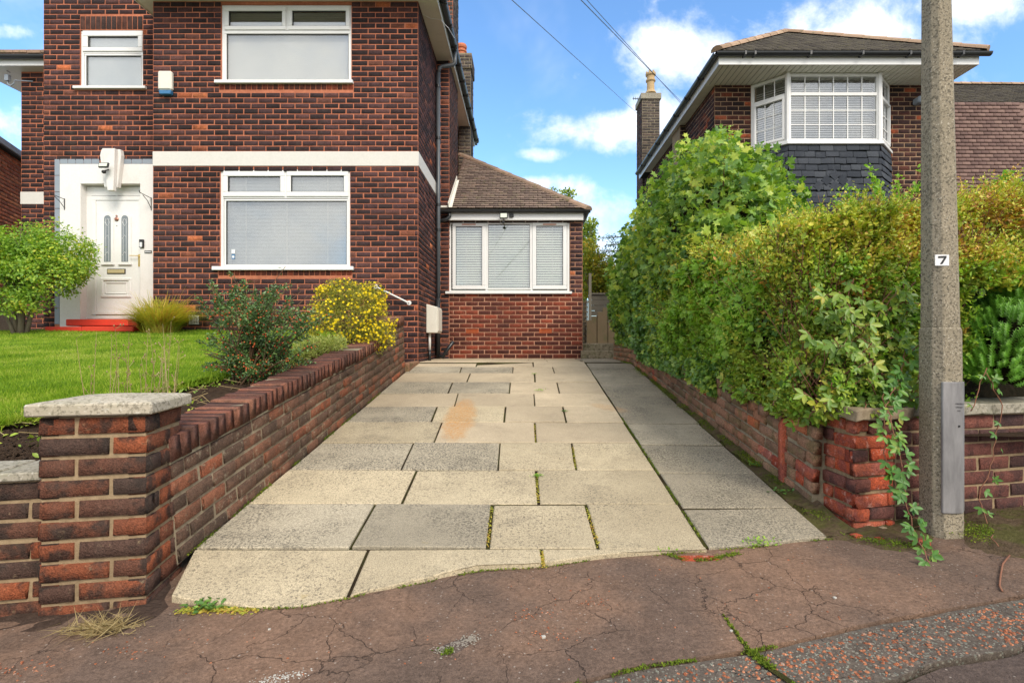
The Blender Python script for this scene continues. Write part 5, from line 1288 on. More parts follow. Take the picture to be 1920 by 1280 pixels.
# bed litter: low weeds and dead twigs
mb = MB()
for i in range(130):
    y_ = random.uniform(2.6, 5.0); x_ = random.uniform(float(lawn_edge_x(y_)) + .05, -1.95) if y_ > 2.9 else random.uniform(-3.2, -2.0)
    a = Vector((x_, y_, bed_z(x_, y_) + .02)); mb.tube([a, a + Vector((random.gauss(0, .07), random.gauss(0, .05), random.uniform(0, .05)))], .002, 3)
mb.build('dead_twigs', M['straw'], None, 'stuff')
n_ = 1700; y_ = RNG.uniform(2.5, 6.0, n_); x_ = lawn_edge_x(y_) + RNG.random(n_) * (-1.92 - lawn_edge_x(y_)); pz_ = np.array([bed_z(a, b) for a, b in zip(x_, y_)]) + .02
kk = vnoise(np.stack([x_, y_, 0 * x_], -1), 6) > .1
leafmesh('bed_weeds', T_OVAL, np.stack([x_, y_, pz_], -1)[kk], rdir(n_)[kk] + np.array([0, 0, .4]), rdir(n_)[kk] * .5 + np.array([0, 0, 1]), RNG.uniform(.015, .04, n_)[kk], M['privet_green'])
n_ = 5200; x_ = RNG.uniform(-3.2, -2.0, n_); y_ = RNG.uniform(2.35, 2.85, n_); pz_ = np.array([bed_z(a, b) for a, b in zip(x_, y_)])
leafmesh('soil_crumbs', T_CHIP, np.stack([x_, y_, pz_ + .012], -1), rdir(n_) * np.array([1, 1, .3]), rdir(n_) * .4 + np.array([0, 0, 1]), RNG.uniform(.01, .035, n_) * 1.0, M['soil'])

# ================================================================== RIGHT BOUNDARY WALL, PIER AND FRONT WALL
bwl = thing('boundary_wall', 'old mossy leaning brick wall along the right of the drive under the hedge', 'wall', (1.75, 5.5, ZC - .8))
ys2, ye2 = 3.14, 9.55
FB = Frame((1.735, ye2, drive_z(ys2) - .03 + .1367 * 0), (0, -1, 0), (0, 0, 1), (-1, 0, 0))
prof = lambda y: float(np.interp(y, [3.0, 3.5, 4.0, 4.9, 5.8, 8.0, 9.6], [ZC - .50, ZC - .50, ZC - .46, ZC - .29, ZC - .21, ZC - .09, ZC - .02]))
# inclined frames following the slope of the drive (parts of the wall step up the hill)
bre = []
BX = lambda y: 1.725 - .019 * (y - 3.1)
FBs = Frame((BX(ys2), ys2, drive_z(ys2) - .03), WU + Vector((-.019, 0, 0)), WV, (-1, -.019, 0))
def topskip(u, v_):
    p = FBs.p(u, v_); return p.z > prof(p.y) + .10 * float(vnoise(np.array([p.y, 0, 0.]), 3.0))
Lb = (8.06 - ys2) / math.cos(ang)
vs_, fs_ = [], []
n_ = 60
for i in range(n_ + 1):
    y = ys2 + (ye2 - ys2) * i / n_; zb_ = drive_z(y) - .08; zt_ = prof(y) - .06
    vs_ += [(BX(y), y, zb_), (BX(y), y, zt_), (BX(y) + .23, y, zt_), (BX(y) + .23, y, zb_)]
    if i: b = 4 * i; fs_ += [(b - 4, b, b + 1, b - 3), (b - 3, b + 1, b + 2, b - 2), (b - 2, b + 2, b + 3, b - 1)]
bcore = MB().add(vs_, fs_ + [(0, 1, 2, 3)]).build('wall_core', M['mortar_grey'], bwl)
bricks(bre, FBs, 0, Lb, 0, .70, M['brick_old'], bcore, L=.205, H=.0835, J=.013, proud=.012, rough='r', jit=3.5, skip=topskip, alt=(M['brick_raw'], .04), headers=.1)
FBe = Frame((BX(8.8), 8.07, ZC - .33), (0, 1, 0), (0, 0, 1), (-1, 0, 0))
bricks(bre, FBe, 0, 1.45, 0, .33, M['brick_old'], bcore, L=.235, H=.0835, J=.013, proud=.012, rough='r', jit=2)
# loose capping bricks and the upright brick of the broken end
for y in np.arange(3.22, 6.3, .17):
    if random.random() < .75:
        F = Frame((BX(y) + .065 + random.uniform(-.03, .03), y, prof(y) - .0), (0, 1, 0), (0, 0, 1), (-1, 0, 0))
        bre.append((mat4(F, 0, 0, -.08, .075, .11 * random.uniform(.8, 1.3), .085, random.gauss(0, .12)), ('r', random.randrange(5)), M['brick_raw'] if random.random() < .22 else M['brick_old'], bcore))
bre.append((mat4(Frame((BX(3.46), 3.46, ZC - .72), (0, 1, 0), (0, 0, 1), (-1, 0, 0)), 0, 0, -.06, .03, .06, .44, .03), ('r', 2), M['brick_raw'], bcore))
place(bre, 'brick', bwl, 300)

RC = Vector((1.804, 2.87, 0))
rp = thing('corner_pier', 'crumbling bright red brick pier under rough sandstone at the drive entrance', 'pier', (RC.x + .1, RC.y + .15, ZC - 1.05))
zR0, zR1 = pave_z(RC.x, RC.y) - .06, Z(787, RC.y)
LFd = Vector((-.03, 1, 0)).normalized()
a = Vector((RC.x, RC.y, zR0)) + Vector((.012, .02, 0)); mb = MB(); mb.prism([a, a + SU * .26, a + SU * .26 + LFd * .27, a + LFd * .27], (0, 0, zR1 - zR0)); rcore = mb.build('pier_core', M['mortar_tan'], rp)
FRf = Frame((RC.x, RC.y, 0), SU, (0, 0, 1), SN); FRl = Frame((RC.x, RC.y + .0, 0) , -LFd, (0, 0, 1), (-1, -.03, 0)); FRl.O = FRl.O + LFd * .30
rr_ = []
bricks(rr_, FRf, 0, .27, zR0 + .03, zR1, M['brick_raw'], rcore, L=.225, H=.081, J=.013, anchor='top', proud=.005, rough='r', jit=4, off=.1, alt=(M['brick_front'], .25))
bricks(rr_, FRl, 0, .30, zR0 + .03, zR1, M['brick_raw'], rcore, L=.225, H=.081, J=.013, anchor='top', proud=.004, rough='r', jit=4, alt=(M['brick_front'], .2))
place(rr_, 'brick', rp, 300)
def rough_stone(name, F, u0, u1, v0, v1, d0, d1, mat, par, amp=.012, n1=14, n2=6):
    import bmesh
    bm = bmesh.new(); bmesh.ops.create_cube(bm, size=1); bmesh.ops.subdivide_edges(bm, edges=bm.edges, cuts=7, use_grid_fill=True)
    for v_ in bm.verts:
        c = F.p(u0 + (v_.co.x + .5) * (u1 - u0), v0 + (v_.co.z + .5) * (v1 - v0), d0 + (v_.co.y + .5) * (d1 - d0)); q = np.array([tuple(c)])
        k_ = 1 - .0; c += Vector((float(vnoise(q, 14, 1)[0]), float(vnoise(q, 14, 2)[0]), float(vnoise(q, 14, 3)[0]))) * amp; v_.co = c
    bmesh.ops.recalc_face_normals(bm, faces=bm.faces); me = bpy.data.meshes.new(name); bm.to_mesh(me); bm.free(); me.materials.append(mat); me.polygons.foreach_set('use_smooth', [True] * len(me.polygons)); return link(name, me, par)
rough_stone('cap', FRf, -.035, .33, zR1 + .006, zR1 + .062, .05, -.30, M['sandstone'], rp, .014)

fw_ = thing('front_wall', 'low brown brick front wall with stone coping behind the lamp post', 'wall', (2.5, 3.0, ZC - 1.0))
FF = Frame((RC + SU * .30 + BK * .03).to_tuple()[:2] + (0,), SU, (0, 0, 1), SN); LF = 1.8
zf1 = Z(779, 3.0); zf0 = pave_z(RC.x, RC.y) - .05
mb = MB(); mb.fbox(FF, 0, LF, zf0, zf1, 0, -.2); fcore = mb.build('wall_core', M['mortar_tan'], fw_)
fr_ = []; bricks(fr_, FF, 0, LF, zf0, zf1 - .002, M['brick_front'], fcore, L=.232, H=.0835, J=.012, anchor='top', proud=.009, rough='r', jit=1.5)
place(fr_, 'brick', fw_, 300)
for i in range(3): 
    a, b = .034 + i * .6, .034 + (i + 1) * .6; rough_stone('coping_stone', FF, a + .004, min(b, LF) - .004, zf1 + .005, zf1 + .062, .045, -.25, M['coping_stone'], fw_, .006)

# earth strip along the wall foot and before the right wall
n_ = 40; vs_, fs_ = [], []
for i in range(n_):
    y = 2.78 + (9.5 - 2.78) * i / (n_ - 1)
    for t in range(5):
        x_ = 1.595 + (BX(y) + .03 - 1.595) * t / 4; vs_.append((x_, y, drive_z(y) - .012 + .03 * (t / 4) ** 1.5 + .012 * float(vnoise(np.array([x_, y, 0.]), 9))))
    if i: fs_ += [((i - 1) * 5 + t, (i - 1) * 5 + t + 1, i * 5 + t + 1, i * 5 + t) for t in range(4)]
MB().add(vs_, fs_).build('earth_strip', M['earth'], None, 'structure', smooth=True)
def blobsheet(name, mat, pts, z=.006, amp=.008, kind='structure', cz=0.0, n2=5, parent=None):
    """irregular low mound over the pavement, from photograph outline points"""
    w_ = [GP(*q) for q in pts]; c = sum(w_, Vector()) / len(w_); dense = []
    for i in range(len(w_)):
        a, b = w_[i], w_[(i + 1) % len(w_)]
        for t in range(6): q = a.lerp(b, t / 6); dense.append(q + (q - c) * .09 * float(vnoise(np.array([q.x, q.y, 0]), 22)))
    vs_ = []; m_ = len(dense)
    for k in range(n2 + 1):
        for q in dense:
            r_ = q.lerp(c, k / n2 * .98); edge = min(1, k / 1.5); vs_.append((r_.x, r_.y, pave_z(r_.x, r_.y) + (z + cz * k / n2 + amp * float(vnoise(np.array([r_.x, r_.y, 1.]), 18))) * edge - (0.004 if k == 0 else 0)))
    fs_ = [(k * m_ + i, k * m_ + (i + 1) % m_, (k + 1) * m_ + (i + 1) % m_, (k + 1) * m_ + i) for k in range(n2) for i in range(m_)] + [tuple(n2 * m_ + i for i in range(m_))]
    return MB().add(vs_, fs_).build(name, mat, parent, kind, smooth=True)
blobsheet('entrance_earth', M['earth'], [(1545, 1012), (1560, 960), (1620, 965), (1760, 960), (1760, 1035), (1700, 1040), (1640, 1030), (1590, 1016)], .012)
blobsheet('verge_earth', M['earth'], [(1805, 1034), (1795, 955), (1860, 945), (2150, 910), (2150, 1010), (1920, 1046), (1870, 1042)], .02, .012)
blobsheet('pier_foot_earth', M['dirt'], [(300, 1160), (240, 1190), (110, 1200), (60, 1188), (-60, 1200), (-60, 1150), (60, 1140), (270, 1090), (345, 1060), (330, 1132)], .002)
rbx = lumpy('neighbour_garden', M['soil'], 1.9, 12, 3.0, 14, lambda a, b: ZC - .55 + .03 * (b - 3), 20, 20, .03, 2)

# ================================================================== LAMP POST
YP = 2.80; xc, xtop = 2.228, 2.200
lp = thing('lamp_post', 'tall grey concrete lamp post with number 7 plate and metal door panel', 'lamp post', (xc, YP, pave_z(xc, YP)))
zb0 = pave_z(xc, YP) - .03; cyp = YP
def octp(cx, cy, hw, ch, z):
    return [(cx + a * hw, cy + b * hw, z) for a, b in ((-1, -1 + ch), (-1 + ch, -1), (1 - ch, -1), (1, -1 + ch), (1, 1 - ch), (1 - ch, 1), (-1 + ch, 1), (-1, 1 - ch))]
def hwz(z0_, z1_, h0, h1, ch, name, mat, x0_=xc, x1_=xc):
    vs_ = octp(x0_, cyp, h0, ch, z0_) + octp(x1_, cyp, h1, ch, z1_); return MB().add(vs_, [tuple(range(7, -1, -1)), tuple(range(8, 16))] + [(i, (i + 1) % 8, (i + 1) % 8 + 8, i + 8) for i in range(8)]).build(name, mat, lp, bevel=.004)
zsh = Z(618, YP); hb = .0845
hwz(zb0, zsh, hb, hb - .003, .45, 'base', M['pole'], xc, xc - .006)
hwz(zsh - .003, zsh + .014, hb - .003, hb - .009, .45, 'shoulder', M['pole'], xc - .006, xc - .006)
ZT = ZC + 2.4; hwz(zsh + .012, ZT, hb - .0095, .051, .45, 'shaft', M['pole'], xc - .006, xtop - .005)
hwz(ZT - .002, ZC + 5.2, .0508, .038, .45, 'upper_shaft', M['pole'], xtop - .005, xtop - .012)
# lantern arm far above the picture
MB().tube([(xc, cyp, ZC + 5.15), (xc, cyp - .05, ZC + 5.7), (xc, cyp - .5, ZC + 5.95), (xc, cyp - 1.0, ZC + 5.98)], [.05, .045, .04, .035], 10).build('arm', M['pole'], lp, smooth=True)
mb = MB(); mb.box(xc - .13, xc + .13, cyp - 1.6, cyp - .95, ZC + 5.93, ZC + 6.03); mb.build('lantern', M['quoin'], lp, bevel=.03)
# number plate follows the front face
Yf = cyp - (hb - .012); pz0, pz1 = Z(498, Yf), Z(477.5, Yf); tilt = 0
hw_at = (hb - .0095) + (.051 - hb + .0095) * (pz1 - .01 - zsh) / (ZT - zsh); yfp = cyp - hw_at
Fp = front(yfp)
MB().fbox(Fp, X(1752.5, yfp), X(1778.5, yfp), pz0, pz1, .004, .0005).build('number_plate', M['upvc'], lp)
MB().add([Fp.p(X(a, yfp), Z(b, yfp), .0055) for a, b in ((1757.5, 480.5), (1773.5, 479.8), (1773.2, 483.5), (1765.5, 495.5), (1760.8, 495.5), (1768.6, 483.8), (1757.8, 484.2))], [tuple(range(7))]).build('number', M['iron'], lp)
# metal door
yd = cyp - hb - .003; dz1, dz0 = Z(716, yd), Z(962, yd); mb = MB()
pan = [(X(1767, yd), yd + .012), (X(1767, yd), yd - .003), (X(1787, yd), yd - .010), (X(1805, yd), yd - .004), (xc + hb + .003, cyp - hb * .52), (xc + hb + .003, cyp - hb * .3), (xc + .03, cyp - hb + .004)]
mb.prism([(a, b, dz0) for a, b in pan], (0, 0, dz1 - dz0)); door = mb.build('access_door', M['steel'], lp, bevel=.003)
MB().fbox(front(yd - .007), X(1794.5, yd), X(1797.5, yd), Z(800, yd), Z(796.5, yd), .004, -.01).build('lock', M['iron'], door)
# embossed maker lettering
def text(s, loc, size, mat, par, name='lettering', rot=0):
    c = bpy.data.curves.new(name, 'FONT'); c.body = s; c.size = size; c.extrude = .0006; c.align_x = 'CENTER'; c.materials.append(mat); c.resolution_u = 2
    o = bpy.data.objects.new('tmp', c); COL.objects.link(o); dg = bpy.context.evaluated_depsgraph_get(); me = bpy.data.meshes.new_from_object(o.evaluated_get(dg)); bpy.data.objects.remove(o)
    me.transform(Matrix.Translation(loc) @ Matrix.Rotation(rot, 4, 'Z') @ Matrix.Rotation(R(90), 4, 'X')); return link(name, me, par)
M['ink'] = m_plain('faded ink', (.10, .095, .10), .6, .2, 0)
for i, t in enumerate(('CONCRETE', 'UTILITIES', 'LTD')): text(t, Vector((X(1796, yd), yd - .0095, Z(757.5 + i * 6.5, yd))), .0095, M['ink'], door)

# ================================================================== STEPS, FENCE, BACKGROUND
st1 = MB().box(X(1090, 9.62), 1.74, 9.62, 10.1, ZC - .36, Z(657.5, 9.62)).build('garden_step', M['step_stone'], None, bevel=.012); tag(st1, 'lower weathered stone step at the end of the drive', 'step')
st2 = MB().box(X(1090, 9.9), 1.76, 9.90, 11.6, ZC - .36, Z(643.5, 9.9)).build('garden_step', M['step_stone'], None, bevel=.012); tag(st2, 'upper weathered stone step below the wooden fence', 'step')
fe = thing('wooden_fence', 'weathered vertical board fence behind the stone steps', 'fence', (1.6, 11.3, ZC)); fc = []
YFn = 11.2
x = X(1100, YFn); i = 0
while x < X(1172, YFn):
    w_ = .115; t_ = (x - X(1103, YFn)) / (X(1172, YFn) - X(1103, YFn)); ztp = Z(598, YFn) + t_ * .62
    MB().box(x, x + w_ + .004, YFn + (.024 if i % 2 else 0), YFn + .02 + (.024 if i % 2 else 0), ZC - .02, ztp).build('board', M['timber'], fe, bevel=.002); x += w_; i += 1
MB().box(X(1103, YFn), X(1180, YFn), YFn + .048, YFn + .09, ZC + .1, ZC + .17).build('rail', M['timber'], fe)
MB().box(X(1104, 11.4), X(1109, 11.4), 11.4, 11.46, ZC - .05, Z(512, 11.4)).build('post', M['timber_grey'], fe)
gt = thing('trellis_gate', 'narrow slatted wooden gate against the extension corner', 'gate', (X(1096, 11.3), 11.3, ZC))
for px_ in (1091.5, 1096.5, 1101.5): MB().box(X(px_, 11.3), X(px_ + 1.6, 11.3), 11.3, 11.33, ZC - .02, Z(562, 11.3)).build('upright', M['timber'], gt)
for k in range(9): MB().box(X(1091, 11.27), X(1103, 11.27), 11.27, 11.295, Z(640 - k * 9, 11.3), Z(638 - k * 9, 11.3)).build('slat', M['timber'], gt)
f2 = thing('panel_fence', 'grey horizontal fence panel beyond the wooden fence', 'fence', (1.8, 13, ZC))
for k in range(-5, 4): MB().box(X(1108, 13), X(1150, 13), 13 + .01 * (k % 2), 13.03 + .01 * (k % 2), Z(592 - k * 10, 13), Z(582.5 - k * 10, 13)).build('board', M['timber_grey'], f2)
MB().box(X(1106, 13), X(1152, 13), 12.97, 13.06, Z(552.3, 13), Z(549, 13)).build('rail', M['timber_grey'], f2)

def crown_tree(name, label, base, blobs_, mat, lsize, trunk_r=.12, cat='tree', T=T_DIAMOND, tk=True):
    t = thing(name, label, cat, base); ps, ns = [], []
    for c, r_, q in blobs_:
        p, d = ell_points(q, c, r_, .7); ps.append(p); ns.append(d)
    ps, ns = np.concatenate(ps), np.concatenate(ns); n1 = len(ps)
    leafmesh('crown', T, ps, rdir(n1), rdir(n1) + np.array([0, 0, .6]), RNG.uniform(lsize * .7, lsize * 1.3, n1), mat, t)
    if tk:
        c0 = Vector(blobs_[0][0]); mb = MB(); mb.tube([base, Vector(base).lerp(c0, .6), c0], [trunk_r, trunk_r * .7, trunk_r * .3], 8); mb.build('trunk', M['bark'], t, smooth=True)
        twigs('branches', tuple(Vector(base).lerp(c0, .5)), [ps[i] for i in RNG.integers(0, n1, 30)], M['bark'], t, trunk_r * .3, .01, .2)
crown_tree('autumn_tree', 'yellow and green autumn tree beyond the fence at the end of the passage', (X(1125, 17), 17, ZC - .4), [(tuple(P(1122, 520, 17)), (.75, .7, .75), 3500), (tuple(P(1105, 480, 17)), (.35, .5, .6), 900), (tuple(P(1150, 540, 17)), (.7, .6, .5), 1800)], M['yellowtree'], .11)
crown_tree('slender_tree', 'slender loose green tree right behind the extension corner', (X(1095, 20), 20, ZC - .4), [(tuple(P(1098, 450, 20)), (.45, .5, .8), 900), (tuple(P(1105, 425, 20)), (.35, .4, .35), 260), (tuple(P(1097, 520, 20)), (.5, .5, .9), 1200)], M['privet_green'], .13)
crown_tree('far_tree', 'tip of a thin leafy tree showing above the extension roof', (X(1045, 24), 24, ZC - .4), [(tuple(P(1035, 372, 24)), (.5, .5, .45), 220), (tuple(P(1066, 362, 24)), (.35, .3, .22), 120), (tuple(P(1048, 385, 24)), (.8, .5, .3), 300)], M['privet_green'], .15)
# cedar boughs
cd = thing('cedar_tree', 'dark cedar with flat boughs showing left of the hedge', 'tree', (X(1210, 24), 24, ZC - .4)); ps = []; mb = MB()
for py_, x0_ in ((446, 1128), (459, 1136), (471, 1124), (480, 1113), (493, 1120), (505, 1128)):
    a, b = P(1215, py_ - 4, 24), P(x0_, py_, 24); mb.tube([a, a.lerp(b, .5), b], [.05, .03, .01], 5); q = RNG.random(260)[:, None]
    ps.append(np.array(tuple(a)) * (1 - q) + np.array(tuple(b)) * q + RNG.normal(0, 1, (260, 3)) * np.array([.08, .3, .045]))
mb.tube([P(1225, 645, 24), P(1225, 400, 24)], [.2, .08], 8); mb.build('trunk', M['bark'], cd)
ps = np.concatenate(ps); leafmesh('crown', T_NARROW, ps, rdir(len(ps)), rdir(len(ps)) + np.array([0, 0, 1.]), .16, M['conifer'], cd)
# distant greenery behind everything
# ================================================================== FAR LEFT BUILDING
ob = thing('flat_roof_building', 'orange brick building with a flat grey roof edge at the far left', 'building', (-10.2, 10.5, ZC - .3))
A_, B_ = Vector((-9.35, 8.6, 0)), Vector((-10.95, 12.4, 0)); A_ = Vector((X(0, 10), 10, 0)); B_ = Vector((X(38, 10.73), 10.73, 0)); dU = (B_ - A_).normalized()
FO = Frame(A_ - dU * 1.2, dU, (0, 0, 1), Vector((dU.y, -dU.x, 0))); zo = Z(276, 10)
mb = MB(); mb.fbox(FO, 0, 4.0, GZ, zo, 0, -.2); oc = mb.build('wall', M['mortar_sand'], ob)
orr_ = []; bricks(orr_, FO, 0, 3.0, ZC + .6, zo, M['brick_orange'], oc, L=.225, H=.076, anchor='top'); place(orr_, 'brick', ob, 300)
MB().fbox(FO, -.2, 4.1, zo + .003, zo + .13, .12, -1.5).build('roof_edge', M['quoin'], ob, bevel=.01)
MB().fbox(FO, -.2, 4.1, zo - .03, zo + .0, .10, -.05).build('roof_soffit', M['backing'], ob)
mb = MB(); mb.tube([Vector((X(15, DS - .1), DS - .06, Z(140, DS))), P(-50, 95, 9.6)], .006, 4); tag(mb.build('thin_cable', M['iron'], None), 'thin dark cable leaving the far left eave', 'cable')

# ================================================================== RIGHT HOUSE
YR = 9.8; XRL, XRR = X(1340, YR), 7.75
rh = thing('neighbour_house', 'neighbouring dark brick house with a white soffit and upstairs bay window', 'house', (5.5, 10, ZC - .3)); rrec = []
zrt = Z(160, YR); Fr = front(YR); GR = ZC - .3
bayL, bayR = 4.23, 6.83
mb = MB(); wall_back(mb, Fr, XRL, XRR, GR, zrt, [(bayL + .1, bayR - .1, GR, zrt + 1)]); mb.box(XRL, XRL + .2, YR + .201, 15.5, GR, zrt); mb.box(XRR - .2, XRR, YR + .201, 15.5, GR, zrt)
rw = mb.build('wall', m_mortar('buff mortar', (.26, .15, .09), (.40, .27, .17)), rh)
bricks(rrec, Fr, XRL, bayL, ZC + .9, zrt, M['brick_right'], rw, L=.222, H=.086); bricks(rrec, Fr, bayR, XRR, ZC + .9, zrt, M['brick_right'], rw, L=.222, H=.086)
FrS = Frame((XRL, 15.5, 0), (0, -1, 0), (0, 0, 1), (-1, 0, 0)); bricks(rrec, FrS, 0, 5.7, ZC + 1.6, zrt, M['brick_right'], rw, L=.222, H=.086)
mb = MB(); mb.box(XRL - .12, XRL, 11.6, 12.2, GR, zrt); sidep = mb.build('side_pilaster', M['mortar_tan'], rh); bricks(rrec, front(11.6), XRL - .12, XRL, ZC + 1.6, zrt, M['brick_right'], sidep, L=.222, H=.086)
place(rrec, 'brick', rh, 300)
# bay polygon
YB = 9.35; b0, b1, b2, b3 = Vector((bayL, YR, 0)), Vector((bayL + .47, YB, 0)), Vector((bayR - .49, YB, 0)), Vector((bayR, YR, 0))
zsill, zhead = Z(266, YB), zrt - .01
def bay_face(a, b, name, ncols, rows_, opener, par):
    d = (b - a); L_ = d.length; F = Frame(a, d, (0, 0, 1), Vector((d.y, -d.x, 0))); mb = MB(); f_ = .055
    ring(mb, F, (0, L_, zsill, zhead), f_, .0, -.06); ztr = zhead - (zhead - zsill) * .30; mb.fbox(F, f_, L_ - f_, ztr - .03, ztr + .03, .002, -.058)
    fr = mb.build('window_frame', M['upvc'], par, bevel=.004)
    for (z0_, z1_, nr) in ((zsill + f_, ztr - .03, 3), (ztr + .03, zhead - f_, rows_)):
        x0_, x1_ = f_, L_ - f_
        if opener and nr == 3:
            mo = MB(); ring(mo, F, (x0_, x1_, z0_, z1_), .04, .03, -.02); mo.build('sash', M['upvc'], fr, bevel=.004); x0_, x1_, z0_, z1_ = x0_ + .04, x1_ - .04, z0_ + .04, z1_ - .04
        mg = MB()
        for k in range(1, ncols): xx = x0_ + (x1_ - x0_) * k / ncols; mg.fbox(F, xx - .008, xx + .008, z0_, z1_, -.012, -.022)
        for k in range(1, nr): zz_ = z0_ + (z1_ - z0_) * k / nr; mg.fbox(F, x0_, x1_, zz_ - .008, zz_ + .008, -.0125, -.0215)
        mg.build('glazing_bars', M['upvc'], fr)
        for i in range(ncols):
            for j in range(nr):
                xa_, xb_ = x0_ + (x1_ - x0_) * i / ncols, x0_ + (x1_ - x0_) * (i + 1) / ncols; za_, zb2 = z0_ + (z1_ - z0_) * j / nr, z0_ + (z1_ - z0_) * (j + 1) / nr
                MB().fbox(F, xa_, xb_, za_, zb2, -.023, -.027).build('pane', M['glass'], fr)
    blind(F, (f_, L_ - f_, zsill + f_, ztr + .22), fr, 'slat', .045, d=-.13, tilt=.6, cords=0)
    MB().fbox(F, .02, L_ - .02, zsill, zhead, -.25, -.26).build('room_back', M['backing'], fr)
bay_face(b0, b1, 'l', 3, 1, True, rh); bay_face(b1, b2, 'f', 6, 1, False, rh); bay_face(b2, b3, 'r', 3, 1, True, rh)
for p in (b1, b2): MB().tube([(p.x, p.y + .01, zsill), (p.x, p.y + .01, zhead)], .045, 8).build('corner_post', M['upvc'], rh)
def offp(k): return [Vector((bayL - k, YR - .0, 0)), Vector((bayL + .47 - k * .6, YB - k, 0)), Vector((bayR - .49 + k * .6, YB - k, 0)), Vector((bayR + k, YR, 0))]
q = [p + Vector((0, 0, zsill - .055)) for p in offp(.06)]; MB().prism(q, (0, 0, .054)).build('sill', M['upvc'], rh, bevel=.006)
# slates below: skirt flares slightly
q0 = [p + Vector((0, 0, GR)) for p in offp(.10)]; q1 = [p + Vector((0, 0, zsill - .057)) for p in offp(-.02)]
sk = MB().add(q0 + q1, [(i, i + 1, i + 5, i + 4) for i in range(3)]).build('slate_skirt', M['tile_black'], rh)
srec = []
zt1 = zsill - .057
for a, b, lo_ in ((b0, b1, 0), (b1, b2, 1), (b2, b3, 2)):
    d = b - a; L_ = d.length; F = Frame(a, d, (0, 0, 1), Vector((d.y, -d.x, 0))); k = 0; v_ = zt1 - .12
    while v_ > ZC + 1.1:
        flare = .02 + (zt1 - v_) / (zt1 - GR) * .10; h_ = .115 * random.uniform(.93, 1.07); x_ = -(.11 if k % 2 else 0) - random.uniform(0, .05)
        while x_ < L_:
            w_ = .21 * random.uniform(.8, 1.2); p0, p1 = max(x_, -.01), min(x_ + w_, L_ + .01)
            if p1 - p0 > .03:
                m4 = mat4(F, (p0 + p1) / 2, v_ + h_ / 2 + random.gauss(0, .005), flare - .014, flare + .006, p1 - p0 - .006, h_ - .010, random.gauss(0, .022), random.uniform(0, .006)); t_ = m4.translation.copy(); m4.translation = (0, 0, 0)
                m4 = Matrix.Rotation(R(-8), 4, F.U) @ m4; m4.translation = t_; srec.append((m4, ('n', random.randrange(5)), M['tile_black'], sk))
            x_ += w_
        v_ -= h_; k += 1
place(srec, 'slate', rh, 300, 'slates')
# diamond of slates
Fdm = front(YB - .045)
for (u_, v_) in ((1565, 328), (1550, 338), (1580, 338), (1565, 349), (1535, 349), (1595, 349)):
    c = P(u_, v_, YB - .05); F = Frame(c, (1, 0, 1), (-1, 0, 1), (0, -1, 0)); MB().fbox(F, -.07, .07, -.07, .07, -.02, .006).build('diamond_slate', M['tile_black'], sk, bevel=.003)
# eaves
EY, EX0, EX1 = 9.05, 3.35, 7.86
zb1 = zrt
sf = MB(); nb_ = 46
w_ = (EX1 - EX0) / nb_
sb = MB()
for i in range(nb_): sb.box(EX0 + i * w_ + .007, EX0 + (i + 1) * w_ - .007, EY + .02, YR - .002, zb1, zb1 + .01)
for i in range(50): sb.box(EX0 + .02, XRL - .002, YR + i * .1 + .004, YR + (i + 1) * .1 - .004, zb1, zb1 + .01)
for i in range(50): sb.box(XRR + .002, EX1 - .02, YR + i * .1 + .004, YR + (i + 1) * .1 - .004, zb1, zb1 + .01)
sb.build('soffit_boards', M['soffit'], rh, 'stuff'); MB().box(EX0 + .02, EX1 - .02, EY + .02, 15.4, zb1 + .012, zb1 + .02).build('soffit_back', M['backing'], rh)
fz = Z(107, EY)
mb = MB(); mb.box(EX0, EX1, EY, EY + .0195, zb1 - .012, fz + .02); mb.box(EX0, EX0 + .0195, EY + .02, 15.4, zb1 - .012, fz + .02); mb.box(EX1 - .0195, EX1, EY + .02, 15.4, zb1 - .012, fz + .02); mb.build('fascia', M['upvc'], rh, bevel=.002)
gz = Z(99, EY - .06); half_gutter((EX0 - .07, EY - .06, gz), (EX1 + .14, EY - .06, gz), .058).build('gutter', M['black'], rh)
half_gutter((EX0 - .062, EY - .08, gz), (EX0 - .062, 15.4, gz), .058).build('side_gutter', M['black'], rh)
for x_ in (1394, 1412, 1516, 1613, 1702, 1800): MB().box(X(x_, EY - .06), X(x_ + 4, EY - .06), EY - .122, EY, gz - .062, gz + .005).build('gutter_bracket', M['black'], rh, bevel=.004)
for y_ in np.arange(9.8, 15, .8): MB().box(EX0 - .125, EX0, y_, y_ + .03, gz - .062, gz + .005).build('gutter_bracket', M['black'], rh, bevel=.004)
# hipped roof of tiles
rz = gz + .03; ex0, ex1, ey = EX0 - .06, EX1 + .10, EY - .06; xm = (ex0 + ex1) / 2; hr = (ex1 - ex0) / 2; rise = Z(63, ey + hr) - rz
apex = Vector((xm, ey + hr, rz + rise))
rfm = MB().add([(ex0, ey, rz), (ex1, ey, rz), tuple(apex), (ex0, 15.6, rz), (xm, 15.6, rz + rise), (ex1, 15.6, rz)], [(0, 1, 2), (0, 2, 4, 3), (1, 5, 4, 2)]).build('roof', M['tile_dark'], rh)
sl2 = math.hypot(hr, rise); FR2 = Frame((xm, ey, rz), (1, 0, 0), (0, hr, rise), (0, -rise, hr)); trec = []
for k in range(int(sl2 / .1)):
    v_ = k * .1; hx = hr * (1 - v_ / sl2); x_ = -hx - (.08 if k % 2 else 0)
    while x_ < hx:
        a, b = max(x_, -hx), min(x_ + .165, hx)
        if b - a > .04: trec.append((tiltm(mat4(FR2, (a + b) / 2, v_ + .05, -.01, .018 + random.uniform(0, .006), b - a - .005, .087, random.gauss(0, .012)), -10), ('n', random.randrange(5)), M['tile_dark'], rfm))
        x_ += .165
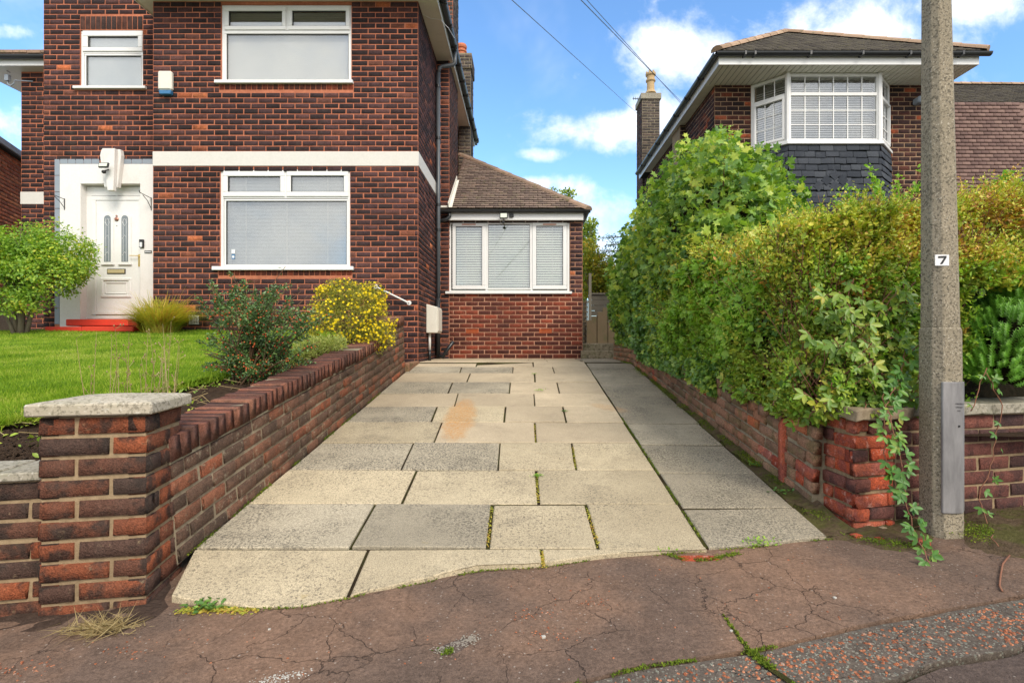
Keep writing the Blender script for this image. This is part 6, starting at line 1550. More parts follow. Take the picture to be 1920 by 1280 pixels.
place(trec, 'tile', rh, 0, 'tiling')
def ridge_line(a, b, n_, rr, mat, par, name='ridge_tile'):
    a, b = Vector(a), Vector(b)
    for i in range(n_):
        p0 = a.lerp(b, i / n_); p1 = a.lerp(b, (i + 1.07) / n_); d = (p1 - p0).normalized(); s = d.cross(Vector((0, 0, 1))).normalized(); u_ = s.cross(d); vs_ = []
        for p_, r_ in ((p0, rr * 1.12), (p1, rr)):
            for k in range(7): q = math.pi * k / 6; vs_.append(p_ + s * math.cos(q) * r_ + u_ * (math.sin(q) * r_ * .8 - .02))
        MB().add(vs_, [(k, k + 1, k + 8, k + 7) for k in range(6)] + [tuple(range(7)), tuple(range(13, 6, -1))]).build(name, mat, par, bevel=.004)
ridge_line((ex0, ey, rz + .02), apex + Vector((0, 0, .03)), 9, .10, M['ridge_pale'], rh); ridge_line((ex1, ey, rz + .02), apex + Vector((0, 0, .03)), 9, .10, M['ridge_pale'], rh)
ridge_line(apex + Vector((0, .1, .03)), (xm, 15.6, rz + rise + .03), 9, .10, M['ridge_pale'], rh)
# lower tile hung wing to the right
YW = 10.6; xw0, xw1 = XRR + .002, 12.5
zA, zB, zCq = ZC + .2, Z(193, YW + .5), Z(160, YW + 1.9)
FWg = Frame((0, YW, zA), (1, 0, 0), Vector((0, .5, zB - zA)), Vector((0, -(zB - zA), .5)))
wing = MB().add([(xw0, YW, zA), (xw1, YW, zA), (xw1, YW + .5, zB), (xw0, YW + .5, zB), (xw1, YW + 1.9, zCq), (xw0, YW + 1.9, zCq)], [(0, 1, 2, 3), (3, 2, 4, 5)]).build('tiled_wing', M['tile_plum'], rh)
wrec = []; Ls = math.hypot(.5, zB - zA); g_ = .082; k = 0
while k * g_ < Ls:
    x_ = xw0 - (.08 if k % 2 else 0)
    while x_ < 10.4:
        a = max(x_, xw0); b = x_ + .165
        if b - a > .04 and zA + k * g_ > ZC + 2.3:
            wrec.append((tiltm(mat4(FWg, (a + b) / 2, k * g_ + .04, -.006, .022 + random.uniform(0, .005), b - a - .005, g_ - .012, random.gauss(0, .008)), -9), ('n', random.randrange(5)), M['tile_plum'], wing))
        x_ += .165
    k += 1
FW2 = Frame((0, YW + .5, zB), (1, 0, 0), Vector((0, 1.4, zCq - zB)), Vector((0, -(zCq - zB), 1.4))); L2 = math.hypot(1.4, zCq - zB); k = 0
place(wrec, 'wall_tile', rh, 300, 'wall_tiling'); w2 = []
while k * .1 < L2:
    x_ = xw0
    while x_ < 12.5: w2.append((tiltm(mat4(FW2, x_ + .08, k * .1 + .05, -.004, .02 + random.uniform(0, .006), .16, .087, random.gauss(0, .01)), -10), ('n', random.randrange(5)), M['tile_dark'], wing)); x_ += .165
    k += 1
place(w2, 'tile', rh, 0, 'wing_tiling')
ridge_line((xw0 + .0, YW + 1.9, zCq + .03), (xw1, YW + 1.9, zCq + .0), 20, .09, M['ridge_pale'], rh)
# wall light behind the post and cable fixing
tag(MB().box(X(1717, 9.7), X(1728, 9.7), 9.62, 9.79, Z(195, 9.7), Z(183, 9.7)).build('bulkhead_light', M['quoin'], None, bevel=.02), 'small grey bulkhead light on the neighbour wall behind the post', 'light')
# chimney of the right house
YCh = 15.7; cxa, cxb = X(1204, YCh), X(1237, YCh)
ch = thing('chimney', 'tall brown brick chimney stack with an ornate buff pot against the sky', 'chimney', (cxa + .3, YCh + .3, ZC)); crec = []
zc1 = Z(176, YCh); mb = MB(); mb.box(cxa, cxb, YCh, YCh + .75, ZC, zc1); cc = mb.build('stack', M['mortar_grey'], ch)
bricks(crec, front(YCh), cxa, cxb, ZC + 3.0, zc1 - .17, M['brick_grey'], cc, L=.222, H=.08); bricks(crec, Frame((cxa, YCh + .75, 0), (0, -1, 0), (0, 0, 1), (-1, 0, 0)), 0, .75, ZC + 3.0, zc1 - .17, M['brick_side'], cc, L=.222, H=.08)
Fc2 = front(YCh - .04); mb = MB(); mb.box(cxa - .04, cxb + .04, YCh - .04, YCh + .79, zc1 - .16, zc1 + .01); cc2 = mb.build('chimney_head', M['coping_stone'], ch)
place(crec, 'brick', ch, 300)
pc = P(1220, 176, YCh + .3); MB().lathe(pc, [(.17, 0), (.15, .05), (.12, .10), (.115, .34), (.15, .37), (.15, .41), (.12, .43), (.12, .52), (.155, .55), (.16, .60), (.12, .62), (.10, .63)], 12).build('pot', M['buff'], ch)
mb = MB()
for k in range(6): a = k * math.pi / 3; mb.box(pc.x + .12 * math.cos(a) - .025, pc.x + .12 * math.cos(a) + .025, pc.y + .12 * math.sin(a) - .02, pc.y + .12 * math.sin(a) + .02, pc.z + .60, pc.z + .67)
mb.build('pot_crown', M['buff'], ch)
mb = MB(); mb.tube([P(1204, 186, YCh), P(1186, 185, YCh)], .012, 5)
for k in range(3): mb.tube([P(1188 + k * 4, 182, YCh), P(1188 + k * 4, 188, YCh)], .008, 4)
tag(mb.build('aerial', M['grey_metal'], None), 'small television aerial sticking out left of the tall chimney', 'aerial')
# overhead cables
def cable(p0, p1, sag, lab, r_=.008):
    a, b = Vector(p0), Vector(p1); pts_ = [a.lerp(b, t) - Vector((0, 0, sag * 4 * t * (1 - t))) for t in np.linspace(0, 1, 24)]
    tag(MB().tube(pts_, r_, 5, False).build('overhead_cable', M['grey_metal'], None), lab, 'cable', 'overhead cables crossing the sky')
e1 = P(1278, 192, 12.0); e2 = P(1205, 222, 15.7)
cable(P(1085, -4, 5.0) + (P(1085, -4, 5.0) - e1) * .5, e1, .0, 'steeper right cable of the pair running down to the neighbour eave', .0045)
cable(P(1099, -4, 5.1) + (P(1099, -4, 5.1) - e1) * .5, e1 + Vector((.05, 0, -.1)), .0, 'right cable just beside the steeper one of the pair', .0035)
cable(P(955, -4, 5.5) + (P(955, -4, 5.5) - e2) * .4, e2, .0, 'left lone cable running down to the tall chimney', .0045)
mb = MB(); mb.box(X(1302, 11), X(1309, 11), 10.95, 11.05, Z(222, 11), Z(210, 11)); tag(mb.build('cable_fixing', M['slat'], None, bevel=.01), 'small pale cable box under the neighbour side eave', 'box')

# ================================================================== HEDGES AND CLIMBERS
HS = street(2.96, -.02).copy()
def hedge_top(y, x=1.8): return ZC + .74 + .035 * (y - 3.2) + .13 * np.clip(x - 1.75, 0, 1.6)
def hedge_leaves(n_, face, depth, bulge=.15):
    """face: 'left' or 'front' or 'top'. returns points, outward normals"""
    if face == 'left':
        y = RNG.uniform(3.1, 9.3, n_) ; zl_ = np.array([max(prof(t) + .0, 0) for t in y]); zh = hedge_top(y) + .5 * np.clip((y - 4.5) / 2, 0, 1)
        z = zl_ + (zh - zl_) * RNG.random(n_); x = 1.735 - .13 * np.sin(np.clip((z - zl_) / (zh - zl_), 0, 1) * 3.0) - .05 * np.clip((y - 4) / 3, 0, 1)
        p = np.stack([x, y, z], -1); nn = np.tile([-1., -.1, .1], (n_, 1))
    elif face == 'front':
        u = RNG.uniform(0, 2.9, n_) ** 1.0; zl_ = ZC - .43; bx_, by_ = RC.x - .06 + SU.x * u + BK.x * .17, RC.y + SU.y * u + BK.y * .17; z = zl_ + (hedge_top(3.2, bx_) - zl_) * RNG.random(n_) ** .95
        out = .07 * np.sin((z - zl_) * 2.4); p = np.stack([bx_ + SN.x * out, by_ + SN.y * out, z], -1); nn = np.tile([SN.x, SN.y, .1], (n_, 1))
    else:
        y = 3.05 + 3.4 * RNG.random(n_) ** 1.3; x = 1.6 + 3.6 * RNG.random(n_); y = y + (x - 1.7) * .2; p = np.stack([x, y, hedge_top(y, x)], -1); nn = np.tile([0., -.2, 1.], (n_, 1))
    b = vnoise(p, 2.3, 1) * bulge + vnoise(p, 6, 2) * bulge * .6 + vnoise(p, 13, 3) * .035
    if face == 'left': b = np.minimum(b, .10)
    dd_ = b - depth * RNG.random(n_) ** 1.4
    return p + nn * dd_[:, None], nn
hd = thing('privet_hedge', 'long clipped hedge of yellowing privet above the right wall and front wall', 'hedge', (2.6, 4, ZC - .6))
pf, nf_ = hedge_leaves(44000, 'front', .13); pt_, nt_ = hedge_leaves(34000, 'top', .12, .07); pl, nl_ = hedge_leaves(48000, 'left', .14)
kf = ~((pf[:, 0] > 2.72 + .1 * vnoise(pf, 5, 3)) & (pf[:, 2] < ZC + .33)); pf, nf_ = pf[kf], nf_[kf]
kl = (pl[:, 1] < 5.6 + .9 * vnoise(pl, 2, 9)); pl, nl_ = pl[kl], nl_[kl]
ps = np.concatenate([pf, pt_, pl]); ns = np.concatenate([nf_, nt_, nl_])
kg = (vnoise(ps, 4.6, 21) + .45 * vnoise(ps, 11, 22) > -.40) | (RNG.random(len(ps)) < .22); ps, ns = ps[kg], ns[kg]; n_ = len(ps)
lowm = vnoise(ps, 1.6, 6) * .38 + (ps[:, 2] - (ZC + .10)) * .95 - .75 * np.clip((ps[:, 1] - 3.4) / 1.2, 0, 1) * (ps[:, 0] < 1.85)     # high = yellow, low = green
yel = lowm + RNG.normal(0, .22, n_) > .08
M['russet'] = m_leaf('russet leaf', [(0, (.34, .16, .04)), (.4, (.52, .28, .05)), (.75, (.60, .42, .07)), (1, (.34, .12, .05))], .45, .22)
rus = (vnoise(ps, 3.3, 41) + RNG.normal(0, .26, n_) + .25 * (ps[:, 2] - ZC - .4) > .22) & (ps[:, 2] > ZC + .0); drk = (~yel) & ~rus & (vnoise(ps, 2.8, 42) + RNG.normal(0, .2, n_) > .28)
yel0 = yel; yel = yel & ~rus; grn = ~yel & ~rus & ~drk
for mask_, mt, nm, T, sz in ((rus, 'russet', 'russet_foliage', T_DIAMOND, (.020, .042)), (drk, 'ivy', 'dark_foliage', T_IVY, (.030, .055)), (yel, 'privet', 'foliage', T_OVAL, (.022, .050)), (grn, 'privet_green', 'green_foliage', T_OVAL, (.026, .060))):
    q = ps[mask_]; m_ = len(q)
    leafmesh(nm, T, q, rdir(m_) + ns[mask_] * .7 + np.array([0, 0, .25]), rdir(m_) * .8 + ns[mask_] * .35 + np.array([0, 0, .6]), RNG.uniform(sz[0], sz[1], m_), M[mt], hd)
def shoots(name, n0, base, nrm, mat, par, l0=.07, l1=.19, nl=9, sz=(.018, .034), up=.7, T=T_DIAMOND):
    i = RNG.integers(0, len(base), n0); a = base[i]; d = nrm[i] * .6 + rdir(n0) * .6 + np.array([0, -.05, up]); d /= np.linalg.norm(d, axis=1, keepdims=True); L_ = RNG.uniform(l0, l1, n0)
    q = np.tile(np.linspace(.15, 1, nl), (n0, 1)) ; pp_ = a[:, None] + d[:, None] * (q * L_[:, None])[..., None]; sd_ = rdir(n0 * nl).reshape(n0, nl, 3)
    dd_ = sd_ + d[:, None] * .8; m_ = n0 * nl; s_ = RNG.uniform(sz[0], sz[1], (n0, nl)) * (1.15 - .45 * q)
    leafmesh(name, T, pp_.reshape(-1, 3), dd_.reshape(-1, 3), rdir(m_) + np.array([0, -.2, .7]), s_.ravel(), M[mat], par)
    return a, d, L_
M['tips'] = m_leaf('reddish shoot tips', [(0, (.26, .36, .04)), (.4, (.50, .52, .06)), (.65, (.66, .54, .08)), (.84, (.56, .28, .07)), (1, (.36, .13, .05))], .42, .22)
hi = ps[:, 2] > ZC + .42
shoots('top_shoots', 2600, ps[hi], ns[hi], 'tips', hd); shoots('high_shoots', 2200, ps[hi], ns[hi], 'privet', hd)
shoots('low_shoots', 2600, ps[~hi], ns[~hi], 'privet_green', hd, T=T_OVAL); shoots('mid_shoots', 1200, ps[~hi], ns[~hi], 'fresh', hd, T=T_OVAL, sz=(.022, .04))
# scrambling hop-like climber with broad bright leaves mixed through the driveway face
kc = (pl[:, 1] > 3.6) & (pl[:, 2] < ZC + .75) & (vnoise(pl, 2.4, 31) > -.15); ph_, nh_ = pl[kc], nl_[kc]; ii = RNG.permutation(len(ph_))[:6500]; ph_, nh_ = ph_[ii] + nh_[ii] * .03, nh_[ii]; m_ = len(ph_)
leafmesh('climber_leaves', T_IVY, ph_, rdir(m_) * .7 + np.array([-.2, -.1, -.4]), nh_ * .7 + rdir(m_) * .6 + np.array([0, -.2, .5]), RNG.uniform(.04, .078, m_), M['fresh'], hd)
# twigs as thin sticks near the surface
def sticks(name, n_, pts_, mat, par, l0=.08, l1=.22, up=.8, wid=.0022):
    i = RNG.integers(0, len(pts_), n_); a = pts_[i] + RNG.normal(0, .01, (n_, 3)); d = rdir(n_) * .55 + np.array([0, -.05, up])
    T = (np.array([(0, -.5, 0), (0, .5, 0), (1, .3, 0), (1, -.3, 0), (0, 0, .8), (1, 0, .5)]), np.array([(0, 1, 2, 3), (1, 4, 5, 2), (4, 0, 3, 5)]))
    L_ = RNG.uniform(l0, l1, n_); dn = d / np.linalg.norm(d, axis=1, keepdims=True); s = np.cross(dn, rdir(n_)); s /= np.linalg.norm(s, axis=1, keepdims=True); u_ = np.cross(dn, s)
    v0 = T[0]; V_ = a[:, None, :] + v0[None, :, 0:1] * (dn * L_[:, None])[:, None, :] + v0[None, :, 1:2] * s[:, None, :] * wid * 2 + v0[None, :, 2:3] * u_[:, None, :] * wid * 2
    f_ = (T[1][None] + (np.arange(n_) * 6)[:, None, None]).reshape(-1, 4); return link(name, np_mesh(name, V_.reshape(-1, 3), [f_], [mat]), par, 'stuff')
M['redtwig'] = m_plain('red brown twig', (.22, .10, .06), .8, .2, .4, (.34, .22, .14), 8)
sticks('twigs', 7000, np.concatenate([pf, pl]) - np.concatenate([nf_, nl_]) * .03, M['redtwig'], hd, .05, .14)
sticks('top_twigs', 900, pt_ - np.array([0, 0, .09]), M['redtwig'], hd, .04, .10)
low_ = np.concatenate([pf, pl]) - np.concatenate([nf_, nl_]) * .10; low_ = low_[low_[:, 2] < ZC + .35]
sticks('inner_twigs', 1300, low_, M['redtwig'], hd, .15, .4, .8, .003)
# solid dark core, added to block light through the leaves
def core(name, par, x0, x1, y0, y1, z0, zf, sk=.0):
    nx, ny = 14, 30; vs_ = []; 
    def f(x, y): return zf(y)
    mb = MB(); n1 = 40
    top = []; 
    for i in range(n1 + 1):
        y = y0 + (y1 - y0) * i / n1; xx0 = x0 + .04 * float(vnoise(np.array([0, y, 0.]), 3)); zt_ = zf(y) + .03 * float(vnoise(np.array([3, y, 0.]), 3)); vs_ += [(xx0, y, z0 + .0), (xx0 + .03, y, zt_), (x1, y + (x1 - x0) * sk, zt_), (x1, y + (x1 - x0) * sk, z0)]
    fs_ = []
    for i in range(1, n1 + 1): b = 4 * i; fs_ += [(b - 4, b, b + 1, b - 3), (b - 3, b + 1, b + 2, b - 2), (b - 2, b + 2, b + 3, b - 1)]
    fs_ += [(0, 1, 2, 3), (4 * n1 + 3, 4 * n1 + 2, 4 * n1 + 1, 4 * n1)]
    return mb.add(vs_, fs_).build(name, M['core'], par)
core('dark_core', hd, 1.93, 5.2, 3.36, 9.2, ZC - .6, lambda y: ZC + .54 + .035 * (y - 3.2) + .45 * min(1, max(0, (y - 4.8) / 2)), .207)

# ivy covering the far side face
iv = thing('ivy', 'dark glossy ivy covering the far half of the right wall and hedge side', 'climber', (1.6, 7.3, ZC - .1))
p, nn = hedge_leaves(40000, 'left', .14, .16); kg = (vnoise(p, 4.6, 21) > -.42) | (RNG.random(len(p)) < .25); p, nn = p[kg], nn[kg]; kk = (p[:, 1] > 5.0 + .9 * vnoise(p, 2, 9)); p, nn = p[kk], nn[kk]
# extra curtain over the lower wall
n2 = 7000; y = RNG.uniform(4.6, 9.3, n2); zl_ = np.array([prof(t) for t in y]); z = zl_ + .12 - RNG.random(n2) ** 1.5 * .24 * (.4 + .6 * (vnoise(np.stack([0 * y, y, 0 * y], -1), 2.5, 4) > -.1)); q2 = np.stack([1.70 - RNG.random(n2) * .08, y, z], -1)
p = np.concatenate([p, q2]); nn = np.concatenate([nn, np.tile([-1., -.1, .1], (n2, 1))]); n_ = len(p)
bright = vnoise(p, 1.9, 12) + RNG.normal(0, .3, n_) > .1
for mk, mt, nm in ((~bright, 'ivy', 'foliage'), (bright, 'fresh', 'young_foliage')):
    q = p[mk]; m_ = len(q); leafmesh(nm, T_IVY, q, rdir(m_) * .7 + np.array([-.2, -.1, -.5]), nn[mk] * .9 + rdir(m_) * .6 + np.array([0, -.2, .4]), RNG.uniform(.04, .08, m_), M[mt] if nm == 'foliage' else M['vine'], iv)
# large leaved climber dome
vn = thing('vine_bush', 'tall bush of broad lobed leaves rising above the hedge in front of the neighbour house', 'bush', (2.3, 6.3, ZC - .4))
ps, ns = [], []
for c, r_, q in (((2.12, 6.2, ZC + 1.12), (.80, 1.3, 1.22), 7500), ((2.0, 7.9, ZC + 1.0), (.68, 1.2, 1.10), 5200), ((2.45, 5.7, ZC + 1.28), (.52, .6, .78), 2600), ((1.95, 5.3, ZC + .75), (.45, .7, .55), 1800)):
    p, d = ell_points(int(q * 1.15), c, r_, .42, -.6); ps.append(p); ns.append(d)
ps, ns = np.concatenate(ps), np.concatenate(ns); n_ = len(ps)
leafmesh('foliage', T_MAPLE, ps, rdir(n_) * 1.0 + ns * .3 + np.array([0, -.1, -.3]), ns * .55 + rdir(n_) * .85 + np.array([0, -.1, .45]), .035 + .085 * RNG.random(n_) ** 1.3, M['vine'], vn)
import bmesh as _b
def blobcore(par, specs):  # solid dark blobs added inside a shrub so no light passes through
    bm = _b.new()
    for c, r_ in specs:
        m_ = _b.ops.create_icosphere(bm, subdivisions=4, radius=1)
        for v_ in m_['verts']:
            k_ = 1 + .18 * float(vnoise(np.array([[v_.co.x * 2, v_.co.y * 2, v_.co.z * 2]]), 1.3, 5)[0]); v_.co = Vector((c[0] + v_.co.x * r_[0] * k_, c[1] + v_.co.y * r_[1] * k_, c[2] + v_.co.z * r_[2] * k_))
    me = bpy.data.meshes.new('dark_core'); bm.to_mesh(me); bm.free(); me.materials.append(M['core']); return link('dark_core', me, par)
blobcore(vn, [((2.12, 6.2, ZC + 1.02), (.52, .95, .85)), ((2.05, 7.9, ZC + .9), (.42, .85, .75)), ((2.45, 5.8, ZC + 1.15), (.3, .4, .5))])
twigs('stems', (2.3, 6.3, ZC + .2), [ps[i] for i in RNG.integers(0, n_, 50)], M['twig'], vn, .015, .003, .2)
# long fresh shoots with heart shaped leaves
sh = thing('linden_shoot', 'fresh shoot with big bright heart shaped leaves poking out of the hedge', 'shoot', tuple(P(1470, 560, 3.9)))
base_ = P(1455, 590, 4.0); cl_ = []
for px_, py_ in ((1425, 400), (1450, 430), (1490, 415), (1440, 470), (1470, 470), (1425, 480), (1500, 440), (1460, 505), (1440, 445), (1480, 455)): cl_.append(P(px_, py_, 3.75))
twigs('stems', tuple(base_), [tuple(c) for c in cl_], M['twig'], sh, .006, .002, .02)
pp = np.array([tuple(c + Vector((random.gauss(0, .03), random.gauss(0, .03), random.gauss(0, .03)))) for c in cl_ for _ in range(4)]); m_ = len(pp)
leafmesh('leaves', T_DROP, pp, rdir(m_) * .5 + np.array([0, -.3, -.6]), rdir(m_) * .4 + np.array([0, -1, .5]), RNG.uniform(.06, .10, m_), M['fresh'], sh, kind=None)

# green garden shrubs behind the hedge
for (cx, cy, top, spread, cnt, lab) in ((3.35, 5.7, Z(352, 5.6), .42, 22, 'loose bright green shrub with upright shoots behind the hedge left of the lamp post'), (3.95, 5.4, Z(318, 5.4), .26, 15, 'taller leafy shrub behind the hedge just left of the lamp post'), (4.95, 5.3, Z(335, 5.3), .25, 10, 'low green shrub behind the hedge right of the lamp post'), (2.85, 5.0, Z(385, 5.2), .22, 10, 'small leafy shrub on the hedge top beside the broad leaved bush')):
    g_ = thing('garden_shrub', lab, 'shrub', (cx, cy, ZC - .4)); tips = []
    for i in range(cnt): tips.append((cx + random.gauss(0, spread), cy + random.gauss(0, .25), top - abs(random.gauss(0, .28))))
    arch_shrub(g_, cx, cy, ZC + .2, tips, M['fresh'], M['redtwig'], (.025, .052), 260, T=T_OVAL, spread=.05, start=.25)
# hebe at the right
hb_ = thing('hebe_shrub', 'dense bright green whorled evergreen shrub right of the lamp post', 'shrub', (3.25, 3.65, ZC - .45)); ps, ns, dd_ = [], [], []
base_p, base_n = [], []
for c, r_, q in ((tuple(P(1912, 640, 3.22)), (.30, .24, .32), 620), (tuple(P(1945, 560, 3.3)), (.28, .25, .30), 480), (tuple(P(1880, 690, 3.18)), (.20, .2, .15), 180)):
    p, d = ell_points(q, c, r_, .35, -.7); base_p.append(p); base_n.append(d)
base_p, base_n = np.concatenate(base_p), np.concatenate(base_n)
ax = base_n + np.array([0, -.3, .9]); ax /= np.linalg.norm(ax, axis=1, keepdims=True)
for lv in range(8):
    for k in range(5):
        a = k * 2 * math.pi / 5 + lv * .6; s1_ = np.cross(ax, np.array([.3, .9, .1])); s1_ /= np.linalg.norm(s1_, axis=1, keepdims=True); s2_ = np.cross(ax, s1_)
        o_ = s1_ * math.cos(a) + s2_ * math.sin(a); ps.append(base_p + ax * (lv * .0115 - .03)); dd_.append(o_ + ax * .6); ns.append(ax)
ps, dd_, ns = np.concatenate(ps), np.concatenate(dd_), np.concatenate(ns)
leafmesh('foliage', T_NARROW, ps, dd_, ns, RNG.uniform(.017, .025, len(ps)), M['hebe'], hb_, wid=.95)
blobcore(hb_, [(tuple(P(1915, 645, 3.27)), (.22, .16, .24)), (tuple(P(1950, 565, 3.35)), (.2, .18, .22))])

# bramble: compound leaves
def bramble(root, paths, dens_, size, mat='bramble', stem=.0028):
    mb = MB(); Pp, Dd, Nn, Ss = [], [], [], []
    for pth in paths:
        pth = [Vector(p) for p in pth]; fine = []
        for i in range(len(pth) - 1):
            for t in np.linspace(0, 1, 6, endpoint=False): fine.append(pth[i].lerp(pth[i + 1], t) + Vector((random.gauss(0, .004), random.gauss(0, .004), random.gauss(0, .004))))
        fine.append(pth[-1]); mb.tube(fine, stem, 5)
        tot = sum((fine[i + 1] - fine[i]).length for i in range(len(fine) - 1)); m_ = max(2, int(tot * dens_))
        for k in range(m_):
            i = int((k + random.random()) / m_ * (len(fine) - 1)); i = min(i, len(fine) - 2); q = fine[i]; side = random.choice((-1, 1)); out = Vector((side * random.uniform(.5, 1), random.uniform(-.9, -.2), random.uniform(-.5, .4))).normalized()
            c = q + out * random.uniform(.015, .04); mb.tube([q, c], stem * .4, 4); s_ = size * random.uniform(.65, 1.2); nv = Vector((random.gauss(0, .4), -.9, random.uniform(.2, .9))).normalized()
            for a, f in ((0, 1), (R(62), .85), (R(-62), .85)) + (((R(125), .6), (R(-125), .6)) if random.random() < .3 else ()):
                tdir = out - nv * out.dot(nv); tdir.normalize(); tdir = Matrix.Rotation(a, 3, nv) @ tdir; Pp.append(tuple(c)); Dd.append(tuple(tdir)); Nn.append(tuple(nv + Vector((random.gauss(0, .15), random.gauss(0, .15), random.gauss(0, .15))))); Ss.append(s_ * f)
    mb.build('stems', M['redtwig'], root, smooth=True); leafmesh('leaves', T_OVAL, np.array(Pp), np.array(Dd), np.array(Nn), np.array(Ss), M[mat], root, wid=.86)
br = thing('bramble', 'trailing green bramble hanging over the front wall beside the lamp post', 'bramble', tuple(GP(1740, 1055)))
bramble(br, [[P(1690, 700, 3.0), P(1655, 745, 2.85), P(1675, 800, 2.74), P(1695, 880, 2.70), P(1700, 950, 2.66), P(1722, 1010, 2.62), GP(1742, 1062) + Vector((0, 0, .02))], [P(1700, 640, 2.98), P(1690, 700, 2.88), P(1660, 760, 2.80), P(1660, 850, 2.76), P(1685, 930, 2.72)]], 36, .052)
b2_ = thing('bramble_thicket', 'mass of larger yellow green bramble leaves low in the hedge left of the lamp post', 'bramble', (2.0, 3.1, ZC - .3))
pth = []
for i in range(60):
    a = P(random.uniform(1520, 1720), random.uniform(560, 760), random.uniform(2.93, 3.1)); b = a + Vector((random.uniform(-.15, .1), -random.uniform(.03, .10), random.uniform(-.05, .2))); pth.append([a + Vector((0, .12, -.1)), a, b])
M['bramble_y'] = m_leaf('yellowing bramble leaf', [(0, (.09, .18, .03)), (.5, (.18, .31, .04)), (.8, (.30, .38, .05)), (.95, (.46, .42, .06)), (1, (.50, .15, .03))], .4, .35, .4)
bramble(b2_, pth, 26, .058, 'bramble_y')
b3 = thing('creeping_bramble', 'thin bramble runners creeping down the wall right of the lamp post', 'bramble', tuple(GP(1880, 1045)))
bramble(b3, [[P(1850, 700, 3.05), P(1880, 760, 2.98), P(1862, 860, 2.96), P(1835, 930, 2.92), P(1850, 985, 2.85), GP(1872, 1035) + Vector((0, 0, .03))], [P(1850, 690, 3.05), P(1820, 770, 2.98)]], 9, .04)
b4 = thing('leaf_sprig', 'sprigs of yellow green leaves growing out of the broken wall top by the pier', 'sprig', (1.8, 3.2, ZC - .5))
bramble(b4, [[Vector((1.8, 3.25, ZC - .42)), P(1500, 770, 3.15), P(1495, 800, 3.1)], [Vector((1.8, 3.45, ZC - .42)), P(1460, 740, 3.3), P(1450, 760, 3.25)], [Vector((1.8, 3.7, ZC - .42)), P(1400, 730, 3.6), P(1390, 745, 3.55)], [Vector((1.8, 3.3, ZC - .35)), P(1560, 720, 3.1), P(1530, 740, 3.05)], [Vector((1.8, 4.4, ZC - .42)), P(1360, 710, 4.1), P(1345, 725, 4.0)]], 24, .055, 'bramble_y')
# root runner lying on the pavement
tag(MB().tube([GP(1893, 1045) + Vector((0, 0, .012)), GP(1880, 1060) + Vector((0, 0, .008)), GP(1876, 1080) + Vector((0, 0, .006)), GP(1874, 1100) + Vector((0, 0, .006)), GP(1879, 1110) + Vector((0, 0, .006))], .004, 6).build('bare_root', M['redtwig'], None, smooth=True), 'bare reddish root lying on the pavement right of the post', 'root')

# ================================================================== MOSS, WEEDS AND LITTER
def tufts(name, pts_, per, width, mat='moss', size=(.006, .014), zoff=.0, T=T_DIAMOND):
    P_ = []
    for i in range(len(pts_) - 1):
        a, b = np.array(tuple(pts_[i])), np.array(tuple(pts_[i + 1])); L_ = np.linalg.norm(b - a); m_ = max(3, int(L_ * per)); q = RNG.random(m_)[:, None]; P_.append(a * (1 - q) + b * q + RNG.normal(0, 1, (m_, 3)) * np.array([width, width, .0]))
    P_ = np.concatenate(P_); g = vnoise(P_, 7, 3) > -.15; P_ = P_[g]; P_[:, 2] += zoff; m_ = len(P_)
    return leafmesh(name, T, P_, rdir(m_) * np.array([1, 1, .5]) + np.array([0, 0, .5]), rdir(m_) + np.array([0, 0, .8]), RNG.uniform(size[0], size[1], m_), M[mat])
tufts('wall_foot_moss', [Vector((BX(y) - .045, y, drive_z(y) + .006)) for y in np.linspace(2.95, 8.5, 9)], 1700, .035)
tufts('left_foot_moss', [Vector((-1.668, y, drive_z(y) + .004)) for y in np.linspace(2.5, 6.0, 5)], 900, .010)
tufts('edge_moss', [e_ + Vector((0, -.004, .002)) for e_ in edge_w], 420, .006)
tufts('joint_moss', [Vector((XB, y, drive_z(y) - .002)) for y in np.linspace(2.75, 5, 4)], 500, .005)
tufts('kerb_moss', [GP(*q) + Vector((0, 0, -.004)) for q in ((1080, 1280), (1200, 1250), (1406, 1220), (1526, 1194))], 900, .005)
cj = [GP(*q) for q in ((1355, 1150), (1378, 1185), (1406, 1220), (1440, 1250), (1500, 1290))]
tufts('cross_joint_moss', [c + Vector((0, 0, .002)) for c in cj[2:]], 4200, .010)
tufts('cross_joint_moss', [c + Vector((0, 0, .001)) for c in cj[:3]], 500, .004)
# cross joint: a dark crack sheet
vs_ = []
for i, c in enumerate(cj): w_ = (.002, .006, .010, .012, .014)[i]; vs_ += [c + SU * -w_ + Vector((0, 0, .0015)), c + SU * w_ + Vector((0, 0, .0015))]
MB().add(vs_, [(2 * i, 2 * i + 1, 2 * i + 3, 2 * i + 2) for i in range(4)]).build('cross_joint', M['joint'], None, 'structure')
tufts('verge_moss', [GP(1830, 1015), GP(1920, 1000), GP(2100, 970)], 5200, .075, zoff=.03)
tufts('entrance_moss', [GP(1600, 1010), GP(1660, 1022), GP(1720, 1030)], 2200, .03, zoff=.016)
tufts('brick_moss', [GP(1250, 1040), GP(1290, 1052), GP(1330, 1050), GP(1385, 1038)], 1600, .010, zoff=.004)
mossb = blobsheet('pothole', M['road'], [(815, 1228), (822, 1212), (850, 1200), (880, 1190), (893, 1192), (885, 1206), (860, 1225), (832, 1231)], .002, .003)
tufts('pothole_moss', [GP(830, 1226), GP(868, 1218)], 2600, .012, zoff=.004)
n_ = 260; c0, c1 = GP(822, 1222), GP(890, 1196); q = RNG.random(n_)[:, None]; a = np.array(tuple(c0)) * (1 - q) + np.array(tuple(c1)) * q + RNG.normal(0, .016, (n_, 3)) * np.array([1, 1, 0])
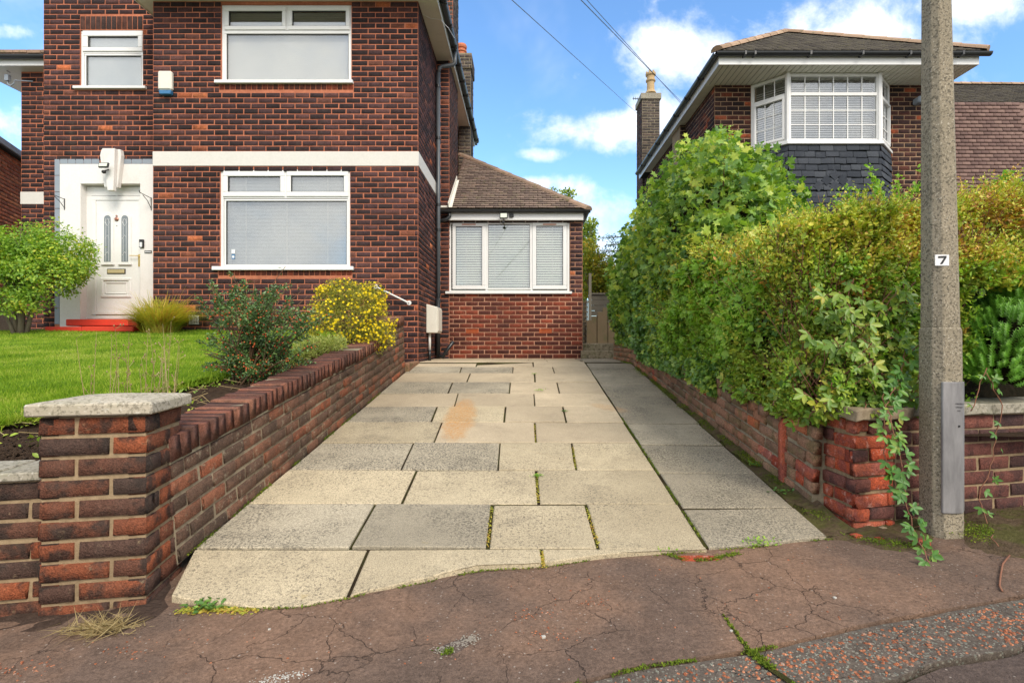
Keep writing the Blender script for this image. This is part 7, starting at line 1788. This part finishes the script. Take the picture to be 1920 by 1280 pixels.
leafmesh('pothole_gravel', T_CHIP, a + np.array([0, 0, .003]), rdir(n_) * np.array([1, 1, .2]), rdir(n_) * .4 + np.array([0, 0, 1]), RNG.uniform(.005, .012, n_), m_plain('grey grit', (.24, .21, .17), .9, .2, .3))
n_ = 150; c0, c1 = GP(480, 1280), GP(570, 1262); q = RNG.random(n_)[:, None]; a = np.array(tuple(c0)) * (1 - q) + np.array(tuple(c1)) * q + RNG.normal(0, .014, (n_, 3)) * np.array([1, 1, 0])
leafmesh('pale_grit', T_CHIP, a + np.array([0, 0, .001]), rdir(n_) * np.array([1, 1, .1]), rdir(n_) * .3 + np.array([0, 0, 1]), RNG.uniform(.003, .008, n_), M['pebble'])
# weeds
def weed(c, r_, n1, mat, lab, size=(.015, .035), T=T_OVAL):
    p = np.array(tuple(c)) + RNG.normal(0, 1, (n1, 3)) * np.array([r_, r_ * .6, 0]) + np.array([0, 0, .004]) + RNG.random((n1, 1)) * np.array([0, 0, r_ * .6])
    o = leafmesh('weed', T, p, rdir(n1) * np.array([1, 1, .4]) + np.array([0, 0, .35]), rdir(n1) * .4 + np.array([0, -.2, 1]), RNG.uniform(size[0], size[1], n1), M[mat], None, None)
    tag(o, lab, 'weed')
weed(GP(385, 1142), .035, 60, 'ivy', 'dark green weed at the left end of the slab edge')
weed(GP(1425, 1022), .045, 90, 'fresh', 'light green weed at the front edge of the grey border slabs', (.008, .02))
weed(GP(1250, 1036), .03, 26, 'fresh', 'small weed beside the broken red brick in the pavement edge', (.008, .018))
weed(DP(1007, 893), .018, 50, 'fresh', 'green tuft in a joint in the middle of the drive', (.008, .018))
weed(DP(1058, 772), .02, 26, 'ivy', 'small dark weed in a joint left of the right rust stain', (.012, .025))
weed(DP(1012, 733), .03, 22, 'fresh', 'pale weed in the slab joint nearest the middle of the far drive', (.012, .028))
weed(DP(1001, 702), .02, 16, 'fresh', 'tiny weed at the far end of the drive', (.012, .028))
weed(Vector((1.62, 3.3, drive_z(3.3))), .03, 26, 'bramble', 'small green weed by the foot of the old brick wall', (.015, .03))
weed(Vector((1.66, 3.75, drive_z(3.75))), .03, 26, 'bramble', 'second green weed further along the old wall foot', (.015, .03))
# dead grass at the pier foot
n_ = 420; c = GP(185, 1185); p = np.array(tuple(c)) + RNG.normal(0, 1, (n_, 3)) * np.array([.06, .025, 0]) + np.array([.0, .01, .012])
leafmesh('dead_grass', T_BLADE, p, rdir(n_) * np.array([1, .8, .35]) + np.array([0, -.2, .3]), rdir(n_), RNG.uniform(.04, .10, n_), M['straw'], wid=.5)
n_ = 500; q = RNG.random(n_)[:, None]; a = np.array(tuple(GP(340, 1145))) * (1 - q) + np.array(tuple(GP(480, 1144))) * q + RNG.normal(0, .014, (n_, 3)) * np.array([1, 1, 0]) + np.array([0, 0, .004])
leafmesh('leaf_litter', T_OVAL, a, rdir(n_) * np.array([1, 1, .2]), rdir(n_) * .4 + np.array([0, 0, 1]), RNG.uniform(.006, .02, n_), M['tawny'])
# debris in the wide joints of the slabs
P_ = []
for (xa, ya_, xb, yb_) in ((1007, 885, 1009, 940), (1100, 950, 1121, 1022), (921, 948, 914, 1022), (1074, 835, 1079, 878), (1002, 795, 1004, 828), (1016, 1030, 1019, 1060)):
    a, b = np.array(tuple(DP(xa, ya_))), np.array(tuple(DP(xb, yb_))); q = RNG.random(120)[:, None]; P_.append(a * (1 - q) + b * q + RNG.normal(0, .004, (120, 3)) * np.array([1, 1, 0]))
P_ = np.concatenate(P_); m_ = len(P_); leafmesh('joint_litter', T_OVAL, P_ - np.array([0, 0, .004]), rdir(m_) * np.array([1, 1, .3]), rdir(m_) * .5 + np.array([0, 0, 1]), RNG.uniform(.006, .014, m_), M['tawny'])
# terracotta chips
def chips(name, n_, uf, vf, size, mat='chip', z=0):
    u = uf(n_); v_ = vf(u, n_); b = np.array([-1.117, 2.168]); xy = b + np.outer(u, [SU.x, SU.y]) + np.outer(v_, [SN.x, SN.y]); zz_ = np.array([pave_z(a, c) for a, c in xy]) + z
    p = np.column_stack([xy, zz_]); g = vnoise(p, 3.2, 8) + RNG.normal(0, .35, n_) > -.05; p = p[g]; m_ = len(p)
    return leafmesh(name, T_CHIP, p, rdir(m_) * np.array([1, 1, .08]), rdir(m_) * .18 + np.array([0, 0, 1]), RNG.uniform(size[0], size[1], m_) , M[mat])
J1v = np.vectorize(lambda u: j1(u)); J2v = np.vectorize(lambda u: j2(u))
chips('terracotta_chips', 4200, lambda n_: RNG.uniform(.8, 4.5, n_), lambda u, n_: J1v(u) + .03 + (J2v(u) - J1v(u) - .06) * RNG.random(n_), (.007, .018), z=-.004)
chips('grey_chips', 3500, lambda n_: RNG.uniform(.8, 4.5, n_), lambda u, n_: J1v(u) + .02 + (J2v(u) - J1v(u) - .04) * RNG.random(n_), (.004, .009), 'greychip', z=-.004)
chips('scattered_chips', 420, lambda n_: RNG.uniform(-1.2, 4.0, n_), lambda u, n_: .03 + (J1v(u) - .05) * RNG.random(n_), (.004, .012))
n_ = 240; cs = [GP(1000, 1150), GP(1110, 1130), GP(60, 1250), GP(1040, 1190), GP(250, 1220)]; cc_ = np.array([tuple(cs[i]) for i in RNG.integers(0, 5, n_)]) + RNG.normal(0, .07, (n_, 3)) * np.array([1, .5, 0])
leafmesh('crumb_chips', T_CHIP, cc_ + np.array([0, 0, .001]), rdir(n_) * np.array([1, 1, .08]), rdir(n_) * .2 + np.array([0, 0, 1]), RNG.uniform(.004, .011, n_), M['chip'])
for (px_, py_, s_, lab) in ((1605, 1009, .045, 'bright red brick fragment on the earth in front of the corner pier'), (1728, 1022, .06, 'red brick fragment lying against the foot of the lamp post'), (1647, 1013, .035, 'small orange brick fragment between the corner pier and the post'), (1655, 993, .03, 'pale stone fragment at the foot of the front wall')):
    c = GP(px_, py_); o = rough_stone('brick_fragment', Frame((c.x, c.y, c.z), (1, .3, 0), (0, 0, 1), (.3, -1, 0)), -s_ / 2, s_ / 2, 0, s_ * .45, s_ * .4, -s_ * .4, M['brick_raw'] if 'red' in lab or 'orange' in lab else M['sandstone'], None, .004); tag(o, lab, 'fragment')
o = blobsheet('flat_brick', M['brick_raw'], [(1262, 1043), (1300, 1041), (1350, 1042), (1352, 1049), (1310, 1053), (1280, 1051)], .008, .002, kind=None); tag(o, 'flat worn red brick set at the slab edge beside moss', 'brick')
for (px_, py_, s_, wh) in ((1565, 1121, .012, 'below the corner pier, rightmost of the four'), (1371, 1183, .010, 'just left of the mossy cross joint'), (1019, 1195, .014, 'right of the mossy pothole'), (505, 1180, .009, 'below the left end of the slabs')):
    c = GP(px_, py_); o = rough_stone('pebble', Frame((c.x, c.y, c.z), (1, .3, 0), (0, 0, 1), (.3, -1, 0)), -s_ / 2, s_ / 2, 0, s_ * .5, s_ * .4, -s_ * .4, M['pebble'], None, .001); tag(o, 'tiny white pebble on the brown pavement ' + wh, 'pebble', 'white pebbles on the pavement')
print('objects', len(bpy.data.objects), 'tris', sum(len(m.loop_triangles) if m.loop_triangles else len(m.polygons) for m in bpy.data.meshes))
